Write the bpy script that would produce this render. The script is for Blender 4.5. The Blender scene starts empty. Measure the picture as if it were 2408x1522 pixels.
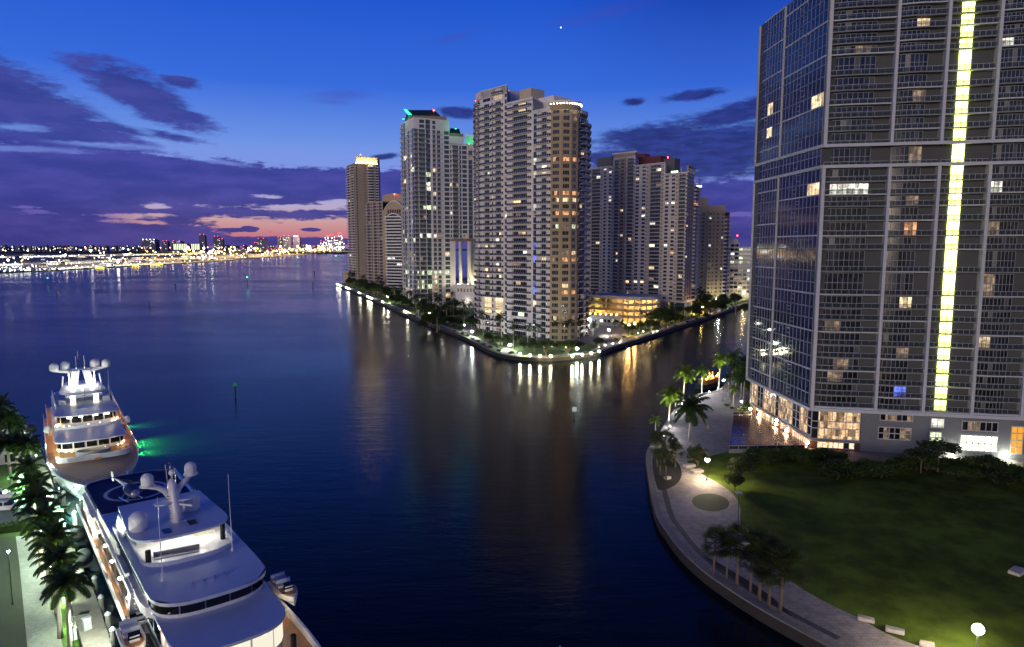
import bpy, math, random
from mathutils import Vector
R = math.radians
rnd = random.Random(7)
S = bpy.context.scene
COL = S.collection

# ------------------------------------------------------------------ camera, world, city light lamp, exposure
F, CX, CY, HY, H = 1605., 1204., 761., 580., 50.
PIT = math.atan((CY - HY) / F)
cam = bpy.data.cameras.new('camera'); cam.sensor_width = 36; cam.lens = F / 2408 * 36
cam.clip_start = 0.5; cam.clip_end = 60000
camo = bpy.data.objects.new('camera', cam); COL.objects.link(camo)
camo.location = (0, 0, H); camo.rotation_euler = (R(90) - PIT, 0, 0)
S.camera = camo
S.view_settings.view_transform = 'Standard'; S.view_settings.look = 'None'
S.view_settings.exposure = 0.0; S.view_settings.gamma = 1
S.cycles.use_denoising = True
S.cycles.max_bounces = 6; S.cycles.diffuse_bounces = 2; S.cycles.glossy_bounces = 4
S.cycles.transmission_bounces = 4; S.cycles.transparent_max_bounces = 8
S.cycles.sample_clamp_indirect = 4.0; S.cycles.sample_clamp_direct = 0
S.cycles.caustics_reflective = False; S.cycles.caustics_refractive = False


def lin(r, g, b):
    f = lambda c: c / 255 / 12.92 if c / 255 <= .04045 else ((c / 255 + .055) / 1.055) ** 2.4
    return (f(r), f(g), f(b), 1)


def at(u, v, z=0.):
    xr = (u - CX) / F; yu = (CY - v) / F
    dy = math.cos(PIT) + yu * math.sin(PIT); dz = -math.sin(PIT) + yu * math.cos(PIT)
    t = (z - H) / dz
    return (xr * t, dy * t)


def zat(v, Y):
    yu = (CY - v) / F
    return H + (-math.sin(PIT) + yu * math.cos(PIT)) / (math.cos(PIT) + yu * math.sin(PIT)) * Y


def xat(u, v, Y):
    yu = (CY - v) / F
    return (u - CX) / F / (math.cos(PIT) + yu * math.sin(PIT)) * Y


def azel(u, v):
    xr = (u - CX) / F; yu = (CY - v) / F
    dy = math.cos(PIT) + yu * math.sin(PIT); dz = -math.sin(PIT) + yu * math.cos(PIT)
    return math.atan2(xr, dy), math.atan2(dz, math.hypot(xr, dy))


class NT:
    """tiny helper to write node graphs as expressions"""
    def __init__(s, tree): s.t = tree; s.n = tree.nodes; s.l = tree.links
    def new(s, typ, **kw):
        n = s.n.new(typ)
        for k, v in kw.items(): setattr(n, k, v)
        return n
    def put(s, sock, v):
        if hasattr(v, 'links') or isinstance(v, bpy.types.NodeSocket): s.l.new(v, sock)
        else: sock.default_value = v
    def m(s, op, a, b=0., c=0., clamp=False):
        n = s.new('ShaderNodeMath', operation=op, use_clamp=clamp)
        s.put(n.inputs[0], a)
        if op not in ('SINE', 'COSINE', 'ARCSINE', 'ABSOLUTE', 'SQRT', 'FRACT', 'FLOOR', 'EXPONENT'): s.put(n.inputs[1], b)
        if op in ('MULTIPLY_ADD', 'SMOOTH_MAX', 'SMOOTH_MIN'): s.put(n.inputs[2], c)
        return n.outputs[0]
    def ss(s, x, a, b, o0=0., o1=1.):
        n = s.new('ShaderNodeMapRange', interpolation_type='SMOOTHSTEP', clamp=True)
        s.put(n.inputs[0], x)
        for i, v in enumerate((a, b, o0, o1)): s.put(n.inputs[i + 1], v)
        return n.outputs[0]
    def mix(s, f, a, b):
        n = s.new('ShaderNodeMix', data_type='RGBA')
        s.put(n.inputs[0], f); s.put(n.inputs[6], a); s.put(n.inputs[7], b)
        return n.outputs[2]
    def ramp(s, x, stops):
        n = s.new('ShaderNodeValToRGB'); e = n.color_ramp.elements
        while len(e) < len(stops): e.new(.5)
        for el, (p_, c) in zip(e, stops): el.position = p_; el.color = c
        s.put(n.inputs[0], x); return n.outputs[0]
    def noise(s, vec, scale, detail=3, rough=.5, d='3D'):
        n = s.new('ShaderNodeTexNoise', noise_dimensions=d)
        if vec is not None: s.put(n.inputs['Vector'], vec)
        n.inputs['Scale'].default_value = scale; n.inputs['Detail'].default_value = detail
        n.inputs['Roughness'].default_value = rough
        return n.outputs['Fac']
    def comb(s, x, y, z=0.):
        n = s.new('ShaderNodeCombineXYZ'); s.put(n.inputs[0], x); s.put(n.inputs[1], y); s.put(n.inputs[2], z)
        return n.outputs[0]
    def sep(s, v):
        n = s.new('ShaderNodeSeparateXYZ'); s.put(n.inputs[0], v); return n.outputs


W = bpy.data.worlds.new('World'); S.world = W; W.use_nodes = True
W.node_tree.nodes.clear()
g = NT(W.node_tree)
dirv = g.new('ShaderNodeTexCoord').outputs['Generated']
dx, dy, dz = g.sep(dirv)
az = g.m('ARCTAN2', dx, dy)
el = g.m('ARCSINE', dz)
eld = g.m('MULTIPLY', el, 180 / math.pi)
az_d = g.m('MULTIPLY', az, 180 / math.pi)
# clear twilight sky, by elevation (the ramp runs from -2 to 40 degrees)
def rp(deg): return (deg + 2) / 42
sky = g.ramp(g.m('DIVIDE', g.m('ADD', eld, 2.), 42.), [
    (rp(-2), lin(120, 90, 150)), (rp(.8), lin(196, 120, 134)), (rp(1.7), lin(204, 150, 152)), (rp(2.3), lin(204, 166, 172)), (rp(3.3), lin(188, 176, 212)),
    (rp(5.5), lin(152, 172, 232)), (rp(8.5), lin(104, 144, 228)), (rp(12.5), lin(56, 108, 220)), (rp(19), lin(32, 86, 206)),
    (rp(30), lin(18, 46, 132)), (rp(40), lin(12, 32, 100))])
# away from where the sun went down the horizon keeps blue-violet instead of pink
pinkw = g.m('MULTIPLY', g.ss(g.m('ABSOLUTE', g.m('ADD', az_d, 19.)), 8., 14., 1., 0.), g.ss(eld, 3.6, 6., 1., 0.))
cold = g.ramp(g.m('DIVIDE', g.m('ADD', eld, 2.), 42.), [
    (rp(-2), lin(70, 62, 130)), (rp(1), lin(92, 74, 148)), (rp(3), lin(112, 100, 186)), (rp(5.5), lin(128, 148, 226)),
    (rp(8.5), lin(92, 136, 226)), (rp(12.5), lin(52, 100, 210)), (rp(19), lin(22, 58, 160)), (rp(40), lin(16, 38, 112))])
low = g.ss(eld, 5., 9., 1., 0.)
sky = g.mix(g.m('MULTIPLY', low, g.m('SUBTRACT', 1., pinkw)), sky, cold)
sky = g.mix(g.ss(az_d, 0., 18.), sky, g.mix(.75, sky, cold))
# clouds: soft banks at given bearings, their edges broken by stretched noise
ncv = g.comb(g.m('MULTIPLY', az, 7.), g.m('MULTIPLY', el, 30.))
n1 = g.noise(ncv, 1.6, 5, .55, '2D')
n2 = g.noise(g.comb(g.m('ADD', g.m('MULTIPLY', az, 16.), 31.), g.m('MULTIPLY', el, 80.)), 1.7, 4, .55, '2D')
n3 = g.noise(g.comb(g.m('ADD', g.m('MULTIPLY', az, 40.), 7.), g.m('MULTIPLY', el, 130.)), 1.8, 4, .6, '2D')
nn = g.m('ADD', g.m('ADD', g.m('MULTIPLY', g.m('SUBTRACT', n1, .5), 1.1), g.m('MULTIPLY', g.m('SUBTRACT', n2, .5), .7)), g.m('MULTIPLY', g.m('SUBTRACT', n3, .5), .55))
def bank(lst, amp, soft):
    D = None
    for (u, v, ru, rv, rot) in lst:
        a0, e0 = azel(u, v); sx = ru / F; sy = rv / F
        a_ = g.m('SUBTRACT', az, a0); e_ = g.m('SUBTRACT', el, e0)
        c, s_ = math.cos(R(rot)), math.sin(R(rot))
        x_ = g.m('ADD', g.m('MULTIPLY', a_, c / sx), g.m('MULTIPLY', e_, s_ / sx))
        y_ = g.m('ADD', g.m('MULTIPLY', a_, -s_ / sy), g.m('MULTIPLY', e_, c / sy))
        r_ = g.m('SQRT', g.m('ADD', g.m('MULTIPLY', x_, x_), g.m('MULTIPLY', y_, y_)))
        d_ = g.m('SUBTRACT', 1., r_)
        D = d_ if D is None else g.m('MAXIMUM', D, d_)
    return g.ss(g.m('ADD', D, g.m('MULTIPLY', nn, amp)), -.02, soft)
soft_bank = bank([(20, 240, 260, 82, -20), (140, 300, 210, 46, -12), (60, 318, 240, 30, -4), (330, 220, 150, 50, -24), (420, 268, 85, 22, -14), (425, 192, 46, 15, -5),
                  (300, 305, 170, 12, -6)], .85, .5)
high_bank = bank([(1700, 356, 380, 78, 8), (1540, 335, 220, 56, 8), (1760, 258, 190, 34, 14), (1640, 224, 95, 14, 4), (1490, 240, 34, 11, 0), (1075, 265, 60, 16, -3), (905, 368, 45, 9, 6),
                  (2300, 300, 420, 70, 0), (1420, 372, 70, 26, 0)], .8, .55)
wisp = bank([(1430, 30, 170, 22, 10), (1060, 90, 90, 14, 14), (800, 222, 100, 14, 4), (780, 240, 60, 8, 0)], .9, 1.1)
deck = bank([(120, 425, 560, 76, -2), (560, 444, 400, 58, -5), (830, 440, 330, 42, -2), (150, 508, 300, 66, 0), (60, 548, 380, 52, 0),
             (690, 474, 290, 20, -3), (560, 568, 380, 11, 0), (330, 548, 150, 24, 0), (980, 440, 150, 44, 0),
             (1720, 465, 230, 38, 0), (1740, 520, 320, 12, 0), (1680, 556, 340, 24, 0), (1500, 470, 200, 30, 0),
             (550, 541, 38, 6, 0), (585, 539, 22, 8, 0), (730, 540, 26, 5, 0), (640, 503, 150, 7, -1), (765, 500, 70, 7, 0)], .6, .16)
gap2 = bank([(70, 350, 150, 8, 2), (250, 342, 130, 8, 0), (300, 288, 120, 14, -26), (262, 246, 50, 14, -30), (40, 300, 60, 10, 0), (480, 376, 120, 6, -6)], 1.3, .8)
soft_bank = g.m('MULTIPLY', soft_bank, g.m('SUBTRACT', 1., g.m('MULTIPLY', gap2, .75)))
deck = g.m('MULTIPLY', deck, g.m('SUBTRACT', 1., g.m('MULTIPLY', gap2, .6)))
gaps = bank([(700, 487, 150, 9, 0), (800, 478, 60, 8, 0), (290, 508, 75, 6, 0), (372, 507, 36, 5, 0), (100, 498, 40, 7, 0), (60, 487, 30, 6, 0), (362, 484, 26, 6, 0), (350, 524, 110, 5, -2), (640, 462, 40, 5, 0), (1720, 505, 150, 7, 0), (1740, 405, 120, 9, 6)], 2.2, .7)
deck = g.m('MULTIPLY', deck, g.m('SUBTRACT', 1., g.m('MULTIPLY', gaps, .9)))
ccol = g.ramp(g.m('DIVIDE', g.m('ADD', eld, 2.), 22.), [(0, lin(66, 60, 132)), (.18, lin(66, 64, 142)), (.27, lin(62, 66, 154)), (.42, lin(56, 66, 156)), (.6, lin(54, 66, 150)), (1, lin(50, 66, 164))])
ccol = g.mix(g.ss(n1, .3, .72), g.mix(.3, ccol, (0.02, .03, .17, 1)), g.mix(.10, ccol, lin(140, 120, 200)))
ccol_r = g.mix(g.ss(n2, .3, .7), lin(32, 40, 106), lin(46, 56, 138))
sky = g.mix(g.m('MULTIPLY', wisp, .35), sky, lin(70, 72, 170))
sky = g.mix(g.m('MULTIPLY', high_bank, .93), sky, ccol_r)
sky = g.mix(g.m('MULTIPLY', soft_bank, .95), sky, ccol)
sky = g.mix(g.m('MULTIPLY', deck, .97), sky, ccol)
# the city behind the camera: warm skyglow low over the roofs
back = g.m('MULTIPLY', g.ss(dy, -.75, .05, 1., 0.), g.ss(eld, 1., 20., 1., 0.))
sky = g.mix(g.m('MULTIPLY', back, .8), sky, (.26, .22, .20, 1))
# below the horizon: dark
sky = g.mix(g.ss(eld, -3., -.4, 1., 0.), sky, (.012, .014, .04, 1))
bg = g.new('ShaderNodeBackground'); g.put(bg.inputs[0], sky); bg.inputs[1].default_value = 1.0
g.l.new(bg.outputs[0], g.new('ShaderNodeOutputWorld').inputs[0])

sun = bpy.data.lights.new('sun', 'SUN'); sun.energy = 2.0; sun.angle = R(30); sun.color = (1, .84, .68)  # sun-type lamp added in place of the city's light behind the camera
city_lamp = bpy.data.objects.new('sun', sun); COL.objects.link(city_lamp)
city_lamp.rotation_euler = Vector((.46, .88, -.03)).to_track_quat('-Z', 'Y').to_euler()

# ------------------------------------------------------------------ mesh and object helpers
class MB:
    def __init__(s): s.v = []; s.f = []; s.m = []
    def add(s, pts, faces, m=0):
        o = len(s.v); s.v += [tuple(p_) for p_ in pts]
        for f_ in faces: s.f.append(tuple(i + o for i in f_)); s.m.append(m)
    def quad(s, a, b, c, d, m=0): s.add([a, b, c, d], [(0, 1, 2, 3)], m)
    def poly(s, pts, m=0): s.add(pts, [tuple(range(len(pts)))], m)
    def hexa(s, p8, m=0):
        s.add(p8, [(0, 3, 2, 1), (4, 5, 6, 7), (0, 1, 5, 4), (1, 2, 6, 5), (2, 3, 7, 6), (3, 0, 4, 7)], m)
    def box(s, x0, y0, z0, x1, y1, z1, m=0):
        s.hexa([(x0, y0, z0), (x1, y0, z0), (x1, y1, z0), (x0, y1, z0), (x0, y0, z1), (x1, y0, z1), (x1, y1, z1), (x0, y1, z1)], m)
    def prism(s, poly, z0, z1, m=0, mt=None, bottom=True, z1f=None):
        n = len(poly); o = len(s.v)
        top = [(x, y, z1 if z1f is None else z1f(x, y)) for x, y in poly]
        s.v += [(x, y, z0) for x, y in poly] + top
        for i in range(n):
            j = (i + 1) % n; s.f.append((o + i, o + j, o + n + j, o + n + i)); s.m.append(m)
        s.f.append(tuple(o + n + i for i in range(n))); s.m.append(m if mt is None else mt)
        if bottom: s.f.append(tuple(o + n - 1 - i for i in range(n))); s.m.append(m)
    def loft(s, rings, m=0, caps=True, close=True):
        o = len(s.v); n = len(rings[0])
        for r_ in rings: s.v += [tuple(p_) for p_ in r_]
        for k in range(len(rings) - 1):
            for i in range(n if close else n - 1):
                j = (i + 1) % n
                s.f.append((o + k * n + i, o + k * n + j, o + (k + 1) * n + j, o + (k + 1) * n + i)); s.m.append(m)
        if caps and close:
            s.f.append(tuple(o + n - 1 - i for i in range(n))); s.m.append(m)
            s.f.append(tuple(o + (len(rings) - 1) * n + i for i in range(n))); s.m.append(m)
    def path(s, pts, rad, n=6, m=0):
        rings = []; pts = [Vector(p_) for p_ in pts]
        if not isinstance(rad, (list, tuple)): rad = [rad] * len(pts)
        for i, p_ in enumerate(pts):
            d = (pts[min(i + 1, len(pts) - 1)] - pts[max(i - 1, 0)]).normalized()
            a = d.orthogonal().normalized() if abs(d.z) < .95 else (Vector((1, 0, 0)) - d * d.x).normalized()
            if abs(d.z) < .95: a = d.cross(Vector((0, 0, 1))).normalized()
            b = d.cross(a)
            rings.append([p_ + (a * math.cos(t) + b * math.sin(t)) * rad[i] for t in [2 * math.pi * k / n for k in range(n)]])
        s.loft(rings, m)
    def lathe(s, prof, c=(0, 0, 0), n=12, m=0):
        rings = [[(c[0] + r_ * math.cos(2 * math.pi * k / n), c[1] + r_ * math.sin(2 * math.pi * k / n), c[2] + z) for k in range(n)] for r_, z in prof]
        s.loft(rings, m)
    def ball(s, c, r, n=8, k=5, m=0, rz=None):
        rz = rz or r
        s.lathe([(max(.02 * r, r * math.sin(math.pi * i / k)), -rz * math.cos(math.pi * i / k)) for i in range(k + 1)], c, n, m)
    def obox(s, c, t, lx, ly, z0, z1, m=0):
        nx, ny = t[1], -t[0]; P = []
        for z in (z0, z1):
            for a, b in ((-1, -1), (1, -1), (1, 1), (-1, 1)):
                P.append((c[0] + t[0] * a * lx / 2 - nx * b * ly / 2, c[1] + t[1] * a * lx / 2 - ny * b * ly / 2, z))
        s.hexa(P, m)
    def seg(s, a, b, w, z0, z1, m=0):
        d = Vector((b[0] - a[0], b[1] - a[1])); L = d.length
        if L < 1e-6: return
        d /= L; s.obox(((a[0] + b[0]) / 2, (a[1] + b[1]) / 2), (d.x, d.y), L, w, z0, z1, m)
    def mesh(s, name, mats, smooth=False, off=(0, 0, 0)):
        me = bpy.data.meshes.new(name)
        v = s.v if off == (0, 0, 0) else [(x - off[0], y - off[1], z - off[2]) for x, y, z in s.v]
        me.from_pydata(v, [], s.f)
        for m_ in mats: me.materials.append(m_)
        me.polygons.foreach_set('material_index', s.m)
        if smooth: me.polygons.foreach_set('use_smooth', [True] * len(s.f))
        me.update(); return me
    def build(s, name, mats, parent=None, smooth=False, off=(0, 0, 0), kind=None):
        if not isinstance(mats, (list, tuple)): mats = [mats]
        o = bpy.data.objects.new(name, s.mesh(name, mats, smooth, off)); COL.objects.link(o)
        if parent is not None: o.parent = parent
        if kind: o['kind'] = kind
        return o


def tag(o, label, cat, group=None):
    o['label'] = label; o['category'] = cat
    if group: o['group'] = group
    return o


def thing(name, label, cat, loc=(0, 0, 0), rz=0., group=None):
    o = bpy.data.objects.new(name, None); COL.objects.link(o)
    o.location = loc; o.rotation_euler = (0, 0, rz); o.empty_display_size = .5
    return tag(o, label, cat, group)


def dup(o, loc=None, rz=None, label=None, parent=None, scale=None):
    c = o.copy(); COL.objects.link(c)
    if parent is not None: c.parent = parent
    if loc is not None: c.location = loc
    if rz is not None: c.rotation_euler = (0, 0, rz)
    if scale is not None: c.scale = (scale,) * 3
    if label: c['label'] = label
    for ch in list(o.children): dup(ch, parent=c)
    return c


# ------------------------------------------------------------------ materials
MATS = {}
def mat(name, col, rough=.6, metal=0., var=.0, scale=1., bump=0., spec=.5, obj=False):
    if name in MATS: return MATS[name]
    m = bpy.data.materials.new(name); m.use_nodes = True; q = NT(m.node_tree)
    b = q.n['Principled BSDF']; col = tuple(col[:3]) + (1,)
    b.inputs['Roughness'].default_value = rough; b.inputs['Metallic'].default_value = metal
    b.inputs['Specular IOR Level'].default_value = spec
    if var or bump:
        tc = q.new('ShaderNodeTexCoord').outputs['Object']
        nz = q.noise(tc, scale, 5, .6)
        if var:
            nz2 = q.noise(tc, scale * .13, 3, .5)
            f_ = q.m('ADD', q.m('MULTIPLY', q.ss(nz, .3, .7), .6), q.m('MULTIPLY', q.ss(nz2, .3, .7), .4))
            lo = tuple(c * (1 - var) for c in col[:3]) + (1,); hi = tuple(min(1, c * (1 + var)) for c in col[:3]) + (1,)
            q.put(b.inputs['Base Color'], q.mix(f_, lo, hi))
            q.put(b.inputs['Roughness'], q.ss(nz, .2, .8, max(.02, rough * .8), min(1, rough * 1.15)))
        else: b.inputs['Base Color'].default_value = col
        if bump:
            bn = q.new('ShaderNodeBump'); bn.inputs['Strength'].default_value = bump; q.put(bn.inputs['Height'], nz)
            q.l.new(bn.outputs[0], b.inputs['Normal'])
    else: b.inputs['Base Color'].default_value = col
    MATS[name] = m; return m


def emi(name, col, st, sample=True, base=(.02, .02, .02)):
    if name in MATS: return MATS[name]
    m = bpy.data.materials.new(name); m.use_nodes = True
    b = m.node_tree.nodes['Principled BSDF']
    b.inputs['Base Color'].default_value = tuple(base) + (1,)
    b.inputs['Emission Color'].default_value = tuple(col[:3]) + (1,); b.inputs['Emission Strength'].default_value = st
    if not sample: m.cycles.emission_sampling = 'NONE'
    MATS[name] = m; return m


def litroom(name, col, st, dark=.25, sc=1.):
    """a lit room seen through its window: curtains and furniture break the light up"""
    if name in MATS: return MATS[name]
    m = bpy.data.materials.new(name); m.use_nodes = True; q = NT(m.node_tree)
    b = q.n['Principled BSDF']; b.inputs['Base Color'].default_value = (.03, .03, .03, 1); b.inputs['Roughness'].default_value = .15
    tc = q.new('ShaderNodeTexCoord').outputs['Object']; x, y, z = q.sep(tc)
    h_ = q.m('ADD', x, q.m('MULTIPLY', y, .83))
    n_ = q.noise(q.comb(q.m('MULTIPLY', h_, .9 * sc), q.m('MULTIPLY', z, .25 * sc)), 1., 2, .5, '2D')
    n2_ = q.noise(q.comb(q.m('MULTIPLY', h_, 1.6 * sc), q.m('MULTIPLY', z, 1.5 * sc)), 1., 3, .6, '2D')
    wn = q.new('ShaderNodeTexWhiteNoise', noise_dimensions='2D'); q.put(wn.inputs['Vector'], q.comb(q.m('FLOOR', q.m('MULTIPLY', h_, 1.25 * sc)), q.m('FLOOR', q.m('MULTIPLY', z, .55 * sc))))
    f_ = q.m('MULTIPLY', q.m('MULTIPLY', q.ss(n_, .3, .6, .3 + dark, 1.), q.ss(n2_, .34, .56, .5, 1.)), q.ss(wn.outputs[0], .05, .8, dark + .1, 1.15))
    b.inputs['Emission Color'].default_value = tuple(col[:3]) + (1,)
    q.put(b.inputs['Emission Strength'], q.m('MULTIPLY', f_, st))
    m.cycles.emission_sampling = 'NONE'
    MATS[name] = m; return m


def glassmat(name, col, rough=.07, var=.5):
    if name in MATS: return MATS[name]
    m = mat(name, col, rough, 0, 0, 1, 0, .6)
    q = NT(m.node_tree); b = q.n['Principled BSDF']
    tc = q.new('ShaderNodeTexCoord').outputs['Object']; x, y, z = q.sep(tc)
    wn = q.new('ShaderNodeTexWhiteNoise', noise_dimensions='3D')
    q.put(wn.inputs[0], q.comb(q.m('FLOOR', q.m('MULTIPLY', x, .9)), q.m('FLOOR', q.m('MULTIPLY', y, .9)), q.m('FLOOR', q.m('MULTIPLY', z, .34))))
    lo = tuple(c * (1 - var) for c in col[:3]) + (1,); hi = tuple(c * (1 + 2.2 * var) for c in col[:3]) + (1,)
    q.put(b.inputs['Base Color'], q.mix(q.m('POWER', wn.outputs[0], 2.5), lo, hi))
    return m


WHITE = mat('white_stucco', (.70, .67, .63), .75, 0, .10, .5)
TAN = mat('tan_stucco', (.40, .31, .215), .8, 0, .10, .5)
TANW = mat('warm_tan_stucco', (.42, .33, .22), .8, 0, .1, .5)
BROWN = mat('brown_stucco', (.34, .255, .15), .8, 0, .1, .5)
GREYC = mat('grey_concrete', (.19, .195, .21), .8, 0, .12, .7)
LGREY = mat('light_grey_concrete', (.44, .43, .42), .8, 0, .1, .7)
SLAB = mat('balcony_concrete', (.64, .61, .60), .8, 0, .08, .7)
RAILD = mat('dark_railing_glass', (.035, .035, .045), .25)
RAILW = mat('white_painted_metal', (.6, .6, .6), .5)
FRAME = mat('grey_window_frame', (.34, .34, .35), .5)
FRAMED = mat('dark_window_frame', (.10, .10, .11), .5)
GLD = glassmat('dark_window_glass', (.020, .022, .028))
GLT = glassmat('teal_window_glass', (.030, .060, .065))
GLB = glassmat('blue_curtain_glass', (.020, .028, .055), .05, .4)
L_WARM = litroom('warm_lit_room', (1, .72, .40), 1.7)
L_WHITE = litroom('white_lit_room', (1, .95, .78), 2.0)
L_ORANGE = litroom('orange_lit_room', (1, .45, .18), 1.5)
L_GREEN = litroom('greenish_lit_room', (.85, 1, .62), 1.6)
L_BLUE = litroom('blue_lit_room', (.12, .2, 1), 1.6)
L_DIM = litroom('dim_lit_room', (1, .68, .42), .38)
LITS = [L_WARM, L_WHITE, L_ORANGE, L_GREEN, L_BLUE, L_DIM]

# ------------------------------------------------------------------ the setting: water, land
def structure(name, mb, mats, **kw): return mb.build(name, mats, kind='structure', **kw)


WATER = bpy.data.materials.new('bay_water'); WATER.use_nodes = True
q = NT(WATER.node_tree); b = q.n['Principled BSDF']
tc = q.new('ShaderNodeTexCoord').outputs['Object']; x, y, z = q.sep(tc)
wn1 = q.noise(q.comb(q.m('MULTIPLY', x, .11), q.m('MULTIPLY', y, .30)), 1., 4, .6, '2D')
wn2 = q.noise(q.comb(q.m('MULTIPLY', x, .55), q.m('MULTIPLY', y, 1.3)), 1., 3, .6, '2D')
wn3 = q.noise(q.comb(q.m('MULTIPLY', x, .004), q.m('MULTIPLY', y, .012)), 1., 4, .6, '2D')
b.inputs['Base Color'].default_value = (.003, .010, .016, 1); b.inputs['IOR'].default_value = 1.2
q.put(b.inputs['Roughness'], q.ss(wn3, .35, .68, .15, .22))
bn = q.new('ShaderNodeBump'); bn.inputs['Strength'].default_value = .18; bn.inputs['Distance'].default_value = .35
q.put(bn.inputs['Height'], q.m('ADD', wn1, q.m('MULTIPLY', wn2, .35)))
q.l.new(bn.outputs[0], b.inputs['Normal'])
mb = MB(); mb.quad((-25000, -3000, 0), (25000, -3000, 0), (25000, 40000, 0), (-25000, 40000, 0))
structure('water', mb, WATER)

GRASS = mat('lawn_grass', (.055, .085, .018), .9, 0, .55, .35, .3)
GRASS_D = mat('evening_lawn', (.078, .112, .013), .95, 0, .75, .2, .5, .1)
PAVE = mat('pale_paving', (.33, .285, .25), .8, 0, .38, .8, .2)
PATHM = mat('concrete_path', (.40, .37, .33), .8, 0, .12, .4)
CAPM = mat('seawall_cap_concrete', (.22, .195, .17), .85, 0, .2, .8)
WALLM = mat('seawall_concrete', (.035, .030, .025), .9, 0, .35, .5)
SOIL = mat('dark_planting_soil', (.022, .018, .012), .95, 0, .4, .8)
ASPH = mat('asphalt', (.05, .05, .052), .85, 0, .2, .5)
BOARD = mat('weathered_dock_boards', (.34, .31, .25), .85, 0, .25, 1.1)
TURF = mat('dark_green_sports_turf', (.065, .085, .045), .95, 0, .25, .3)
GRAVEL = mat('pale_gravel', (.40, .42, .35), .95, 0, .28, 2.2)


def offset(pl, d):
    """offset an open polyline to its left by d"""
    out = []
    for i, p_ in enumerate(pl):
        a = pl[max(i - 1, 0)]; c = pl[min(i + 1, len(pl) - 1)]
        tx, ty = c[0] - a[0], c[1] - a[1]; L = math.hypot(tx, ty)
        out.append((p_[0] - ty / L * d, p_[1] + tx / L * d))
    return out


def dens(pl, n=4):
    """Catmull-Rom through the points"""
    out = []
    for i in range(len(pl) - 1):
        p0 = pl[max(i - 1, 0)]; p1 = pl[i]; p2 = pl[i + 1]; p3 = pl[min(i + 2, len(pl) - 1)]
        for k in range(n):
            t = k / n
            out.append(tuple(.5 * (2 * p1[j] + (p2[j] - p0[j]) * t + (2 * p0[j] - 5 * p1[j] + 4 * p2[j] - p3[j]) * t * t + (3 * p1[j] - p0[j] - 3 * p2[j] + p3[j]) * t ** 3) for j in (0, 1)))
    out.append(pl[-1]); return out


def strip(mb, a, b, z, m=0, dz=None):
    for i in range(len(a) - 1):
        if dz is None: mb.quad((*a[i], z), (*a[i + 1], z), (*b[i + 1], z), (*b[i], z), m)
        else: mb.hexa([(*a[i], z), (*a[i + 1], z), (*b[i + 1], z), (*b[i], z), (*a[i], z + dz), (*a[i + 1], z + dz), (*b[i + 1], z + dz), (*b[i], z + dz)], m)


ZI = 1.6
ISL = dens([at(u, v, 0) for u, v in [(790, 672), (890, 715), (960, 748), (1040, 780), (1088, 798), (1150, 832), (1200, 846), (1250, 850), (1296, 850), (1352, 845), (1400, 838), (1443, 824), (1500, 806), (1561, 786), (1665, 751), (1757, 720)]], 4) + [(330, 790), (430, 950)]
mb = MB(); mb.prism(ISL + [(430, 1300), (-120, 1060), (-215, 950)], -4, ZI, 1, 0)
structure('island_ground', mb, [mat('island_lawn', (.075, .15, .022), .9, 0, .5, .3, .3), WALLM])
mb = MB(); strip(mb, ISL, offset(ISL, .9), ZI, 0, .3); structure('seawall_cap', mb, mat('old_seawall_cap', (.15, .13, .11), .9, 0, .2, .8))
mb = MB(); strip(mb, offset(ISL, 3.2), offset(ISL, 6.2), ZI + .02); structure('waterfront_path', mb, PATHM)
# paved forecourt between the towers
mb = MB(); mb.poly([(*at(u, v, ZI), ZI + .026) for u, v in [(1350, 800), (1400, 812), (1420, 825), (1455, 812), (1480, 800), (1470, 775), (1440, 760), (1380, 760)]])
structure('forecourt_paving', mb, mat('forecourt_stone', (.24, .22, .20), .8, 0, .2, .4))
mb = MB(); mb.poly([(*at(u, v, ZI), ZI + .024) for u, v in [(1086, 778), (1112, 788), (1122, 772), (1100, 762)]])
structure('garden_paving', mb, PATHM)

# park bank
PRO = [at(u, v, ZI) for u, v in [(1757, 845), (1697, 912), (1637, 928), (1605, 942), (1578, 975), (1548, 1023), (1520, 1066), (1524, 1120), (1540, 1205), (1566, 1250), (1600, 1295), (1655, 1346), (1731, 1399), (1813, 1449), (1940, 1518)]]
PRO = [(150, 345)] + dens(PRO, 4) + [(46, 66), (62, 50), (80, 38)]
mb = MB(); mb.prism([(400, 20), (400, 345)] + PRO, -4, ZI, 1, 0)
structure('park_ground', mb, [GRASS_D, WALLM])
inn = [(160, 345)] + [at(u, v, ZI) for u, v in [(1790, 905), (1745, 955), (1722, 985), (1714, 1062)]] + dens([at(u, v, ZI) for u, v in [(1614, 1085), (1652, 1116), (1690, 1137), (1722, 1160), (1740, 1190), (1741, 1219), (1744, 1245), (1772, 1290), (1813, 1326), (1875, 1377), (1940, 1415), (2019, 1453), (2084, 1490), (2166, 1522)]], 3) + [(57, 68), (70, 57), (84, 47)]
mb = MB()
mb.poly([(*p_, ZI + .006) for p_ in PRO + inn[::-1]])
qq = NT(PAVE.node_tree); bb_ = qq.n['Principled BSDF']; src = bb_.inputs['Base Color'].links[0].from_socket      # slab joints
bk_ = qq.new('ShaderNodeTexBrick'); qq.put(bk_.inputs['Vector'], qq.new('ShaderNodeTexCoord').outputs['Object']); bk_.inputs['Scale'].default_value = .42; bk_.inputs['Mortar Size'].default_value = .035
bk_.inputs['Color1'].default_value = (1, 1, 1, 1); bk_.inputs['Color2'].default_value = (.78, .76, .76, 1); bk_.inputs['Mortar'].default_value = (.42, .4, .4, 1)
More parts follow.
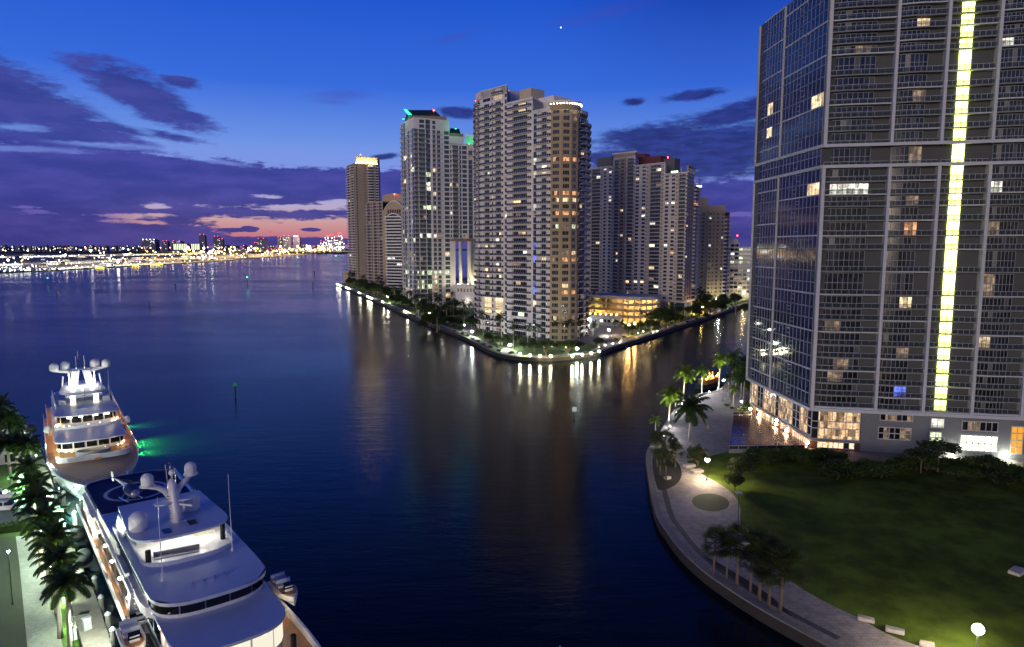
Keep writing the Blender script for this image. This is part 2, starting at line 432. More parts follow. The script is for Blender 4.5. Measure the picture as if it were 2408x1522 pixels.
mm_ = qq.new('ShaderNodeMix', data_type='RGBA', blend_type='MULTIPLY'); mm_.inputs[0].default_value = .42; qq.put(mm_.inputs[6], src); qq.put(mm_.inputs[7], bk_.outputs[0]); qq.l.new(mm_.outputs[2], bb_.inputs['Base Color'])
structure('promenade_paving', mb, PAVE)
mb = MB(); strip(mb, offset(PRO, 0), offset(PRO, 1.1), ZI, 0, .22); structure('promenade_kerb', mb, CAPM)
sub = PRO[25:-3]
mb = MB(); strip(mb, offset(sub, 2.3), offset(sub, 3.3), ZI + .012)
structure('dark_paving_band', mb, mat('dark_paving_setts', (.05, .048, .05), .7, 0, .5, 3))
ov = [(1671 + 44 * math.cos(t) - 3 * math.sin(t), 1182 + 20.5 * math.sin(t) + 4.5 * math.cos(t)) for t in [2 * math.pi * k / 28 for k in range(28)]]
mb = MB(); mb.poly([(*at(u, v, ZI), ZI + .02) for u, v in ov][::-1])
structure('oval_lawn', mb, mat('oval_lawn_grass', (.05, .06, .018), .95, 0, .5, .5, .4))
mb = MB(); mb.poly([(*at(u, v, ZI), ZI + .016) for u, v in [(1650, 1306), (1700, 1342), (1750, 1378), (1800, 1411), (1846, 1440), (1862, 1452), (1850, 1434), (1815, 1404), (1770, 1372), (1720, 1342), (1680, 1318)]][::-1])
structure('planting_bed', mb, SOIL)
mb = MB(); mb.poly([(*at(u, v, ZI), ZI + .016) for u, v in dens([(1538, 1062), (1534, 1085), (1537, 1115), (1546, 1148), (1556, 1153), (1575, 1148), (1594, 1136), (1603, 1116), (1597, 1092), (1580, 1074), (1560, 1062), (1538, 1062)], 3)][::-1])
structure('planting_bed', mb, SOIL)
# forecourt of the tall tower
mb = MB(); mb.poly([(*at(u, v, ZI), ZI + .012) for u, v in [(1714, 1064), (2560, 1135), (2560, 1085), (2000, 1040), (1890, 1040)]])
structure('entrance_paving', mb, mat('entrance_paving_stone', (.20, .17, .15), .7, 0, .15, .4))

# marina bank
DK = [at(u, v, 1.5) for u, v in [(300, 1640), (264, 1522), (225, 1400), (183, 1311), (155, 1235), (138, 1180), (126, 1143), (107, 1089), (84, 1035), (40, 960)]]
DK = DK + [(-215, 240), (-300, 300)]
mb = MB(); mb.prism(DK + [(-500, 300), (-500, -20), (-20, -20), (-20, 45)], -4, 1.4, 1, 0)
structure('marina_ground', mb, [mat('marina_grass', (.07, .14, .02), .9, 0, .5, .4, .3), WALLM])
ddk = DK[:-2]
mb = MB()
inner_dk = [at(u, v, 1.5) for u, v in [(215, 1640), (192, 1522), (163, 1421), (142, 1320), (124, 1240), (110, 1185), (100, 1146), (85, 1092), (58, 1035), (16, 960)]]
strip(mb, ddk, inner_dk, 1.4, 0, .14); structure('dock_walk', mb, BOARD)
mb = MB(); mb.poly([(*at(u, v, 1.4), 1.412) for u, v in [(65, 1530), (46, 1332), (37, 1262), (90, 1258), (112, 1300), (118, 1400), (150, 1530)]][::-1])
structure('gravel_path', mb, GRAVEL)
mb = MB(); mb.poly([(*at(u, v, 1.4), 1.408) for u, v in [(-400, 1540), (65, 1530), (46, 1332), (37, 1262), (-300, 1285)]])
structure('turf_lawn', mb, TURF)
mb = MB(); mb.poly([(*at(u, v, 1.4), 1.41) for u, v in [(-300, 1260), (-120, 1255), (70, 1240), (92, 1200), (70, 1170), (-300, 1165)]])
structure('parking_asphalt', mb, mat('pale_worn_asphalt', (.16, .165, .165), .85, 0, .2, .4))

# low coast on the horizon
mb = MB()
cst = [(-2600 + 120 * i, 8800 + 160 * math.sin(i * 1.3), ) for i in range(76)]
for i in range(75):
    h0 = 9 + 6 * abs(math.sin(i * 2.1)) ; h1 = 9 + 6 * abs(math.sin((i + 1) * 2.1))
    a, c = cst[i], cst[i + 1]
    mb.hexa([(*a, 0), (*c, 0), (c[0], c[1] + 900, 0), (a[0], a[1] + 900, 0), (*a, h0), (*c, h1), (c[0], c[1] + 900, h1), (a[0], a[1] + 900, h0)])
structure('far_coast_land', mb, mat('far_coast', (.012, .015, .02), .95))

# ------------------------------------------------------------------ towers: facade builder
NOLIT = -1


class Tower:
    """walls, windows and balconies of one tower; the 100 windows and balconies that show largest become parts of their own, the rest one part each"""
    def __init__(s, root, wmats, glass=0, frames=None, seed=1):
        s.root = root; s.wall = MB(); s.wm = wmats; s.win = []; s.bal = []; s.r = random.Random(seed)
        s.gl = [GLD, GLT, GLB][glass]; s.fr = frames or FRAME; s.lit = .03; s.litset = {}; s.pick = [0, 0, 1, 1, 2, 3, 5, 5, 5, 5]
        s.balmats = [SLAB, RAILD, RAILW]; s.off = tuple(root.location)

    def edge(s, a, b, bays, zs, K, key=None, wm=0, over=None):
        L = math.hypot(b[0] - a[0], b[1] - a[1]); t = ((b[0] - a[0]) / L, (b[1] - a[1]) / L); n = (t[1], -t[0])
        P = lambda u, o, z: (a[0] + t[0] * u + n[0] * o, a[1] + t[1] * u + n[1] * o, z)
        tot = sum(w for _, w in bays); u0 = 0.
        for bi, (k0, w) in enumerate(bays):
            u1 = u0 + w / tot * L
            run = None
            for fi in range(len(zs) - 1):
                k = k0
                if over: k = over(bi, fi, k0) or k0
                za, zb = zs[fi], zs[fi + 1]; sp = K.get(k)
                bw = sp.get('wm', wm) if sp else wm
                if sp is None or sp['t'] == 'wall':
                    if run and run[2] == bw: run[1] = zb
                    else:
                        if run: s.wall.quad(P(u0, 0, run[0]), P(u1, 0, run[0]), P(u1, 0, run[1]), P(u0, 0, run[1]), run[2])
                        run = [za, zb, bw]
                    continue
                if run: s.wall.quad(P(u0, 0, run[0]), P(u1, 0, run[0]), P(u1, 0, run[1]), P(u0, 0, run[1]), run[2]); run = None
                mx = sp.get('mx', .12) * (u1 - u0); wa, wb = u0 + mx, u1 - mx
                ha, hb = za + sp.get('sill', .8), zb - sp.get('head', .4); rc = sp.get('rec', .25); Wl = s.wall
                if mx > .01:
                    Wl.quad(P(u0, 0, za), P(wa, 0, za), P(wa, 0, zb), P(u0, 0, zb), bw); Wl.quad(P(wb, 0, za), P(u1, 0, za), P(u1, 0, zb), P(wb, 0, zb), bw)
                if ha > za + .01: Wl.quad(P(wa, 0, za), P(wb, 0, za), P(wb, 0, ha), P(wa, 0, ha), bw)
                if hb < zb - .01: Wl.quad(P(wa, 0, hb), P(wb, 0, hb), P(wb, 0, zb), P(wa, 0, zb), bw)
                Wl.quad(P(wa, 0, ha), P(wb, 0, ha), P(wb, -rc, ha), P(wa, -rc, ha), bw); Wl.quad(P(wa, -rc, hb), P(wb, -rc, hb), P(wb, 0, hb), P(wa, 0, hb), bw)
                Wl.quad(P(wa, 0, ha), P(wa, -rc, ha), P(wa, -rc, hb), P(wa, 0, hb), bw); Wl.quad(P(wb, -rc, ha), P(wb, 0, ha), P(wb, 0, hb), P(wb, -rc, hb), bw)
                d = math.hypot(P(wa, 0, 0)[0], P(wa, 0, 0)[1]); fc = -(n[0] * P(wa, 0, 0)[0] + n[1] * P(wa, 0, 0)[1]) / d
                lit = s.litset.get((key, fi, bi), None)
                if lit is None: lit = s.r.choice(s.pick) if s.r.random() < sp.get('lit', s.lit) else NOLIT
                s.win.append(((wb - wa) * (hb - ha) * fc / d / d, P, wa, wb, ha, hb, rc, sp.get('panes', 2), lit, sp.get('rails', 0), sp.get('solid', 0)))
                if sp['t'] == 'bal':
                    pr = sp.get('proj', 1.5); ex = sp.get('ext', 0.)
                    s.bal.append(((wb - wa) * 1.2 * fc / d / d, P, u0 + sp.get('bx0', 0) * (u1 - u0) - ex, u1 - sp.get('bx1', 0) * (u1 - u0) + ex, za, pr, sp.get('rail', 'block'), sp.get('bow', 0.)))
            if run: s.wall.quad(P(u0, 0, run[0]), P(u1, 0, run[0]), P(u1, 0, run[1]), P(u0, 0, run[1]), run[2])
            u0 = u1

    def wingeo(s, mb, w):
        _, P, wa, wb, ha, hb, rc, pn, lit, rails, solid = w
        mg = 1 if lit < 0 else 2 + lit
        l0, l1 = 0, pn
        if mg > 1 and wb - wa > 3.2 and pn > 3:      # in a wide opening only one room is lit
            hsh = int(abs(wa * 7 + ha * 13)); ln = max(2, pn // 2 - hsh % 2); l0 = hsh % (pn - ln + 1); l1 = l0 + ln
        for i in range(pn): mb.quad(P(wa + (wb - wa) * i / pn, -rc, ha), P(wa + (wb - wa) * (i + 1) / pn, -rc, ha), P(wa + (wb - wa) * (i + 1) / pn, -rc, hb), P(wa + (wb - wa) * i / pn, -rc, hb), mg if l0 <= i < l1 else 1)
        if solid:   # a curtain wall part: a solid side panel
            mb.quad(P(wa + (wb - wa) * solid, -rc + .04, ha), P(wb, -rc + .04, ha), P(wb, -rc + .04, hb), P(wa + (wb - wa) * solid, -rc + .04, hb), 0)
        fw = .045
        def bar(ua, ub, za, zb): mb.hexa([P(ua, -rc, za), P(ub, -rc, za), P(ub, -rc + .06, za), P(ua, -rc + .06, za), P(ua, -rc, zb), P(ub, -rc, zb), P(ub, -rc + .06, zb), P(ua, -rc + .06, zb)], 0)
        for i in range(pn + 1):
            u = wa + (wb - wa) * i / pn; bar(max(wa, u - fw), min(wb, u + fw), ha, hb)
        bar(wa, wb, hb - .09, hb); bar(wa, wb, ha, ha + .07)
        for i in range(rails):
            z = ha + (hb - ha) * (i + 1) / (rails + 1); bar(wa, wb, z - .05, z + .05)

    def balgeo(s, mb, w):
        _, P, ua, ub, z, pr, rail, bow = w
        nseg = 4 if bow else 1
        th = .22
        for i in range(nseg):
            a_, b_ = ua + (ub - ua) * i / nseg, ua + (ub - ua) * (i + 1) / nseg
            fa = pr + bow * math.sin(math.pi * i / nseg); fb = pr + bow * math.sin(math.pi * (i + 1) / nseg)
            mb.hexa([P(a_, -.1, z - th), P(b_, -.1, z - th), P(b_, fb, z - th), P(a_, fa, z - th), P(a_, -.1, z), P(b_, -.1, z), P(b_, fb, z), P(a_, fa, z)], 0)
            if rail == 'block':      # dark glass panels between white posts
                n_ = max(1, round((b_ - a_) / 1.5))
                for j in range(n_):
                    c_, d_ = a_ + (b_ - a_) * (j + .06) / n_, a_ + (b_ - a_) * (j + .94) / n_
                    f_ = lambda u: fa + (fb - fa) * (u - a_) / (b_ - a_)
                    mb.hexa([P(c_, f_(c_) - .1, z + .05), P(d_, f_(d_) - .1, z + .05), P(d_, f_(d_) - .05, z + .05), P(c_, f_(c_) - .05, z + .05), P(c_, f_(c_) - .1, z + 1.1), P(d_, f_(d_) - .1, z + 1.1), P(d_, f_(d_) - .05, z + 1.1), P(c_, f_(c_) - .05, z + 1.1)], 1)
                    mb.hexa([P(d_, f_(d_) - .14, z), P(d_ + .12, f_(d_) - .14, z), P(d_ + .12, f_(d_) - .02, z), P(d_, f_(d_) - .02, z), P(d_, f_(d_) - .14, z + 1.05), P(d_ + .12, f_(d_) - .14, z + 1.05), P(d_ + .12, f_(d_) - .02, z + 1.05), P(d_, f_(d_) - .02, z + 1.05)], 2)
            elif rail == 'solid':
                mb.hexa([P(a_, fa - .18, z), P(b_, fb - .18, z), P(b_, fb - .02, z), P(a_, fa - .02, z), P(a_, fa - .18, z + .95), P(b_, fb - .18, z + .95), P(b_, fb - .02, z + .95), P(a_, fa - .02, z + .95)], 0)
            else:                    # thin white rails
                for zz in (.25, .55, .85, 1.05):
                    mb.hexa([P(a_, fa - .1, z + zz), P(b_, fb - .1, z + zz), P(b_, fb - .05, z + zz), P(a_, fa - .05, z + zz), P(a_, fa - .1, z + zz + .06), P(b_, fb - .1, z + zz + .06), P(b_, fb - .05, z + zz + .06), P(a_, fa - .05, z + zz + .06)], 2)
                if rail == 'glass':
                    mb.quad(P(a_, fa - .07, z + .1), P(b_, fb - .07, z + .1), P(b_, fb - .07, z + 1.02), P(a_, fa - .07, z + 1.02), 1)
        for u_, f_ in ((ua, pr), (ub - .08, pr)):
            mb.hexa([P(u_, 0, z), P(u_ + .08, 0, z), P(u_ + .08, f_ - .06, z), P(u_, f_ - .06, z), P(u_, 0, z + 1.05), P(u_ + .08, 0, z + 1.05), P(u_ + .08, f_ - .06, z + 1.05), P(u_, f_ - .06, z + 1.05)], 1 if rail in ('block', 'glass') else (0 if rail == 'solid' else 2))

    def roof(s, poly, z, m=0, par=1.0, base=None, sides=False):
        """flat roof on a footprint with a parapet; sides: also plain walls down to base"""
        w = s.wall
        if sides: w.prism(poly, base, z, m, m, False)
        else: w.poly([(*p_, z) for p_ in poly], m)
        if par:
            n_ = len(poly)
            cx, cy = sum(p_[0] for p_ in poly) / n_, sum(p_[1] for p_ in poly) / n_
            sc = lambda p_, k: (cx + (p_[0] - cx) * k, cy + (p_[1] - cy) * k)
            for i in range(n_):
                a, c = poly[i], poly[(i + 1) % n_]
                w.hexa([(*sc(a, 1.004), z - .4), (*sc(c, 1.004), z - .4), (*sc(c, .985), z - .4), (*sc(a, .985), z - .4), (*sc(a, 1.004), z + par), (*sc(c, 1.004), z + par), (*sc(c, .985), z + par), (*sc(a, .985), z + par)], m)

    def finish(s, nwin=100, nbal=100):
        wl = s.wall.build('wall', s.wm, s.root, off=s.off)
        wm = [s.fr, s.gl] + LITS
        for lst, geo, nm, mats, nmax in ((s.win, s.wingeo, 'window', wm, nwin), (s.bal, s.balgeo, 'balcony', s.balmats, nbal)):
            lst.sort(key=lambda w: -w[0])
            for w in lst[:nmax]:
                mb = MB(); geo(mb, w); mb.build(nm, mats, s.root, off=s.off)
            if len(lst) > nmax:
                mb = MB()
                for w in lst[nmax:]: geo(mb, w)
                mb.build(nm, mats, s.root, off=s.off, kind='stuff')
        return wl


def levels(z0, z1, fh):
    n = max(1, round((z1 - z0) / fh)); return [z0 + (z1 - z0) * i / n for i in range(n + 1)]


def pxd(u, Y): return (xat(u, 580, Y), Y)


REDL = emi('red_obstruction_lamp', (1, .04, .02), 40)
def beacon(root, x, y, z, h=2.2):
    mb = MB(); mb.path([(x, y, z), (x, y, z + h)], .1, 5, 0); mb.ball((x, y, z + h), .55, 8, 5, 1)
    return mb.build('obstruction_light', [RAILW, REDL], root, off=tuple(root.location))


def lerp(a, b, t): return (a[0] + (b[0] - a[0]) * t, a[1] + (b[1] - a[1]) * t)


# ---- the tall pale tower on the island's tip, with its round brown corner
NC = (19.5, 352.); A2 = (-17.5, 393.); A1 = (-20.6, 400.); A0 = (-21.6, 412.)
root = thing('apartment_tower', 'tall white tower with a round brown window bay crowned by a row of lamps', 'tower', (10, 375, ZI))
T = Tower(root, [WHITE, BROWN, mat('penthouse_stucco', (.5, .42, .30), .8, 0, .1, .5)], 0, seed=4); T4 = T
K = {'w': dict(t='win', mx=.1, sill=.55, head=.5, panes=2), 'n': dict(t='win', mx=.1, sill=.5, head=.7, panes=1), 'g': dict(t='win', mx=.06, sill=.15, head=.15, panes=2, rec=.12),
     'B': dict(t='bal', mx=.17, sill=.1, head=.75, panes=6, proj=1.5, rec=.9, bx0=-.02, bx1=-.02), 'b': dict(t='bal', mx=.22, sill=.1, head=.75, panes=4, proj=1.4, rec=.7),
     'C': dict(t='bal', mx=.30, sill=.1, head=.75, panes=3, proj=1.5, rec=.8), 'r': dict(t='win', mx=.13, sill=.5, head=.75, panes=4, wm=1, rec=.3), 'R': dict(t='wall', wm=1),
     'h': dict(t='win', mx=.12, sill=.6, head=.5, panes=8, rec=.5), 'L': dict(t='win', mx=.06, sill=.1, head=.1, panes=3, lit=1., rec=1.2)}
z0 = ZI; zsR = levels(z0, 119.0, 3.38); fh = zsR[1] - zsR[0]
zsM = zsR + [zsR[-1] + fh * (i + 1) for i in range(2)]; zsL = zsM + [zsM[-1] + fh * (i + 1) for i in range(3)]
pa, pb = lerp(A2, NC, .40), lerp(A2, NC, .76)
T.lit = .07; T.pick = [0, 0, 0, 0, 1, 5, 5, 5, 5]
for f_, bs in ((14, (0, 1)), (23, (0,)), (9, (1, 3))):
    for b_ in bs: T.litset[('L', f_, b_)] = 0
for k_, l_ in {('L', 10, 1): 0, ('L', 10, 3): 0, ('L', 26, 1): 1, ('M', 16, 1): 0, ('M', 13, 1): 1, ('M', 19, 1): 5, ('M', 11, 1): 5, ('M', 8, 1): 0, ('L', 16, 3): 0, ('L', 15, 3): 1, ('S', 27, 1): 1, ('S', 20, 1): 1, ('S', 19, 1): 5, ('S', 8, 1): 4, ('S', 7, 1): 4, ('S', 14, 1): 4, ('S', 12, 1): 4,
                ('M', 3, 1): 3, ('M', 37 - 1, 1): 0, ('M', 35, 1): 0}.items(): T.litset[k_] = l_
def ovL(bi, fi, k):
    if fi in (3, 4, 5) and bi in (1, 3): return 'L'
    if fi == 38 and bi in (1, 2, 3): return 'w'
    if fi >= 39 and bi != 3: return '.'
for i in range(3, 6):
    for b_ in (1, 3): T.litset[('L', i, b_)] = 0
T.edge(A2, pa, [('.', .5), ('b', 4.2), ('n', .7), ('b', 4.4), ('.', .5), ('w', 1.1)], zsL, K, 'L', over=ovL)
T.edge(pa, pb, [('.', .6), ('B', 7.2), ('.', .5)], zsM, K, 'M', over=lambda b_, f_, k: 'h' if f_ == 3 and b_ == 1 else None)
T.edge(pb, NC, [('.', .25), ('g', 1.1), ('.', .2), ('C', 4.2)], zsR, K, 'S')
cc, rr = (28.9, 361.), 10.6
th0, th1 = math.atan2(NC[1] - cc[1], NC[0] - cc[0]), math.atan2(357.2 - cc[1], 34.6 - cc[0])
RD = math.hypot(NC[0] - cc[0], NC[1] - cc[1]); RE = math.hypot(34.6 - cc[0], 357.2 - cc[1])
arc = []
for i in range(5):
    t_ = th0 + (th1 - th0) * i / 4; r_ = RD + (RE - RD) * i / 4 + 0.9 * math.sin(math.pi * i / 4)
    arc.append((cc[0] + r_ * math.cos(t_), cc[1] + r_ * math.sin(t_)))
LITA = {27: 2, 22: 2, 21: 0, 19: 2, 17: 3, 13: 0, 12: 2, 7: 2, 3: 5}
for f_, l_ in LITA.items():
    for e_ in range(4):
        if not (f_ in (13, 7, 3) and e_ in (0, 3)) : T.litset[('A%d' % e_, f_, 1)] = l_ if rnd.random() < .85 else 5
for i in range(4): T.edge(arc[i], arc[i + 1], [('R', .12), ('r', 1), ('R', .12)], zsR, K, 'A%d' % i, wm=1)
EE, FF = (39.8, 366.), (40.6, 395.)
K['E'] = dict(t='bal', mx=.10, sill=.1, head=.4, panes=4, proj=1.9, rec=.6)
T.edge(arc[-1], EE, [('E', 3), ('.', .3)], zsR[:-1], K, 'E'); T.edge(EE, FF, [('E', 5), ('.', 3), ('E', 5)], zsR[:-1], K, 'E2')
T.edge(A1, A2, [('b', 3), ('.', .4)], zsL[:-1], K, 'W'); T.edge(A0, A1, [('b', 4), ('w', 1.)], zsL[:-1], K, 'W2')
bk = [(38, 425), (0, 440), (-20, 430)]
T.wall.prism([A0, A1, A2, pa, lerp(pa, bk[1], .5), (-10, 432)], zsL[-2] - 1, zsL[-1] + .4, 0, 0)
T.wall.prism([pa, pb, lerp(pb, bk[0], .6), lerp(pa, bk[1], .5)], zsM[-1] - 1, zsM[-1] + .9, 0, 0)
T.wall.prism([pb, NC] + arc[1:] + [EE, FF, bk[0], lerp(pb, bk[0], .6)], zsR[-1] - 1.2, zsR[-1] + .6, 0, 0)
T.wall.quad((*FF, z0), (*bk[0], z0), (*bk[0], zsR[-1]), (*FF, zsR[-1])); T.wall.quad((*bk[0], z0), (*bk[1], z0), (*bk[1], zsL[-1]), (*bk[0], zsL[-1]))
T.wall.quad((*bk[1], z0), (*A0, z0), (*A0, zsL[-1]), (*bk[1], zsL[-1]))
for p_, q_, zt, zl in ((pa, lerp(pa, bk[1], .5), zsL[-1], zsM[-1]), (pb, lerp(pb, bk[0], .6), zsM[-1], zsR[-1])):
    T.wall.quad((*p_, zl - 1), (*q_, zl - 1), (*q_, zt), (*p_, zt)); T.wall.quad((*q_, zl - 1), (*p_, zl - 1), (*p_, zt), (*q_, zt))
# roof blocks
o_ = pxd(1250, 382); T.wall.obox(o_, (.67, -.74), 9, 10, zsM[-1], zat(213, 382), 2)
o_ = pxd(1300, 378); T.wall.obox(o_, (.67, -.74), 12, 12, zsR[-1], zat(232, 378), 0)
T.wall.obox(pxd(1200, 402), (.67, -.74), 12, 12, zsM[-1] + 2, zat(219, 402), 0)
T.finish()
# crown over the round bay: an overhanging rim with a row of lamps
mb = MB(); ctr = (29.2, 361.8)
def rim(k): return [(ctr[0] + (p_[0] - ctr[0]) * k, ctr[1] + (p_[1] - ctr[1]) * k) for p_ in dens([NC] + arc[1:-1] + [arc[-1]], 4)]
zr = zsR[-1]; r1, r2, r3 = rim(1.02), rim(1.16), rim(.9)
for i in range(len(r1) - 1):
    mb.quad((*r1[i], zr - 1.2), (*r1[i + 1], zr - 1.2), (*r2[i + 1], zr + 2.2), (*r2[i], zr + 2.2), 1)
    mb.quad((*r2[i], zr + 2.2), (*r2[i + 1], zr + 2.2), (*r2[i + 1], zr + 3.0), (*r2[i], zr + 3.0), 0)
    mb.quad((*r2[i], zr + 3.0), (*r2[i + 1], zr + 3.0), (*r3[i + 1], zr + 3.0), (*r3[i], zr + 3.0), 0)
    mb.quad((*r3[i + 1], zr), (*r3[i], zr), (*r3[i], zr + 3.0), (*r3[i + 1], zr + 3.0), 0)
crown = mb.build('crown_rim', [WHITE, TAN], root, off=tuple(root.location))
CROWNL = emi('crown_lamp', (1, .93, .75), 22)
for i in range(1, len(r2) - 1):
    mb = MB(); mb.ball((*lerp(r2[i], r1[i], .35), zr + 1.75), .5, 6, 4, 0); mb.build('crown_lamp', CROWNL, crown, off=tuple(root.location))
for u, v, Y in ((1122, 236, 402), (1164, 210, 398), (1263, 214, 380)):
    p_ = pxd(u, Y); beacon(root, p_[0], p_[1], zat(v, Y) - 2.6)

# ---- the tower with the green-lit roofs and the bridge-like wing on columns
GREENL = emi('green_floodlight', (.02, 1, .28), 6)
GREENW = emi('green_lit_stucco_panel', (.03, 1, .36), .75, False)
G3, K3, F3, W3 = pxd(947, 574), pxd(977, 543), pxd(1059, 557), pxd(1136, 570)
root = thing('apartment_tower', 'white tower with green lit roofs and a wing raised on tall columns', 'tower', (-70, 565, ZI)); r3t = root
T = Tower(root, [WHITE, mat('roof_band_stucco', (.24, .2, .13), .8, 0, .1, .5), mat('dark_green_roof', (.012, .03, .024), .5, 0, .2, .6)], 1, seed=9)
K = {'w': dict(t='win', mx=.16, sill=.5, head=.55, panes=2), 'W': dict(t='win', mx=.06, sill=.45, head=.5, panes=3), 'n': dict(t='win', mx=.22, sill=.6, head=.6, panes=1), 'g': dict(t='win', mx=.02, sill=.08, head=.08, panes=3, rec=.1),
     'G': dict(t='bal', mx=.05, sill=.1, head=.4, panes=5, proj=1.5, rec=.6, rail='thin'), 'c': dict(t='bal', mx=.16, sill=.3, head=.55, panes=2, proj=.9, rec=.3, rail='thin')}
ztop = zat(279, 545); zs = levels(ZI, ztop, 3.72); fh = zs[1] - zs[0]
T.lit = .075; T.pick = [3, 3, 1, 5, 5, 0, 0]
for f_, bs in ((4, (0, 1, 2)), (7, (0, 1, 2, 4, 5, 7)), (5, (0, 1, 4)), (15, (1, 2, 4)), (21, (1, 2, 4))):
    for b_ in bs: T.litset[('F', f_, b_)] = 3 if f_ != 15 else 1
T.litset[('F', 26, 2)] = 1
def ov3(bi, fi, k):
    if fi >= len(zs) - 3 and k in 'GWc': return 'w' if bi in (1, 4) else '.'
    if fi % 9 == 8 and k == 'g': return 'W'
T.edge(G3, K3, [('c', 2), ('g', 1.6), ('n', 1.2), ('c', 2.4), ('n', 1.2), ('g', 1.6)], zs, K, 'W', over=lambda b_, f_, k: '.' if f_ > len(zs) - 4 and b_ > 1 else None)
T.edge(K3, F3, [('G', 1.9), ('G', 3.1), ('g', 2.0), ('.', .7), ('c', 1.9), ('c', 2.1), ('.', 1.2), ('W', 2.4)], zs, K, 'F', over=ov3)
zlow = levels(ZI, 56, 3.72); ft = pxd(1071, 559)
T.edge(F3, ft, [('.', 1)], zlow, K)
zw1 = zat(341, 560); zsw = levels(56.5, zw1, 3.72)
T.edge(F3, W3, [('n', 1.1), ('G', 2.6), ('n', 1.3), ('W', 2.1), ('.', .5), ('g', 1.7), ('.', .5), ('n', 1.2), ('G', 2.5)], zsw, K, 'R')
bk3 = (-60, 590); bkl = (-92, 600)
T.wall.prism([G3, K3, F3, bk3, bkl], ztop, ztop + .8, 0, 0); T.wall.quad((*F3, ZI), (*bk3, ZI), (*bk3, ztop), (*F3, ztop)); T.wall.quad((*bk3, ZI), (*F3, ZI), (*F3, ztop), (*bk3, ztop))
T.wall.quad((*bk3, ZI), (*bkl, ZI), (*bkl, ztop), (*bk3, ztop)); T.wall.quad((*bkl, ZI), (*G3, ZI), (*G3, ztop), (*bkl, ztop))
wb = [F3, W3, (W3[0] - 4, W3[1] + 24), (F3[0], F3[1] + 26)]
T.wall.prism(wb, 54.2, 56.5, 1, 1); T.wall.prism(wb, zw1, zw1 + 1, 0, 0)
T.wall.prism([ft, (ft[0] - 3, ft[1] + 20), (ft[0] - 9, ft[1] + 20)], ZI, 54.2, 0, 0)
for a_, c_ in ((1, 2), (2, 3)): T.wall.quad((*wb[a_], 56.5), (*wb[c_], 56.5), (*wb[c_], zw1), (*wb[a_], zw1))
# roofs: a band, then a green gable falling back
def gable(poly4, z0_, z1_, zr_, cut):
    a, b_, c_, d_ = poly4
    T.wall.prism([a, b_, c_, d_], z0_, z1_, 1, 1)
    ra, rb = lerp(a, d_, .45), lerp(b_, c_, .45); rb = lerp(ra, rb, cut); b2, c2 = lerp(a, b_, cut + .12), lerp(d_, c_, cut + .12)
    T.wall.quad((*a, z1_ + .05), (*b2, z1_ + .05), (*rb, zr_), (*ra, zr_), 2); T.wall.quad((*c2, z1_ + .05), (*d_, z1_ + .05), (*ra, zr_), (*rb, zr_), 2)
    T.wall.add([(*a, z1_), (*ra, zr_), (*d_, z1_)], [(0, 1, 2)], 2); T.wall.add([(*b2, z1_), (*c2, z1_), (*rb, zr_)], [(0, 1, 2)], 2)
pg = [lerp(K3, G3, .38), lerp(K3, F3, .93), lerp(F3, bk3, .7), (-88, 588)]
gable([lerp(K3, G3, .25), lerp(K3, F3, .93), lerp(F3, bk3, .7), (-90, 586)], ztop + .8, ztop + 3.6, zat(255, 560), .72)
pw = [lerp(F3, W3, 0), lerp(F3, W3, .42), lerp(wb[3], wb[2], .42), wb[3]]
T.wall.prism(pw, zw1, zat(321, 560), 0, 0)
gable(pw, zat(321, 560), zat(314, 560), zat(301, 568), .68)
T.finish(100, 100)
# green floodlights and the lit terrace behind the wing's roof
off = tuple(root.location)
mb = MB(); a_, b_ = lerp(W3, F3, .56), W3
mb.prism([a_, b_, (b_[0], b_[1] + 9), (a_[0], a_[1] + 9)], zw1 + 1, zw1 + 1.3, 0, 0)
mb.hexa([(a_[0], a_[1] + 8.2, zw1 + 1.3), (b_[0], b_[1] + 8.2, zw1 + 1.3), (b_[0], b_[1] + 8.6, zw1 + 1.3), (a_[0], a_[1] + 8.6, zw1 + 1.3), (a_[0], a_[1] + 8.2, zat(317, 575)), (b_[0], b_[1] + 8.2, zat(319, 575)), (b_[0], b_[1] + 8.6, zat(319, 575)), (a_[0], a_[1] + 8.6, zat(317, 575))], 0)
for t_ in (.1, .9): mb.obox(lerp(a_, b_, t_), (1, 0), 1.1, 1.1, zw1 + 1, zat(319, 570), 0)
mb.build('roof_terrace', [WHITE], root, off=off)
def floodlight(x, y, z, e=900, col=(.03, 1, .34), r=.5):
    mb = MB(); mb.box(x - r, y - r, z - .3, x + r, y + r, z, 0); o = mb.build('green_floodlight', GREENL, root, off=off)
    l = bpy.data.lights.new('green_floodlight', 'POINT'); l.energy = e; l.color = col; l.shadow_soft_size = 3.
    lo = bpy.data.objects.new('floodlight_lamp', l); COL.objects.link(lo); lo.location = (x, y, z + .8); return o
for t_ in (.25, .75):
    p_ = lerp(a_, b_, t_); floodlight(p_[0], p_[1] + 3, zw1 + 2.0, 900)
p_ = lerp(K3, G3, .62); floodlight(p_[0] - 1.2, p_[1] - 1.5, ztop + 2.6, 700)
p_ = pxd(1074, 555); floodlight(p_[0], p_[1], zat(303, 556), 900)
# the lit green slot at the gable end
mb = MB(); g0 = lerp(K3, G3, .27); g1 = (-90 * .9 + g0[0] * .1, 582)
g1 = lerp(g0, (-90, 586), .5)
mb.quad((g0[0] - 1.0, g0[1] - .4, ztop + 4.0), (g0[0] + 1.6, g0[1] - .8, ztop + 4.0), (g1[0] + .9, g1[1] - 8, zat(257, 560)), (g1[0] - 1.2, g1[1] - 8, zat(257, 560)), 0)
mb.build('lit_roof_edge', GREENL, root, off=off)
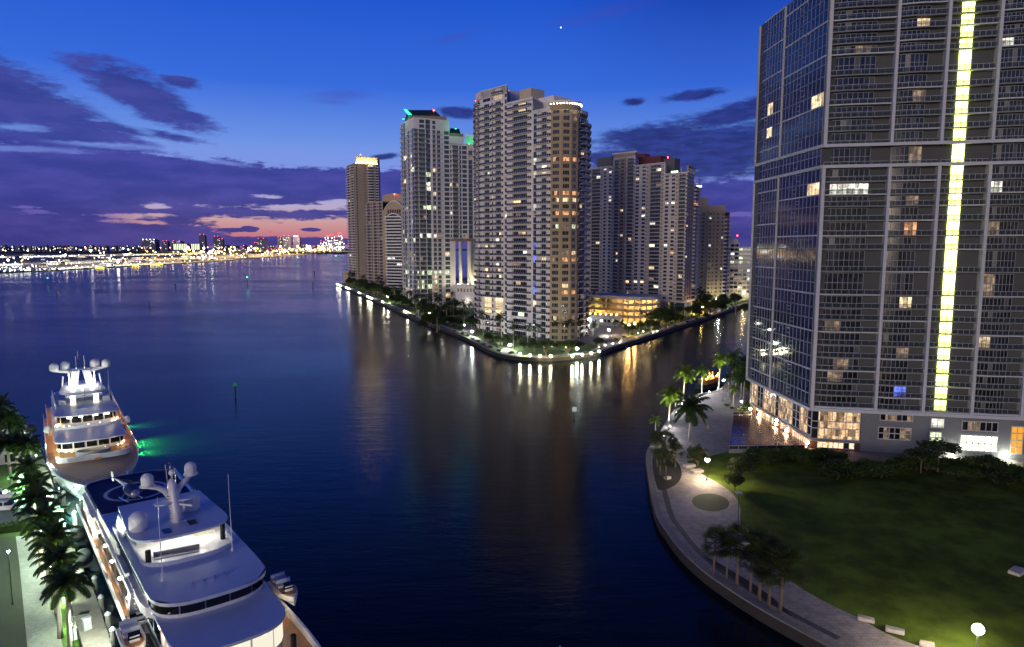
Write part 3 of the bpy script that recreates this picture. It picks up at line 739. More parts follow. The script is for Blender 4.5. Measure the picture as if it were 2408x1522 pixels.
# tall white columns and the podium under the wing
mb = MB()
for u, Y, r_ in ((1082.5, 556, 1.35), (1104, 562, 2.0)):
    p_ = pxd(u, Y); mb2 = MB(); mb2.lathe([(r_, 17), (r_, 54.2)], (p_[0], p_[1], 0), 16); mb2.build('column', mat('lit_white_column', (.68, .64, .5), .7, 0, .05, .4), root, off=off, smooth=True)
mb2 = MB(); p_ = pxd(1117, 572); mb2.obox(p_, (1, 0), 6, 6, 17, 54.2); mb2.build('column', mat('lit_white_column', (.68, .64, .5)), root, off=off)
pp = [pxd(1070, 545), pxd(1124, 538), pxd(1124, 620), pxd(1070, 620)]
mb = MB(); mb.prism(pp, ZI, zat(671, 545), 0, 0); mb.prism([lerp(pp[0], (pp[0][0], 0), .004), (pp[1][0], pp[1][1] - 2), (pp[1][0], pp[1][1] + 3), (pp[0][0], pp[0][1] + 3)], zat(671, 545) + .003, zat(668, 545), 0, 0)
for i in range(6):
    a_ = lerp(pp[0], pp[1], .12 + .14 * i); mb.obox((a_[0], a_[1] - .1), (1, -.1), 1.3, .3, zat(686, 545), zat(678, 545), 1)
mb.build('podium', [WHITE, GLD], root, off=off)
for u, Y, e in ((1080, 548, 900), (1100, 550, 1300), (1112, 565, 900)):
    l = bpy.data.lights.new('podium_lamp', 'POINT'); l.energy = e * 3.5; l.color = (1, .9, .6); l.shadow_soft_size = .5
    p_ = pxd(u, Y); lo = bpy.data.objects.new('podium_lamp_light', l); COL.objects.link(lo); lo.location = (p_[0], p_[1] - 3, zat(671, 545) + 2)
    mb = MB(); mb.ball((p_[0], p_[1] - 3, zat(671, 545) + .7), .5, 8, 5); mb.build('podium_lamp', emi('podium_lamp', (1, .92, .7), 30), root, off=off)
mb = MB(); mb.obox(lerp(K3, G3, .55), (0.6, -.8), 1.8, .5, ZI, zat(655, 555)); mb.build('painted_lit_fin', emi('painted_lit_fin', (.9, .92, .72), .55, False, (.5, .5, .45)), root, off=off)  # the fin holds no lamp; its lit look is put in as emission
beacon(root, *pxd(1024, 556), zat(262, 556) - 1.5)

# ---- the slim tan tower at the far end with the lit yellow crown
G1, K1, F1 = pxd(820, 945), pxd(838, 912), pxd(893, 929)
root = thing('apartment_tower', 'slim tan tower farthest along the shore, its crown lit yellow', 'tower', (-205, 930, ZI))
T = Tower(root, [TAN, TANW, WHITE], 0, seed=21); T.lit = .02; T.pick = [0, 1, 5]
K = {'w': dict(t='win', mx=.2, sill=.7, head=.8, panes=2), 'n': dict(t='win', mx=.3, sill=.7, head=.8, panes=1), 'b': dict(t='bal', mx=.1, sill=.1, head=.6, panes=3, proj=2.0, rec=.8, rail='solid'), 'c': dict(t='bal', mx=.1, sill=.1, head=.6, panes=3, proj=1.2, rec=.8, rail='solid', bow=1.0)}
zt = zat(385, 912); zs = levels(ZI, zt, 3.45)
T.edge(G1, K1, [('b', 4), ('w', 1.6), ('b', 4), ('w', 1.6)], zs, K)
T.edge(K1, F1, [('.', .6), ('w', 1.4), ('.', 3.6), ('n', .8), ('n', .8), ('.', .6), ('c', 4.2), ('.', .5), ('b', 1.8)], zs, K)
B1 = (F1[0] - 5, F1[1] + 40); T.wall.quad((*F1, ZI), (*B1, ZI), (*B1, zt), (*F1, zt)); T.roof([G1, K1, F1, B1], zt, 0, .8)
T.wall.quad((*B1, ZI), (*G1, ZI), (*G1, zt), (*B1, zt))
T.finish(100, 100)
off = tuple(root.location)
CRN = mat('crown_stucco', (.6, .5, .33), .8)
mb = MB(); a_, b_, c_ = lerp(G1, K1, .9), lerp(K1, F1, .02), lerp(K1, F1, .98)
cw = [(a_[0] + 2, a_[1] + 4), (b_[0] + 2, b_[1] + 4), (c_[0] - 1, c_[1] + 4), (c_[0] - 2, c_[1] + 26), (a_[0] + 4, a_[1] + 26)]
mb.prism(cw, zt, zat(369, 915), 0, 0); mb.prism([(x_ * 1.0, y_ - 1.2) for x_, y_ in cw], zat(369, 915) + .01, zat(367, 915), 0, 0)
mb.build('crown', CRN, root, off=off)
for i in range(7):
    p_ = lerp(K1, F1, .06 + .145 * i)
    mb = MB(); mb.box(p_[0] - .5, p_[1] + .6, zt + .8, p_[0] + .5, p_[1] + 1.4, zt + 1.4); mb.build('crown_lamp', emi('yellow_crown_lamp', (1, .72, .30), 22), root, off=off)
    l = bpy.data.lights.new('crown_lamp', 'POINT'); l.energy = 2600; l.color = (1, .74, .34); l.shadow_soft_size = 1.6
    lo = bpy.data.objects.new('crown_lamp_light', l); COL.objects.link(lo); lo.location = (p_[0], p_[1] + .6, zt + 2.4)
beacon(root, *pxd(853, 925), zat(368, 925))
mb = MB(); p_ = pxd(820, 925); mb.obox((p_[0] - .5, p_[1] - 12), (1, 0), 7, 8, ZI, zat(640, 915), 0); mb.obox((p_[0] - .5, p_[1] - 12), (1, 0), 8, 9, zat(640, 915), zat(637, 915), 0)
for k in range(3): mb.box(p_[0] - 2, p_[1] - 16.1, 5 + 3.6 * k, p_[0] + .5, p_[1] - 15.9, 7 + 3.6 * k, 1)
mb.build('annex', [TAN, GLD], root, off=off)

# ---- the lower block with the white arches
G2, M2, F2 = pxd(864, 738), pxd(902, 716), pxd(956, 705)
root = thing('apartment_building', 'lower tan block with two white arches over its striped white balconies', 'building', (-130, 730, ZI))
T = Tower(root, [TAN, WHITE], 0, seed=30); T.lit = .03; T.pick = [0, 1, 5]
K = {'w': dict(t='win', mx=.2, sill=.6, head=.7, panes=2), 'b': dict(t='bal', mx=.06, sill=.1, head=.5, panes=4, proj=1.5, rec=.8, rail='thin'), 's': dict(t='bal', mx=.05, sill=.1, head=.5, panes=8, proj=1.7, rec=.9, rail='solid')}
T.balmats = [mat('white_balcony_concrete', (.72, .72, .72), .7), RAILD, RAILW]
zl = levels(ZI, zat(477, 730), 3.2); za_ = levels(ZI, zat(503, 708), 3.2)
T.edge(G2, M2, [('b', 2.4), ('w', 1.2), ('.', .4), ('b', 2.2), ('w', 1.2), ('b', 2.2), ('.', .5)], zl, K, 'l')
T.edge(M2, F2, [('.', 1.0), ('s', 6.2), ('.', 1.6)], za_, K, 'a')
bks = [(F2[0] - 4, F2[1] + 34), (G2[0], G2[1] + 34)]
T.roof([G2, M2, lerp(M2, bks[0], .8), bks[1]], zl[-1], 0, .8); T.wall.quad((*F2, ZI), (*bks[0], ZI), (*bks[0], zl[-1]), (*F2, zl[-1])); T.wall.quad((*bks[1], ZI), (*G2, ZI), (*G2, zl[-1]), (*bks[1], zl[-1]))
T.wall.quad((*bks[0], ZI), (*bks[1], ZI), (*bks[1], zl[-1]), (*bks[0], zl[-1]))
# arched gable with its white hoop, a second hoop below, a domed block behind
t2 = ((F2[0] - M2[0]), (F2[1] - M2[1])); L2 = math.hypot(*t2); t2 = (t2[0] / L2, t2[1] / L2); n2 = (t2[1], -t2[0])
def archpts(u0, u1, zb, rise, n=14): return [(u0 + (u1 - u0) * i / n, zb + rise * math.sin(math.pi * i / n) ** .8) for i in range(n + 1)]
def P2(u, o, z): return (M2[0] + t2[0] * u + n2[0] * o, M2[1] + t2[1] * u + n2[1] * o, z)
top = archpts(0, L2, za_[-1], zat(474, 710) - za_[-1])
for (ua, za0), (ub, zb0) in zip(top, top[1:]):
    T.wall.quad(P2(ua, 0, za_[-1] - .1), P2(ub, 0, za_[-1] - .1), P2(ub, 0, zb0), P2(ua, 0, za0), 0)
    T.wall.hexa([P2(ua, -3, za0), P2(ub, -3, zb0), P2(ub, .9, zb0), P2(ua, .9, za0), P2(ua, -3, za0 + 1.1), P2(ub, -3, zb0 + 1.1), P2(ub, .9, zb0 + 1.1), P2(ua, .9, za0 + 1.1)], 1)
for (ua, za0), (ub, zb0) in zip(*(lambda a: (a, a[1:]))(archpts(L2 * .08, L2 * .9, zat(520, 708), 7.2))):
    T.wall.hexa([P2(ua, 0, za0), P2(ub, 0, zb0), P2(ub, 2.0, zb0), P2(ua, 2.0, za0), P2(ua, 0, za0 + 1.1), P2(ub, 0, zb0 + 1.1), P2(ub, 2.0, zb0 + 1.1), P2(ua, 2.0, za0 + 1.1)], 1)
for i in range(6):
    u_ = L2 * (.24 + .1 * i); T.wall.hexa([P2(u_ - .9, .05, za_[-1] + .4), P2(u_ + .9, .05, za_[-1] + .4), P2(u_ + .9, .12, za_[-1] + .4), P2(u_ - .9, .12, za_[-1] + .4), P2(u_ - .9, .05, za_[-1] + 4.5), P2(u_ + .9, .05, za_[-1] + 4.5), P2(u_ + .9, .12, za_[-1] + 4.5), P2(u_ - .9, .12, za_[-1] + 4.5)], 2)
T.wm.append(GLD)
T.finish(100, 100)
off = tuple(root.location)
mb = MB(); c_ = pxd(934, 738); mb.obox(c_, t2, 26, 14, zl[-1] - 4, zat(463, 735), 0)
dm = [[(c_[0] + t2[0] * (13 * math.cos(math.pi * i / 12)) + s_ * n2[0] * 7, c_[1] + t2[1] * (13 * math.cos(math.pi * i / 12)) + s_ * n2[1] * 7, zat(463, 735) + 3.2 * math.sin(math.pi * i / 12)) for i in range(13)] for s_ in (-1, 1)]
mb.loft(dm, 0, True, True); mb.build('penthouse', TAN, root, off=off)
beacon(root, *pxd(930, 728), zat(456, 728) - 2.5)

# ---- the broad white and tan tower behind the parking deck
D5 = .88
L5, N5, E5 = pxd(1374, 622 * D5), pxd(1612, 545 * D5), pxd(1640, 577 * D5)
C5a, C5b = lerp(L5, N5, 0), N5
root = thing('apartment_tower', 'broad white tower with a tan middle strip behind the lit parking deck', 'tower', (120, 530, ZI))
T = Tower(root, [mat('cream_stucco', (.72, .64, .53), .75, 0, .1, .5), TAN, mat('maroon_penthouse', (.16, .05, .05), .8, 0, .1, .5), mat('dark_penthouse', (.12, .11, .11), .8, 0, .1, .5)], 0, seed=44)
T.lit = .06; T.pick = [0, 0, 1, 1, 1, 5, 5, 2]; T.balmats = [SLAB, RAILD, mat('grey_railing', (.3, .3, .3), .5)]
K = {'w': dict(t='win', mx=.16, sill=.6, head=.55, panes=2), 't': dict(t='win', mx=.2, sill=.6, head=.55, panes=2, wm=1), 'R': dict(t='wall', wm=1),
     'b': dict(t='bal', mx=.17, sill=.1, head=.6, panes=4, proj=1.4, rec=.8, rail='thin'), 'e': dict(t='bal', mx=.1, sill=.1, head=.5, panes=3, proj=1.9, rec=.6, rail='thin')}
zb5 = zat(708, 480)
def top5(v, Y): return zat(v, Y)
zA = levels(zb5, top5(392, 600 * D5), 2.66); zB = zA + [zA[-1] + 2.66 * i for i in (1, 2)]; zC = levels(zb5, top5(384, 562 * D5), 2.66); zD = zC[:-3]
q1, q2, q3 = lerp(L5, N5, .30), lerp(L5, N5, .52), lerp(L5, N5, .80)
T.edge(L5, q1, [('w', 1.3), ('.', .5), ('b', 5), ('.', .3), ('w', 1.4), ('.', .5), ('w', 1.4), ('.', .4)], zA, K, 'a')
T.edge(q1, q2, [('b', 2.6), ('t', 1.7), ('R', .4), ('b', 3.4)], zB, K, 'b', over=lambda b_, f_, k: ('t' if b_ == 3 and f_ < 22 and False else None))
T.edge(q2, q3, [('w', 1.4), ('.', .4), ('w', 1.4), ('.', .3), ('b', 4.2), ('.', .3)], zC, K, 'c')
T.edge(q3, N5, [('w', 1.3), ('.', .4), ('w', 1.3), ('.', .3), ('b', 2.6)], zD, K, 'd')
T.edge(N5, lerp(N5, E5, .55), [('t', 1), ('t', 1), ('t', 1)], zD[:-1] + [zD[-1] + .01], K, 'e', wm=1)
T.edge(lerp(N5, E5, .55), E5, [('e', 1)], zD[:-2], K, 'f')
bq = lambda p_, k=26: (p_[0] + k * .3, p_[1] + k)
for a_, c_, zz in ((L5, q1, zA), (q1, q2, zB), (q2, q3, zC), (q3, N5, zD)): T.wall.prism([a_, c_, bq(c_), bq(a_)], zz[-1] - .9, zz[-1] + .7, 0, 0)
for p_, z_, zt in ((q1, zA[-1], zB[-1]), (q2, zC[-1], zB[-1]), (q3, zD[-1], zC[-1])):
    T.wall.prism([(p_[0] - .1, p_[1]), (p_[0] + .1, p_[1]), bq(p_, 22)], z_ - .5, zt, 0, 0)
T.wall.quad((*E5, zb5), (*bq(E5), zb5), (*bq(E5), zD[-1]), (*E5, zD[-1])); T.wall.prism([N5, lerp(N5, E5, .55), E5, bq(N5)], zb5 - 1.5, zb5, 0, 0)
T.wall.prism([L5, N5, bq(N5), bq(L5)], zb5 - 1.4, zb5 - .01, 0, 0)
ct = [q1, q2, bq(q2, 14), bq(q1, 14)]
zx = zB[-1]
T.wall.prism(ct, zx + .71, zx + 3, 1, 1); T.wall.prism([(q1[0] - 1, q1[1] - 1), (q2[0] + 1, q2[1] - 1), bq(q2, 15), bq(q1, 15)], zx + 3.01, zx + 4.2, 0, 0)
T.wall.obox(pxd(1426, 560), (.74, -.66), 14, 10, zA[-1], zat(372, 560), 3)
T.wall.obox(pxd(1522, 535), (.74, -.66), 26, 10, zC[-1], zat(371, 535), 2); T.wall.obox(pxd(1500, 542), (.74, -.66), 14, 8, zC[-1], zat(364, 542), 2)
T.wall.obox(pxd(1575, 512), (.74, -.66), 9, 8, zD[-1], zat(374, 512), 3)
# open corner turret on the roof
te = lerp(N5, E5, .55); tl = math.dist(N5, te); td_ = ((te[0] - N5[0]) / tl, (te[1] - N5[1]) / tl)
for t_ in (.04, .5, .96): T.wall.obox(lerp(N5, te, t_), td_, 1.2, 1.2, zD[-1], zat(393, 482), 1)
T.wall.obox(lerp(N5, te, .5), td_, tl + 1.4, 1.6, zat(393, 482), zat(390.5, 482), 1)
for t_ in (.04, .96): c_ = lerp(N5, te, t_); T.wall.obox((c_[0] - 3.5, c_[1] + 3.5), td_, 1., 1., zD[-1], zat(393, 482), 1)
T.finish(100, 100); off = tuple(root.location)
for k in range(5):
    c_ = lerp(N5, E5, .08 + .2 * k) if k < 3 else lerp(q3, N5, .15 + .42 * (k - 3)); mb = MB(); mb.lathe([(1.1, ZI), (1.0, zb5 - 1.4)], (c_[0] + 1.2, c_[1] + 2, 0), 12); mb.build('column', WHITE, root, smooth=True, off=off)
mb = MB(); mb.prism([lerp(L5, N5, .05), lerp(L5, N5, .86), bq(lerp(L5, N5, .86), 20), bq(L5, 20)], ZI, zb5 - 1.41, 0, 0); mb.build('base_block', TANW, root, off=off)
beacon(root, *pxd(1565, 535), zat(371, 535) - 2)
mb = MB(); p_ = lerp(q3, N5, .35); mb.obox((p_[0] + 2, p_[1] + 3), (.74, -.66), 5, .6, zD[-1] + 1.2, zD[-1] + 2.2); mb.build('roof_lamp', emi('pale_green_roof_lamp', (.7, 1, .75), 6), root, off=off)
mb = MB(); p_ = lerp(N5, E5, .8); mb.box(p_[0] - .5, p_[1] - 1.8, zD[-4], p_[0] + 3, p_[1] - 1.2, zD[-4] + 1.1); mb.build('balcony_lamp', emi('blue_balcony_lamp', (.4, .6, 1), 9), root, off=off)

# ---- the plain tan tower past it
G6, M6, K6, F6 = pxd(1628, 620), pxd(1662, 604), pxd(1664, 600), pxd(1702, 606)
root = thing('apartment_tower', 'plain tan tower with small paired windows beyond the broad white one', 'tower', (175, 610, ZI))
T = Tower(root, [TAN, TANW], 0, frames=WHITE, seed=61); T.lit = .06; T.pick = [1, 1, 5, 3]
K = {'w': dict(t='win', mx=.26, sill=.8, head=.75, panes=2), 'n': dict(t='win', mx=.32, sill=.8, head=.75, panes=1), 'e': dict(t='bal', mx=.06, sill=.1, head=.3, panes=3, proj=2.2, rec=.4, rail='thin')}
z6 = levels(ZI, zat(499, 602), 3.36); e6 = (F6[0] + 6.6, F6[1] + 7)
T.edge(G6, M6, [('.', 2), ('w', 1), ('.', .5)], z6, K); T.edge(K6, F6, [('w', 1.25), ('n', .9), ('.', .1), ('w', 1.25), ('.', .25), ('w', 1.1)], z6, K)
T.edge(F6, e6, [('e', 1)], z6[:-1], K); T.wall.quad((*M6, ZI), (*K6, ZI), (*K6, z6[-1]), (*M6, z6[-1]))
T.roof([G6, M6, K6, F6, e6, (F6[0] + 6, F6[1] + 30), (G6[0], G6[1] + 30)], z6[-1], 1, 1.0)
T.wall.obox(pxd(1664, 622), (1, 0), 26, 12, z6[-1], zat(483, 618), 1); T.wall.obox(pxd(1648, 622), (1, 0), 8, 10, z6[-1], zat(466, 622), 1)
T.wall.quad((*e6, ZI), (e6[0], e6[1] + 24, ZI), (e6[0], e6[1] + 24, z6[-1]), (*e6, z6[-1]))
T.finish(100, 100)

# ---- the office block farthest up the river
G7, F7, F7b = pxd(1688, 650), pxd(1738, 642), pxd(1800, 634)
root = thing('office_building', 'low white office block with long bands of windows at the far end of the river', 'building', (215, 650, ZI))
T = Tower(root, [mat('pale_concrete_grid', (.62, .65, .62), .7, 0, .08, .4)], 0, seed=77); T.lit = .3; T.pick = [3, 3, 1, 5, 5, 5]
K = {'o': dict(t='win', mx=.07, sill=.95, head=.55, panes=3, rec=.5)}
z7 = levels(6, zat(573, 645), 3.85); z7b = z7[:-1]
T.edge(G7, F7, [('o', 1)] * 5, z7, K); T.edge(F7, F7b, [('o', 1)] * 6, z7b, K)
T.wall.prism([G7, F7, (F7[0] + 4, F7[1] + 40), (G7[0], G7[1] + 40)], z7[-1] - .01, z7[-1] + .9, 0, 0); T.wall.prism([F7, F7b, (F7b[0], F7b[1] + 40), (F7[0], F7[1] + 40)], z7b[-1] - .01, z7b[-1] + .9, 0, 0)
c_ = [lerp(G7, F7, .1), lerp(G7, F7, .95), (lerp(G7, F7, .95)[0], F7[1] + 26), (G7[0] + 3, F7[1] + 30)]
s_ = [(c_[0][0] + 5, c_[0][1] + 6), (c_[1][0] - 6, c_[1][1] + 6), (c_[2][0] - 6, c_[2][1] - 6), (c_[3][0] + 5, c_[3][1] - 6)]
T.wall.loft([[(*p_, z7[-1] + .9) for p_ in c_], [(*p_, zat(565, 648)) for p_ in c_], [(*p_, zat(555, 655)) for p_ in s_]], 0)
T.wall.prism([G7, F7b, (F7b[0], F7b[1] + 40), (G7[0], G7[1] + 40)], ZI, 6, 0, 0)
T.finish(100, 0); beacon(root, *pxd(1733, 655), zat(556, 655) - 1.6)

# ---- the lit parking deck
YG = 430.
GP = [pxd(1366, 452), pxd(1400, 446), pxd(1456, 436), pxd(1480, 428), pxd(1510, 426), pxd(1538, 430), pxd(1558, 440)]
root = thing('parking_garage', 'curved open parking deck glowing orange between the pale towers', 'parking garage', (80, 440, ZI)); off = tuple(root.location)
gb = [(GP[-1][0] + 6, GP[-1][1] + 28), (GP[0][0] + 6, GP[0][1] + 36)]
DECKL = emi('orange_deck_ceiling_lamp', (1, .66, .26), 50)
GWALL = mat('garage_inner_wall', (.55, .42, .22), .9)
mb = MB(); fl = [ZI, 5.6, 9.4, 13.2, 17.4]
for i, z_ in enumerate(fl):
    top_ = i == len(fl) - 1
    mb.prism(GP + gb, z_ - (.5 if i else .1), z_ + .02, 0 if top_ else 1, 0 if top_ else 1)
    if i and not top_:
        for a_, c_ in zip(GP, GP[1:]): mb.seg(a_, c_, .3, z_ + .021, z_ + 1.1, 1)
for a_, c_ in zip(GP, GP[1:]): mb.seg(a_, c_, .5, fl[-1] - .9, fl[-1] + 1.3, 0)
for a_, c_ in zip(GP, GP[1:]):
    for t_ in (0, .5): p_ = lerp(a_, c_, t_); mb.obox((p_[0], p_[1] + .6), (1, 0), .9, .9, ZI, fl[-1] - .5, 0)
mb.build('deck_structure', [LGREY, TAN], root, off=off)
mb = MB(); mb.prism([(x_ + 2, y_ + 13) for x_, y_ in GP] + gb, ZI, fl[-1] - .51, 0, 0); mb.build('inner_wall', GWALL, root, off=off)
for i in range(4):
    for k in (1, 3, 5):
        p_ = GP[k]; l = bpy.data.lights.new('deck_light', 'POINT'); l.energy = 3000; l.color = (1, .66, .26); l.shadow_soft_size = .6
        lo = bpy.data.objects.new('deck_light', l); COL.objects.link(lo); lo.location = (p_[0] + .8, p_[1] + 7, fl[i + 1] - 1.1)
for i in range(4):
    for a_, c_ in zip(GP, GP[1:]):
        for t_ in (.25, .75):
            p_ = lerp(a_, c_, t_); mb = MB(); mb.obox((p_[0], p_[1] + 5), (1, 0), 2.6, 1.2, fl[i + 1] - .75, fl[i + 1] - .55); mb.build('deck_lamp', DECKL, root, off=off)
# cars on the lit top level and a lit entry ramp wall
def car_mesh():
    mb = MB()
    sec = lambda x, w, zb, zt: [(x, -w, zb), (x, w, zb), (x, w, zt * .75), (x, w * .86, zt), (x, -w * .86, zt), (x, -w, zt * .75)]
    mb.loft([sec(-2.2, .72, .35, .8), sec(-2.1, .86, .25, .95), sec(-1.2, .9, .22, 1.0), sec(.8, .9, .22, .98), sec(1.9, .86, .25, .85), sec(2.25, .7, .35, .7)], 0)
    mb.loft([[(-1.9, -.78, .95), (-1.9, .78, .95), (1.0, .78, .95), (1.0, -.78, .95)], [(-1.35, -.62, 1.45), (-1.35, .62, 1.45), (.3, .62, 1.45), (.3, -.62, 1.45)]], 1)
    mb.box(-1.3, -.6, 1.44, .28, .6, 1.5, 0)
    return mb
def wheel(mb, x, y, r=.33):
    mb.loft([[(x + r * math.cos(t), y + s_ * .11, r + r * math.sin(t)) for t in [2 * math.pi * k / 12 for k in range(12)]] for s_ in (-1, 1)], 0)
CARW = mat('pale_car_paint', (.55, .55, .55), .25, 0, 0, 1, 0, .6); CARG = mat('car_glass', (.01, .012, .015), .08); TYRE = mat('tyre_rubber', (.02, .02, .02), .85)
def build_car(label, loc, rz, paint, group=None, mesh=None):
    t_ = thing('parked_car', label, 'car', loc, rz, group); (mesh or car_mesh()).build('body', [paint, CARG], t_, smooth=False)
    for x_ in (-1.35, 1.35):
        for y_ in (-.82, .82): mb = MB(); wheel(mb, x_, y_); mb.build('wheel', TYRE, t_)
    return t_
for (u, Y, rz, lb, pt) in ((1474, 434, .3, 'pale car on the top parking level beside the first white pillar', CARW), (1500, 432, -.2, 'dark car on the top parking level between two white pillars', mat('dark_car_paint', (.03, .03, .035), .3)), (1527, 436, .2, 'silver car on the top parking level near the round end', mat('silver_car_paint', (.3, .3, .31), .3, .4))):
    p_ = pxd(u, Y); build_car(lb, (p_[0], p_[1] + 1, fl[3] + .02), rz, pt)
# low lit shop terrace in front of the deck, on the island
root = thing('terrace_building', 'low white terrace building lit orange below the parking deck', 'building', (*pxd(1410, 428), ZI)); off = tuple(root.location)
a_, c_ = pxd(1372, 424), pxd(1462, 414); tdir = ((c_[0] - a_[0]) / math.dist(a_, c_), (c_[1] - a_[1]) / math.dist(a_, c_))
mb = MB(); mb.prism([a_, c_, (c_[0] + 2, c_[1] + 12), (a_[0], a_[1] + 14)], ZI, 6.8, 0, 0); mb.seg(a_, c_, .3, 6.81, 7.7, 0)
mb.build('wall', LGREY, root, off=off)
for k in range(5):
    p_ = lerp(a_, c_, .5 + .1 * k); mb = MB(); mb.obox((p_[0], p_[1] - .15), tdir, 1.7, .2, 3.8, 5.4, 0); mb.build('window', [GLD if k % 3 else L_WHITE], root, off=off)
for k in range(7):
    p_ = lerp(a_, c_, .07 + .14 * k); mb = MB(); mb.lathe([(.22, 6.8), (.2, 8.2)], (p_[0], p_[1] + 1.6, 0), 6, 0); mb.ball((p_[0], p_[1] + 1.6, 8.5), .45, 8, 5, 1); mb.build('terrace_lamp', [RAILW, emi('orange_terrace_lamp', (1, .50, .08), 30)], root, off=off)

# ------------------------------------------------------------------ the tall tower on the near bank
IC = (71.3, 159.9); ie = (.9785, -.206); il = (-.0524, .9986)
ILEN = 38.3
root = thing('high_rise_tower', 'tall grey tower with pale fins and a glowing yellow window strip on the near bank', 'tower', (90, 175, ZI)); off = tuple(root.location)
PV = [961, 933, 904, 874, 843, 813, 782, 753, 725, 693, 638, 585, 553, 517, 483, 455, 424, 389, 339, 303, 271, 240, 206, 170, 120, 94, 65, 37, 8, -21, -50, -80]
ZF = [zat(v, 157) for v in PV]; Z0 = ZF[0] - .8
FIN = mat('pale_fin_concrete', (.46, .47, .49), .75, 0, .1, .6)
GREYW = mat('grey_tower_wall', (.066, .068, .074), .8, 0, .1, .6)
GREYP = mat('grey_podium_wall', (.15, .155, .17), .85, 0, .12, .8)
def PF(u, o, z): return (IC[0] + ie[0] * u + ie[1] * o, IC[1] + ie[1] * u - ie[0] * o, z)     # o > 0 comes out of the front
def PL(u, o, z): return (IC[0] + il[0] * u - il[1] * o, IC[1] + il[1] * u + il[0] * o, z)     # along the water side
def phex(P, u0, u1, o0, o1, z0_, z1_, m=0, mbb=None): (mbb or mb).hexa([P(u0, o1, z0_), P(u1, o1, z0_), P(u1, o0, z0_), P(u0, o0, z0_), P(u0, o1, z1_), P(u1, o1, z1_), P(u1, o0, z1_), P(u0, o0, z1_)], m)
cols = [0, 14.3, 24.4, 34.5, 44.6, 58.5, 70.]
REC = -1.6; ztop = ZF[-1]; beltk = 17
# body: back of the balconies, ends
mb = MB()
phex(PF, .4, 70, REC - 12, REC - .06, Z0, ztop, 0)
phex(PF, .4, 70, REC, 0, Z0, ZF[0] - .2, 1)
mb.build('wall', [GREYW, FIN], root, off=off)
TR = Tower(root, [GREYW], 0, seed=5)
bayK = {0: (0, .74, 9), 1: (.0, .68, 7), 2: (.26, .53, 2), 3: (0.05, .70, 8), 4: (0, .62, 8), 5: (0, .7, 6)}
STRIP = emi('yellow_strip_light', (.88, 1, .20), 7.5); STRIPW = emi('white_strip_light', (1, 1, .68), 10)
LITI = {(0, 15): L_WHITE, (1, 12): L_ORANGE, (4, 15): L_WHITE, (3, 24): L_WHITE, (3, 15): L_WHITE, (1, 1): L_BLUE, (0, 12 - 9): L_DIM, (1, 4): L_DIM, (1, 14): L_DIM, (1, 17): L_DIM, (3, 28): L_DIM, (3, 9): L_DIM, (0, 6): L_DIM, (0, 2): L_DIM, (1, 8): L_WARM, (3, 5): L_WARM, (4, 9): L_WARM, (4, 22): L_ORANGE, (1, 21): L_DIM, (0, 24): L_DIM, (3, 12): L_DIM, (4, 4): L_DIM, (1, 26): L_WARM}
wind = []; bals = []; frn = random.Random(31); CURT = mat('pale_curtain_behind_glass', (.085, .09, .10), .3)
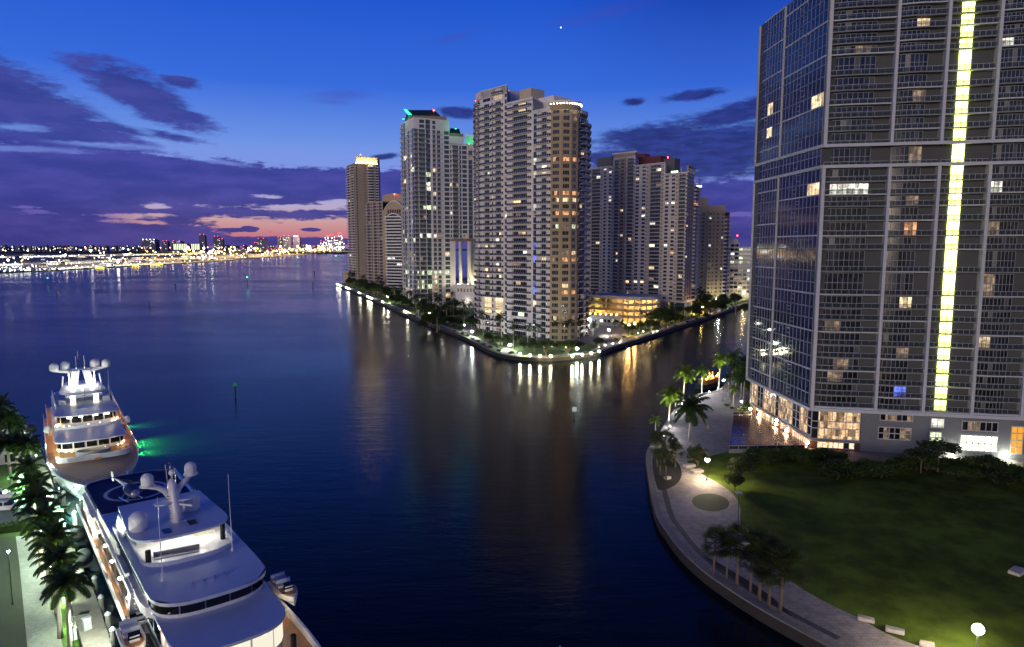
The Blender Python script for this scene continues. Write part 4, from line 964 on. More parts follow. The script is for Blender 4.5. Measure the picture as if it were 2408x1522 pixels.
for bi in range(6):
    c0, c1 = cols[bi] + .35, cols[bi + 1] - .35; wd = c1 - c0; g0, g1, pn = bayK[bi]
    for k in range(len(ZF) - 1):
        za_, zb_ = ZF[k], ZF[k + 1]; tall = zb_ - za_ > 4
        mb = MB(); nf = 4; up = zb_ - (.45 if bi != 2 else .12)
        fold = lambda t: .55 * (1 - abs(2 * t - 1))
        def gz(t): return REC + .12 + fold((t - g0) / (g1 - g0)) * (.9 if bi != 2 else .2)
        segs = 2
        lit = LITI.get((bi, k))
        for s_ in range(pn):
            t0, t1 = g0 + (g1 - g0) * s_ / pn, g0 + (g1 - g0) * (s_ + 1) / pn
            P0, P1 = c0 + wd * t0, c0 + wd * t1
            gm = 3 if frn.random() < .08 else 1
            if lit is not None and (bi != 0 or k == 15 or s_ in (k % 5 + 1, k % 5 + 2, k % 5 + 3)) and (bi != 3 or s_ < 3) and (bi != 1 or s_ > 3) and (bi != 4 or s_ < 3): gm = 2
            if bi == 2: gm = 2
            mb.quad(PF(P0, gz(t0), za_ + .05), PF(P1, gz(t1), za_ + .05), PF(P1, gz(t1), up), PF(P0, gz(t0), up), gm)
            for tt in ((t0, t1) if s_ == pn - 1 else (t0,)):
                uu = c0 + wd * tt; phex(PF, uu - .05, uu + .05, gz(tt) - .02, gz(tt) + .09, za_, up, 0)
            zs_ = [up - .06] + ([za_ + (zb_ - za_) * .48] if tall else [za_ + .95])
            for zz in zs_: mb.hexa([PF(P0, gz(t0) + .08, zz - .06), PF(P1, gz(t1) + .08, zz - .06), PF(P1, gz(t1) - .02, zz - .06), PF(P0, gz(t0) - .02, zz - .06), PF(P0, gz(t0) + .08, zz + .06), PF(P1, gz(t1) + .08, zz + .06), PF(P1, gz(t1) - .02, zz + .06), PF(P0, gz(t0) - .02, zz + .06)], 0)
        wind.append((k, mb, STRIP if bi == 2 else (lit or L_DIM)))
        # balcony: folded slab edge, glass front with a rail
        mb = MB(); fo = lambda t: -.28 + .5 * (1 - abs(2 * min(1, t / .8) - 1)) * (1 if bi != 2 else 0)
        strong = (k % 3 == (0, 1, 2, 0, 1, 2)[bi]) and k not in (17, 18)
        for s_ in range(4):
            t0, t1 = s_ / 4, (s_ + 1) / 4; u0_, u1_ = c0 + wd * t0, c0 + wd * t1
            mb.hexa([PF(u0_, fo(t0), za_ - .28), PF(u1_, fo(t1), za_ - .28), PF(u1_, REC - .03, za_ - .28), PF(u0_, REC - .03, za_ - .28), PF(u0_, fo(t0), za_), PF(u1_, fo(t1), za_), PF(u1_, REC - .03, za_), PF(u0_, REC - .03, za_)], 3 if strong else 0)
            mb.quad(PF(u0_, fo(t0) - .08, za_ + .08), PF(u1_, fo(t1) - .08, za_ + .08), PF(u1_, fo(t1) - .08, za_ + 1.0), PF(u0_, fo(t0) - .08, za_ + 1.0), 1)
            mb.hexa([PF(u0_, fo(t0) - .05, za_ + 1.0), PF(u1_, fo(t1) - .05, za_ + 1.0), PF(u1_, fo(t1) - .12, za_ + 1.0), PF(u0_, fo(t0) - .12, za_ + 1.0), PF(u0_, fo(t0) - .05, za_ + 1.08), PF(u1_, fo(t1) - .05, za_ + 1.08), PF(u1_, fo(t1) - .12, za_ + 1.08), PF(u0_, fo(t0) - .12, za_ + 1.08)], 2)
            for q_ in (0, .5):
                tq = t0 + (t1 - t0) * q_; uq = c0 + wd * tq; phex(PF, uq - .03, uq + .03, fo(tq) - .12, fo(tq) - .05, za_, za_ + 1.0, 2, mb)
        bals.append((k, mb))
RGL = bpy.data.materials.new('railing_glass'); RGL.use_nodes = True
qg = NT(RGL.node_tree); pb_ = qg.n['Principled BSDF']; pb_.inputs['Base Color'].default_value = (.05, .06, .065, 1); pb_.inputs['Roughness'].default_value = .05
tr_ = qg.new('ShaderNodeBsdfTransparent'); tr_.inputs[0].default_value = (.8, .86, .86, 1); mx_ = qg.new('ShaderNodeMixShader'); mx_.inputs[0].default_value = .45
qg.l.new(tr_.outputs[0], mx_.inputs[1]); qg.l.new(pb_.outputs[0], mx_.inputs[2]); qg.l.new(mx_.outputs[0], qg.n['Material Output'].inputs[0])
wind.sort(key=lambda w: w[0]); bals.sort(key=lambda w: w[0])
for i, (k, m_, lt) in enumerate(wind[:100]): m_.build('window', [mat('bronze_mullion', (.24, .25, .26), .5), GLD, lt, CURT], root, off=off)
for k, m_ in bals[:100]: m_.build('balcony', [GREYC, RGL, mat('grey_rail', (.36, .36, .37), .4), FIN], root, off=off)
def merge(lst):
    o_ = MB()
    for it in lst: base = len(o_.v); o_.v += it.v; o_.f += [tuple(i + base for i in f_) for f_ in it.f]; o_.m += it.m
    return o_
rest = {}
for k, m_, lt in wind[100:]: rest.setdefault(lt.name, []).append(m_)
keys = list(rest)
o_ = MB()
for ki, kn in enumerate(keys):
    for it in rest[kn]: base = len(o_.v); o_.v += it.v; o_.f += [tuple(i + base for i in f_) for f_ in it.f]; o_.m += [mm if mm < 2 else (2 + ki if mm == 2 else 2 + len(keys)) for mm in it.m]
o_.build('window', [mat('bronze_mullion', (.22, .215, .21)), GLD] + [MATS[kn] for kn in keys] + [CURT], root, off=off, kind='stuff')
merge([m_ for k, m_ in bals[100:]]).build('balcony', [GREYC, RGL, mat('grey_rail', (.3, .3, .3)), FIN], root, off=off, kind='stuff')
# fins between the bays, the double belt that interrupts them
for ci, u_ in enumerate(cols):
    for za_, zb_ in ((Z0, ZF[beltk]), (ZF[beltk + 1], ztop)):
        mb = MB(); w_ = .75 if ci == 0 else .32
        phex(PF, u_ - w_ + (.75 if ci == 0 else 0), u_ + w_, REC, .3, za_, zb_); mb.build('fin', FIN, root, off=off)
for z_ in (ZF[0] - .8, ZF[beltk], ZF[beltk + 1]):
    mb = MB(); phex(PF, 0, 70, -.35, .42, z_ - .35, z_ + .35); phex(PL, .0, ILEN, -.35, .42, z_ - .35, z_ + .35); mb.build('belt', FIN, root, off=off)
# water side: curtain wall with pale bands
mb = MB(); phex(PL, .7, ILEN + .5, -12, -.05, Z0, ztop, 0); mb.build('side_wall', GREYW, root, off=off)
side = []
midu = 22.5
zsub = []
for k in range(len(ZF) - 1): zsub.append((ZF[k], ZF[k + 1]))
for k, (za_, zb_) in enumerate(zsub):
    for bi, (u0_, u1_, n_) in enumerate(((.8, midu - .25, 11), (midu + .25, ILEN - 3.4, 7))):
        mb = MB(); lit = (k, bi) in ((15, 0), (22, 1), (21, 0), (20, 1)); 
        for s_ in range(n_):
            a_, c_ = u0_ + (u1_ - u0_) * s_ / n_, u0_ + (u1_ - u0_) * (s_ + 1) / n_
            gm = 2 if (lit and s_ in ((0, 1, 2) if bi == 0 else (3, 4))) else 1
            mb.quad(PL(c_, .0, za_ + .1), PL(a_, .0, za_ + .1), PL(a_, .0, zb_ - .1), PL(c_, .0, zb_ - .1), gm)
            phex(PL, a_ - .035, a_ + .035, 0, .08, za_, zb_, 0)
            if s_ in (5, 6) and (k + s_ + bi) % 2: phex(PL, a_, c_, 0, .09, za_ + 1.0, za_ + 1.12, 0); phex(PL, a_, c_, 0, .09, zb_ - .9, zb_ - .8, 0)
        phex(PL, u0_, u1_, 0, .1, zb_ - .13, zb_ + .13, 3)
        if zb_ - za_ > 4: phex(PL, u0_, u1_, 0, .1, za_ + 2.55, za_ + 2.7, 0)
        if k % 3 == (2 if bi == 0 else 0): phex(PL, u0_ - .2, u1_ + .2, 0, .22, zb_ - .22, zb_ + .12, 4)
        side.append((k, mb))
smats = [mat('side_mullion', (.30, .31, .34), .45), GLB, L_WARM, mat('side_spandrel', (.16, .17, .2), .4), FIN]
side.sort(key=lambda w: w[0])
for k, m_ in side: m_.build('curtain_wall_panel', smats, root, off=off)
for za_, zb_ in ((Z0, ZF[beltk]), (ZF[beltk + 1], ztop)):
    mb = MB(); phex(PL, midu - .3, midu + .3, -.2, .3, za_, zb_); phex(PL, ILEN - .3, ILEN + .3, -.2, .3, za_, zb_)
    for k, (a_, c_) in enumerate(zsub):
        if za_ - .1 <= a_ < zb_: phex(PL, ILEN - 3.3, ILEN - .3, -3, 0, a_ - .25, a_, 1); phex(PL, ILEN - 3.3, ILEN - .31, -.06, 0, a_ + .95, a_ + 1.02, 1)
    mb.build('corner_frame', [FIN, GREYC], root, off=off)
# podium: glazed restaurant corner, grey wall with windows
zp = Z0 - .35; REST = litroom('restaurant_interior', (1, .62, .32), 1.25, .05, 1.1); LOB = litroom('entrance_interior', (1, .60, .33), 2.2, .3, 1.)
zm = zat(1030, 161)
mb = MB(); phex(PF, .6, 11.6, -.9 - 8, -.9, ZI, zp, 0); phex(PL, .6, ILEN - 1, -9, -.9, ZI, zp, 0)
phex(PF, 11.6, 70, -10, -.6, ZI, zp, 1); mb.build('podium_wall', [mat('dark_red_stone', (.10, .045, .03), .5), GREYP], root, off=off)
def glazed(P, u0_, u1_, n_, z0_, z1_, zr, o, mtl, name='podium_glazing', flip=False, darks=()):
    mb = MB()
    for s_ in range(n_):
        a_, c_ = u0_ + (u1_ - u0_) * s_ / n_, u0_ + (u1_ - u0_) * (s_ + 1) / n_
        ps = [P(a_, o, z0_), P(c_, o, z0_), P(c_, o, z1_), P(a_, o, z1_)]
        mb.quad(*(ps[::-1] if flip else ps), 2 if s_ in darks else 1)
        phex(P, a_ - .07, a_ + .07, o - .02, o + .14, z0_, z1_, 0, mb)
        if s_ == n_ - 1: phex(P, c_ - .07, c_ + .07, o - .02, o + .14, z0_, z1_, 0, mb)
    for z_ in zr: phex(P, u0_, u1_, o - .02, o + .16, z_ - .1, z_ + .1, 0, mb)
    return mb.build(name, [LGREY, mtl, GLD], root, off=off)
h_ = zp - zm
glazed(PF, .6, 11.4, 7, zm, zp - .1, [zm + .1, zm + h_ * .38, zm + h_ * .62, zp - .2], -.85, REST, darks=(0,))
glazed(PF, 2.2, 10.4, 7, ZI + .2, zm - .5, [ZI + .25, zm - .6], -.85, LOB, 'entrance_glazing', darks=(5,))
glazed(PL, .6, ILEN - 2, 18, zm + .6, zp - .1, [zm + .7, zm + .6 + h_ * .32, zm + .6 + h_ * .6, zp - .2], -.85, REST, flip=True, darks=(0, 3, 4, 9, 14, 15))
glazed(PL, 2., 10, 7, ZI + .3, zm - .3, [ZI + .4, zm - .4], -.85, LOB, 'entrance_glazing', flip=True); glazed(PL, 21, 33, 9, ZI + .3, zm - .3, [ZI + .4], -.85, LOB, 'entrance_glazing', flip=True, darks=(7, 8))
mb = MB(); phex(PF, .3, 11.7, -.9, -.3, zm - .42, zm - .02); phex(PL, .3, ILEN - 1.5, -.9, -.3, zm + .16, zm + .56); mb.build('podium_ledge', GREYC, root, off=off)
mb = MB(); phex(PL, 11.8, 16.2, -.8, -.5, ZI + .6, ZI + 2.1); phex(PL, 11.8, 16.2, -.8, -.5, ZI + 2.3, ZI + 3.6); mb.build('service_door', mat('pale_door_panel', (.6, .62, .66), .5), root, off=off)
def pwin(u0_, u1_, n_, v0, v1, mtl, rail=1, o=-.55, darks=()):
    z1_, z0_ = zat(v0, 156), zat(v1, 156)
    return glazed(PF, u0_, u1_, n_, z0_, z1_, [z0_ + .1] + [z0_ + (z1_ - z0_) * (i + 1) / (rail + 1) for i in range(rail)] + [z1_ - .1], o, mtl, 'podium_window', darks=darks)
pwin(15.6, 22.6, 6, 975, 992, L_DIM, 0, darks=(0, 3, 4)); pwin(15.4, 22.4, 6, 1006, 1036, L_DIM, 1, darks=(0, 2, 3))
pwin(26.5, 29.2, 2, 980, 1003, L_WHITE, 0); pwin(26.4, 28.9, 2, 1011, 1040, L_GREEN, 1)
pwin(33.0, 40.3, 6, 983, 1006, L_DIM, 0, darks=(0, 3, 4, 5)); pwin(32.7, 40.3, 6, 1014, 1052, emi('bright_lit_windows', (.95, 1, .80), 2.6), 1, -.2)
pwin(43.1, 45.5, 2, 990, 1054, emi('amber_lit_window', (1, .42, .02), 1.0), 3, -.5)
# wall lamps along the terrace: warm globes on the ledge
for P_, u_ in ((PL, .2), (PL, 11.2), (PL, 17.4), (PL, 28.), (PL, 34.5)):
    mb = MB(); c_ = P_(u_, .2, zm - .9); mb.ball(c_, .42, 8, 5); mb.build('wall_lamp', emi('warm_wall_lamp', (1, .66, .38), 55), root, off=off)
    l = bpy.data.lights.new('wall_lamp', 'POINT'); l.energy = 150; l.color = (1, .6, .34); l.shadow_soft_size = .3
    lo = bpy.data.objects.new('wall_lamp_light', l); COL.objects.link(lo); lo.location = P_(u_, .9, zm - 1.6)
for u_ in (31.2, 42.2):
    mb = MB(); c_ = PF(u_, .4, zat(1058, 156)); mb.ball(c_, .35, 8, 5); mb.build('wall_lamp', emi('white_wall_lamp', (.95, 1, .8), 110), root, off=off)
    l = bpy.data.lights.new('wall_lamp', 'POINT'); l.energy = 420; l.color = (.95, 1, .8); l.shadow_soft_size = .3
    lo = bpy.data.objects.new('wall_lamp_light', l); COL.objects.link(lo); lo.location = PF(u_, 1.1, zat(1058, 156))
# terrace deck with its railing
td = [at(u, v, 2.4) for u, v in [(1714, 1058), (1724, 977), (1766, 975)]] + [PL(ILEN - 3, .1, 0)[:2], PL(0, .1, 0)[:2], at(1892, 1056, 2.4)]
mb = MB(); mb.prism(td[::-1] if False else [td[0], td[5], td[4], td[3], td[2], td[1]], ZI, 2.4, 1, 0)
o_ = mb.build('terrace_deck', [mat('polished_red_brown_deck', (.16, .075, .05), .22, 0, .25, .5), GREYC], None, off=(0, 0, 0)); tag(o_, 'polished red brown terrace deck at the foot of the tall grey tower', 'terrace')
def railing(pts, z, label, hh=1.0, step=2.2, name='railing', mats=None, group=None):
    t_ = thing(name, label, 'railing', (pts[0][0], pts[0][1], z), 0, group); of = tuple(t_.location); mats = mats or [LGREY, RAILD]
    top_ = MB(); pan = MB()
    for a_, c_ in zip(pts, pts[1:]):
        n_ = max(1, round(math.dist(a_, c_) / step))
        top_.seg(a_, c_, .08, z + hh - .08, z + hh); top_.seg(a_, c_, .06, z + .08, z + .14); pan.seg(a_, c_, .03, z + .16, z + hh - .1)
        for i in range(n_ + 1): p_ = lerp(a_, c_, i / n_); top_.obox(p_, (1, 0), .09, .09, z, z + hh - .08)
    top_.build('rail_frame', mats[0], t_, off=of); pan.build('rail_panel', mats[1], t_, off=of); return t_
railing([td[5], td[0]], 2.4, 'metal railing with dark panels along the front edge of the red terrace deck')
railing([td[0], td[1]], 2.4, 'thin low railing along the river edge of the red terrace deck', .6)
railing([td[1], td[2]], 2.4, 'short railing across the far end of the red terrace deck')

# ------------------------------------------------------------------ yachts
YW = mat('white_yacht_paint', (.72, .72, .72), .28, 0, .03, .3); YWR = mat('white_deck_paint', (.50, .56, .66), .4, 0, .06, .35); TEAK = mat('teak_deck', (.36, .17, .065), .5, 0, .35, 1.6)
YHULL = mat('dark_blue_hull', (.012, .02, .045), .12); YGL = mat('dark_yacht_glass', (.008, .009, .012), .05); STEEL = mat('polished_steel', (.7, .7, .7), .15, 1.)
TEAKD = mat('worn_teak_deck', (.19, .085, .045), .55, 0, .3, 1.4); HELI = mat('blue_helideck', (.006, .022, .12), .7, 0, .15, .4, 0, .15); BLACKC = mat('black_canvas', (.012, .012, .012), .8)
YLW = emi('warm_deck_light', (1, .70, .38), 14); YLWH = emi('white_deck_light', (1, .95, .82), 12)


def plan(s0, s1, w, rf, n=10, ta=1., e=2.3):
    """deck outline: straight sides from s0, a rounded front ending at s1; ta narrows the aft end"""
    out = [(s0, -w * ta), (s1 - rf, -w)]
    for i in range(1, n):
        t = math.pi * (-.5 + i / n)
        c, s_ = math.cos(t), math.sin(t)
        out.append((s1 - rf + rf * abs(c) ** (2 / e), w * (abs(s_) ** (2 / e)) * (1 if s_ > 0 else -1)))
    out += [(s1 - rf, w), (s0, w * ta)]
    return out


def wallband(mb, pl, z0, z1, m=0, th=.12, closed=False, skip=()):
    n = len(pl)
    for i in range(n if closed else n - 1):
        if i in skip: continue
        mb.seg(pl[i], pl[(i + 1) % n], th, z0, z1, m)


def frontwindows(root, pl, z0, z1, panes, mats, name='window', gap=.12, o=.06):
    """glass panes along a rounded front, each a part"""
    L = [0]
    for a, c in zip(pl, pl[1:]): L.append(L[-1] + math.dist(a, c))
    def pos(d):
        for i in range(len(pl) - 1):
            if d <= L[i + 1] + 1e-6: return lerp(pl[i], pl[i + 1], (d - L[i]) / max(1e-6, L[i + 1] - L[i])), (pl[i], pl[i + 1])
        return pl[-1], (pl[-2], pl[-1])
    cx = sum(p_[0] for p_ in pl) / len(pl); cy = sum(p_[1] for p_ in pl) / len(pl)
    for i in range(panes):
        d0, d1 = L[-1] * (i + gap / 2) / panes, L[-1] * (i + 1 - gap / 2) / panes
        mb = MB(); k = 4
        for j in range(k):
            a, _ = pos(d0 + (d1 - d0) * j / k); c, _ = pos(d0 + (d1 - d0) * (j + 1) / k); mb.seg(a, c, .16 + 2 * o, z0, z1)
        mb.build(name, mats, root)


def rails(mb, pl, z, hh=1.0, r=.03, step=1.6, m=0, n=3):
    for j in range(n): mb.path([(*p_, z + hh * (j + 1) / n) for p_ in pl], r, 4, m)
    for a, c in zip(pl, pl[1:]):
        k = max(1, round(math.dist(a, c) / step))
        for i in range(k): p_ = lerp(a, c, i / k); mb.path([(*p_, z), (*p_, z + hh)], r, 4, m)


def hull(root, L, w, zd, mats, bowfull=.62, name='hull', flare=1.5, sheer=1.2, stern0=0.):
    """lofted sections from transom to stem"""
    mb = MB(); rings = []
    def half(t): return w if t < bowfull else w * max(.02, 1 - ((t - bowfull) / (1 - bowfull)) ** 2.2) ** .8
    N = 26
    for i in range(N + 1):
        t = i / N; s_ = stern0 + (L - stern0) * t; h_ = half(t); z = zd + sheer * max(0, t - .45) ** 1.5 * 2
        hb = h_ * (.90 if t < .6 else max(.15, .90 - (t - .6) * flare)); so = -2.5 * max(0, t - .75) * 4 * (1)
        rings.append([(s_ + so, -hb * .7, -1.2), (s_ + so * .8, -hb, .2), (s_ + so * .3, -(hb + h_) / 2, zd * .55), (s_, -h_, z), (s_, -h_ + .25, z), (s_, h_ - .25, z), (s_, h_, z), (s_ + so * .3, (hb + h_) / 2, zd * .55), (s_ + so * .8, hb, .2), (s_ + so, hb * .7, -1.2)])
    mb.loft(rings, 0); 
    mb.build(name, mats, root, smooth=False)
    return [(stern0 + (L - stern0) * i / N, half(i / N)) for i in range(N + 1)], lambda t: zd + sheer * max(0, t - .45) ** 1.5 * 2


def dome(root, c, r, h, ped=.5, mats=None, name='radar_dome'):
    mb = MB(); prof = [(r * .92, 0), (r, .06 * h), (r, h - r * .95)] + [(max(.02, r * math.cos(t)), h - r * .95 + r * .95 * math.sin(t)) for t in [math.pi / 2 * k / 6 for k in range(1, 7)]]
    mb.lathe(prof, c, 20, 0); o = mb.build(name, mats or YW, root, smooth=True); return o


def plight(name, loc, e, col, r=.3, parent=None, spot=None, rot=None):
    l = bpy.data.lights.new(name, 'SPOT' if spot else 'POINT'); l.energy = e; l.color = col; l.shadow_soft_size = r
    if spot: l.spot_size = R(spot); l.spot_blend = .7
    o = bpy.data.objects.new(name, l); COL.objects.link(o); o.location = loc
    if rot is not None: o.rotation_euler = Vector(rot).to_track_quat('-Z', 'Y').to_euler()
    if parent: o.parent = parent
    return o


# ---- the near yacht: helideck aft, white tiers forward
YA = thing('motor_yacht', 'large white yacht nearest the dock with a blue helideck and white radar domes', 'yacht', (0, 0, 0))
YA.location = (-138 * .619 + 19.7 * .785, 138 * .785 + 19.7 * .619, 0); YA.rotation_euler = (0, 0, math.atan2(-.785, .619))
LA = 92.; hl, shz = hull(YA, LA, 8.2, 4.2, [YHULL], .66)
mb = MB()   # bulwark along the rail, white inside
for sd in (-1, 1):
    pl = [(s_, sd * h_) for s_, h_ in hl]
    for i in range(len(pl) - 1):
        z0_, z1_ = shz(i / 26), shz((i + 1) / 26); a, c = pl[i], pl[i + 1]
        if math.dist(a, c) > .2: mb.hexa([(a[0], a[1], z0_), (c[0], c[1], z1_), (c[0], c[1] - sd * .22, z1_), (a[0], a[1] - sd * .22, z0_), (a[0], a[1] + sd * .1, z0_ + 1.0), (c[0], c[1] + sd * .1, z1_ + 1.0), (c[0], c[1] - sd * .16, z1_ + 1.0), (a[0], a[1] - sd * .16, z0_ + 1.0)])
mb.build('bulwark', YW, YA)
mb = MB(); mb.poly([(s_, -h_ + .2, shz(0) + .02 + max(0, 0)) for s_, h_ in hl if s_ < 60] + [(s_, h_ - .2, shz(0) + .02) for s_, h_ in hl[::-1] if s_ < 60])
r_ = [(s_, h_, shz(s_ / LA)) for s_, h_ in hl if s_ >= 56]
for (s0, h0, z0_), (s1, h1, z1_) in zip(r_, r_[1:]): mb.quad((s0, -h0 + .2, z0_ + .03), (s1, -h1 + .2, z1_ + .03), (s1, h1 - .2, z1_ + .03), (s0, h0 - .2, z0_ + .03))
mb.build('teak_deck', TEAK, YA)
# main deckhouse (under the lowest roof), side walls lit from the side decks
mb = MB(); mb.prism(plan(8, 65.5, 5.9, 5.4, 14, 1., 2.8), 4.25, 7.9, 0, 0); mb.build('main_deckhouse', YW, YA)
frontwindows(YA, plan(8, 65.5, 5.9, 5.4, 14, 1., 2.8)[1:-1], 5.2, 7.5, 7, [emi('lit_blinds', (1, .93, .74), .95, False)], gap=.10)
for sd in (-1, 1):
    for k in range(7, 9):
        mb = MB(); mb.box(18 + 4.4 * k, sd * 5.92 - .06, 5.4, 21.4 + 4.4 * k, sd * 5.92 + .06, 7.2); mb.build('window', YGL, YA)
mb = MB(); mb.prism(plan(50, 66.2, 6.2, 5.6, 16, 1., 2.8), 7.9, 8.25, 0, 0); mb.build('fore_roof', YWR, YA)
for sd in (-1, 1):      # the full-width aft house leaves only a narrow lit walkway
    mb = MB(); mb.hexa([(9, sd * 5.95, 4.25), (45, sd * 5.95, 4.25), (45, sd * 7.3, 4.25), (9, sd * 7.3, 4.25), (9, sd * 5.95, 7.95), (47, sd * 5.95, 7.95), (47, sd * 7.3, 7.95), (9, sd * 7.3, 7.95)]); mb.build('side_house', YW, YA)
    for k in range(10): mb = MB(); mb.box(10 + 3.5 * k, sd * 7.34 - .05, 5.5, 13.1 + 3.5 * k, sd * 7.34 + .05, 7.3); mb.build('window', YGL, YA)
    for k in range(6): plight('walkway_light', (11 + 6.4 * k, sd * 7.75, 5.6), 130, (1, .88, .62), .2, YA)
# upper side decks, aft superstructure
mb = MB(); mb.prism(plan(17.6, 55.5, 6.9, 5), 7.0, 8.2, 0, 0); mb.build('upper_deckhouse', YW, YA)
mb = MB(); mb.prism(plan(30, 57.9, 6.25, 5.0, 16, 1., 2.9), 8.26, 9.9, 0, 0); mb.build('bridge_deckhouse', YW, YA)
frontwindows(YA, plan(30, 57.9, 6.25, 5.0, 16, 1., 2.9)[1:-1], 8.75, 9.65, 7, [YGL], gap=.06)
for sd in (-1, 1):
    mb = MB(); mb.box(31, sd * 6.25 - .08, 8.8, 50, sd * 6.25 + .08, 9.7); mb.build('window', YGL, YA)
# bridge-deck roof with the sunken lit lounge
rf = plan(29, 58.4, 6.55, 5.2, 16, 1., 2.9); well = plan(33, 47.4, 5.55, 3.6, 16, 1., 2.8)
mb = MB()
for z_ in (9.9, 10.3):
    pass
nW = len(well)
mb.loft([[(*p_, 9.9) for p_ in rf], [(*p_, 10.3) for p_ in rf]], 0, False)
# roof ring: between outline and well
def ringpts(pl, n=40):
    L = [0]
    for a, c in zip(pl, pl[1:] + pl[:1]): L.append(L[-1] + math.dist(a, c))
    out = []
    for i in range(n):
        d = L[-1] * i / n
        for j in range(len(pl)):
            if d <= L[j + 1]: out.append(lerp(pl[j], pl[(j + 1) % len(pl)], (d - L[j]) / max(1e-6, L[j + 1] - L[j]))); break
    return out
ra, rb = [], []
cxw = 40.
for i in range(48):
    t = -math.pi + 2 * math.pi * i / 48; d = (math.cos(t), math.sin(t))
    def hit(pl):
        best = None
        for a, c in zip(pl, pl[1:] + pl[:1]):
            ex, ey = c[0] - a[0], c[1] - a[1]; den = d[0] * ey - d[1] * ex
            if abs(den) < 1e-9: continue
            tt = ((a[0] - cxw) * ey - a[1] * ex) / den; uu = ((a[0] - cxw) * d[1] - a[1] * d[0]) / den
            if tt > 0 and -1e-6 <= uu <= 1 + 1e-6: best = tt if best is None else min(best, tt)
        return (cxw + d[0] * best, d[1] * best)
    ra.append(hit(rf)); rb.append(hit(well))
for i in range(48):
    j = (i + 1) % 48; mb.quad((*ra[i], 10.3), (*ra[j], 10.3), (*rb[j], 10.3), (*rb[i], 10.3)); mb.quad((*ra[j], 9.9), (*ra[i], 9.9), (*rb[i], 9.9), (*rb[j], 9.9)); mb.quad((*rb[j], 9.5), (*rb[i], 9.5), (*rb[i], 10.3), (*rb[j], 10.3))
wallband(mb, [(x_, y_) for x_, y_ in rb] + [rb[0]], 10.3, 10.75, 0, .25)
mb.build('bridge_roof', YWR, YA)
mb = MB(); mb.prism(well, 9.40, 9.52, 0, 0); mb.build('lounge_floor', mat('pale_deck_floor', (.55, .52, .46), .5, 0, .1, .6), YA)
mb = MB(); mb.prism([(33, -4.9), (37, -4.9), (37.4, 0), (37, 4.9), (33, 4.9)], 9.53, 12.0, 0, 0); mb.build('lounge_house', YW, YA)
for k in range(7):
    mb = MB(); y_ = -4.2 + 1.22 * k; mb.box(37.02 + .12 * (1 - abs(y_) / 4.2) * 2, y_, 10.5, 37.3 + .1, y_ + 1.0, 11.6); mb.build('window', [emi('lounge_window', (1, .86, .6), .8, False)], YA)
mb = MB(); mb.obox((43.5, -1.2), (.18, 1), 5.2, 1.2, 9.53, 10.0, 0); mb.obox((42.9, -1.1), (.18, 1), 5.4, .35, 10.0, 10.5, 0); mb.build('sofa', mat('grey_cushions', (.35, .33, .31), .9, 0, .1, 2), YA)
mb = MB(); mb.obox((43.4, 3.0), (1, -.35), 3.6, 1.7, 9.53, 9.75, 0); mb.build('teak_table', TEAK, YA)
mb = MB(); mb.obox((38.6, 3.4), (0, 1), 2.6, 1.0, 9.53, 10.2, 0); mb.build('bar', mat('cream_cabinet', (.6, .54, .4), .4), YA)
for y_ in (-4.9, 4.9):
    mb = MB(); mb.lathe([(.34, 9.5), (.34, 12.2)], (45.6 if y_ < 0 else 42.3, y_, 0), 10); mb.build('canvas_wrapped_post', BLACKC, YA)
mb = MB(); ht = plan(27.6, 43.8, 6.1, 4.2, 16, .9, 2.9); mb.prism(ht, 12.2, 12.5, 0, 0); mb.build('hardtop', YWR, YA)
for sd in (-1, 1):     # hardtop side supports
    mb = MB(); mb.hexa([(28, sd * 6.4, 8.2), (33, sd * 6.4, 8.2), (33, sd * 6.1, 8.2), (28, sd * 6.1, 8.2), (30, sd * 5.9, 12.2), (36, sd * 5.9, 12.2), (36, sd * 5.6, 12.2), (30, sd * 5.6, 12.2)]); mb.build('hardtop_support', YW, YA)
# light under the hardtop
for k, (s_, y_) in enumerate(((40.5, -4), (41.5, -1.4), (41.5, 1.4), (40.5, 4))):
    mb = MB(); mb.box(s_ - .5, y_ - .5, 12.08, s_ + .5, y_ + .5, 12.18); mb.build('ceiling_light', YLWH, YA); 
plight('lounge_light', (41, -2.6, 11.9), 170, (1, .92, .74), .5, YA); plight('lounge_light', (41, 2.6, 11.9), 170, (1, .92, .74), .5, YA); plight('lounge_light', (38.5, 0, 11.9), 130, (1, .92, .74), .5, YA)
# domes and mast on the hardtop
dome(YA, (38.6, -4.7, 12.5), 1.15, 2.5); dome(YA, (35.4, 2.6, 12.5), 1.15, 2.5)
mb = MB(); sec = lambda s_, z_, w_, l_: [(s_ + l_ * math.cos(t), w_ * math.sin(t), z_) for t in [2 * math.pi * k / 14 for k in range(14)]]
mb.loft([sec(38.0, 12.5, .8, 1.5), sec(37.5, 14.2, .72, 1.25), sec(36.9, 16.4, .62, 1.0), sec(36.6, 17.4, .55, .85), sec(36.5, 17.8, .3, .5)]); mb.build('mast', YW, YA, smooth=True)
for sd, z0_, y1_, z1_, s1_ in ((-1, 16.6, -3.0, 17.5, 36.6), (1, 16.8, 2.7, 17.7, 35.6)):
    mb = MB(); pts = [(36.8, sd * .3, z0_ - 1.2), (36.7, sd * .9, z0_ - .2), (36.6, sd * 1.7, (z0_ + z1_) / 2), (s1_, y1_, z1_)]
    mb.path(pts, [.5, .42, .38, .3], 8); mb.lathe([(.95, 0), (1.0, .16)], (s1_, y1_, z1_), 16); mb.build('mast_arm', YW, YA, smooth=True); dome(YA, (s1_, y1_, z1_ + .16), .78, 1.7)
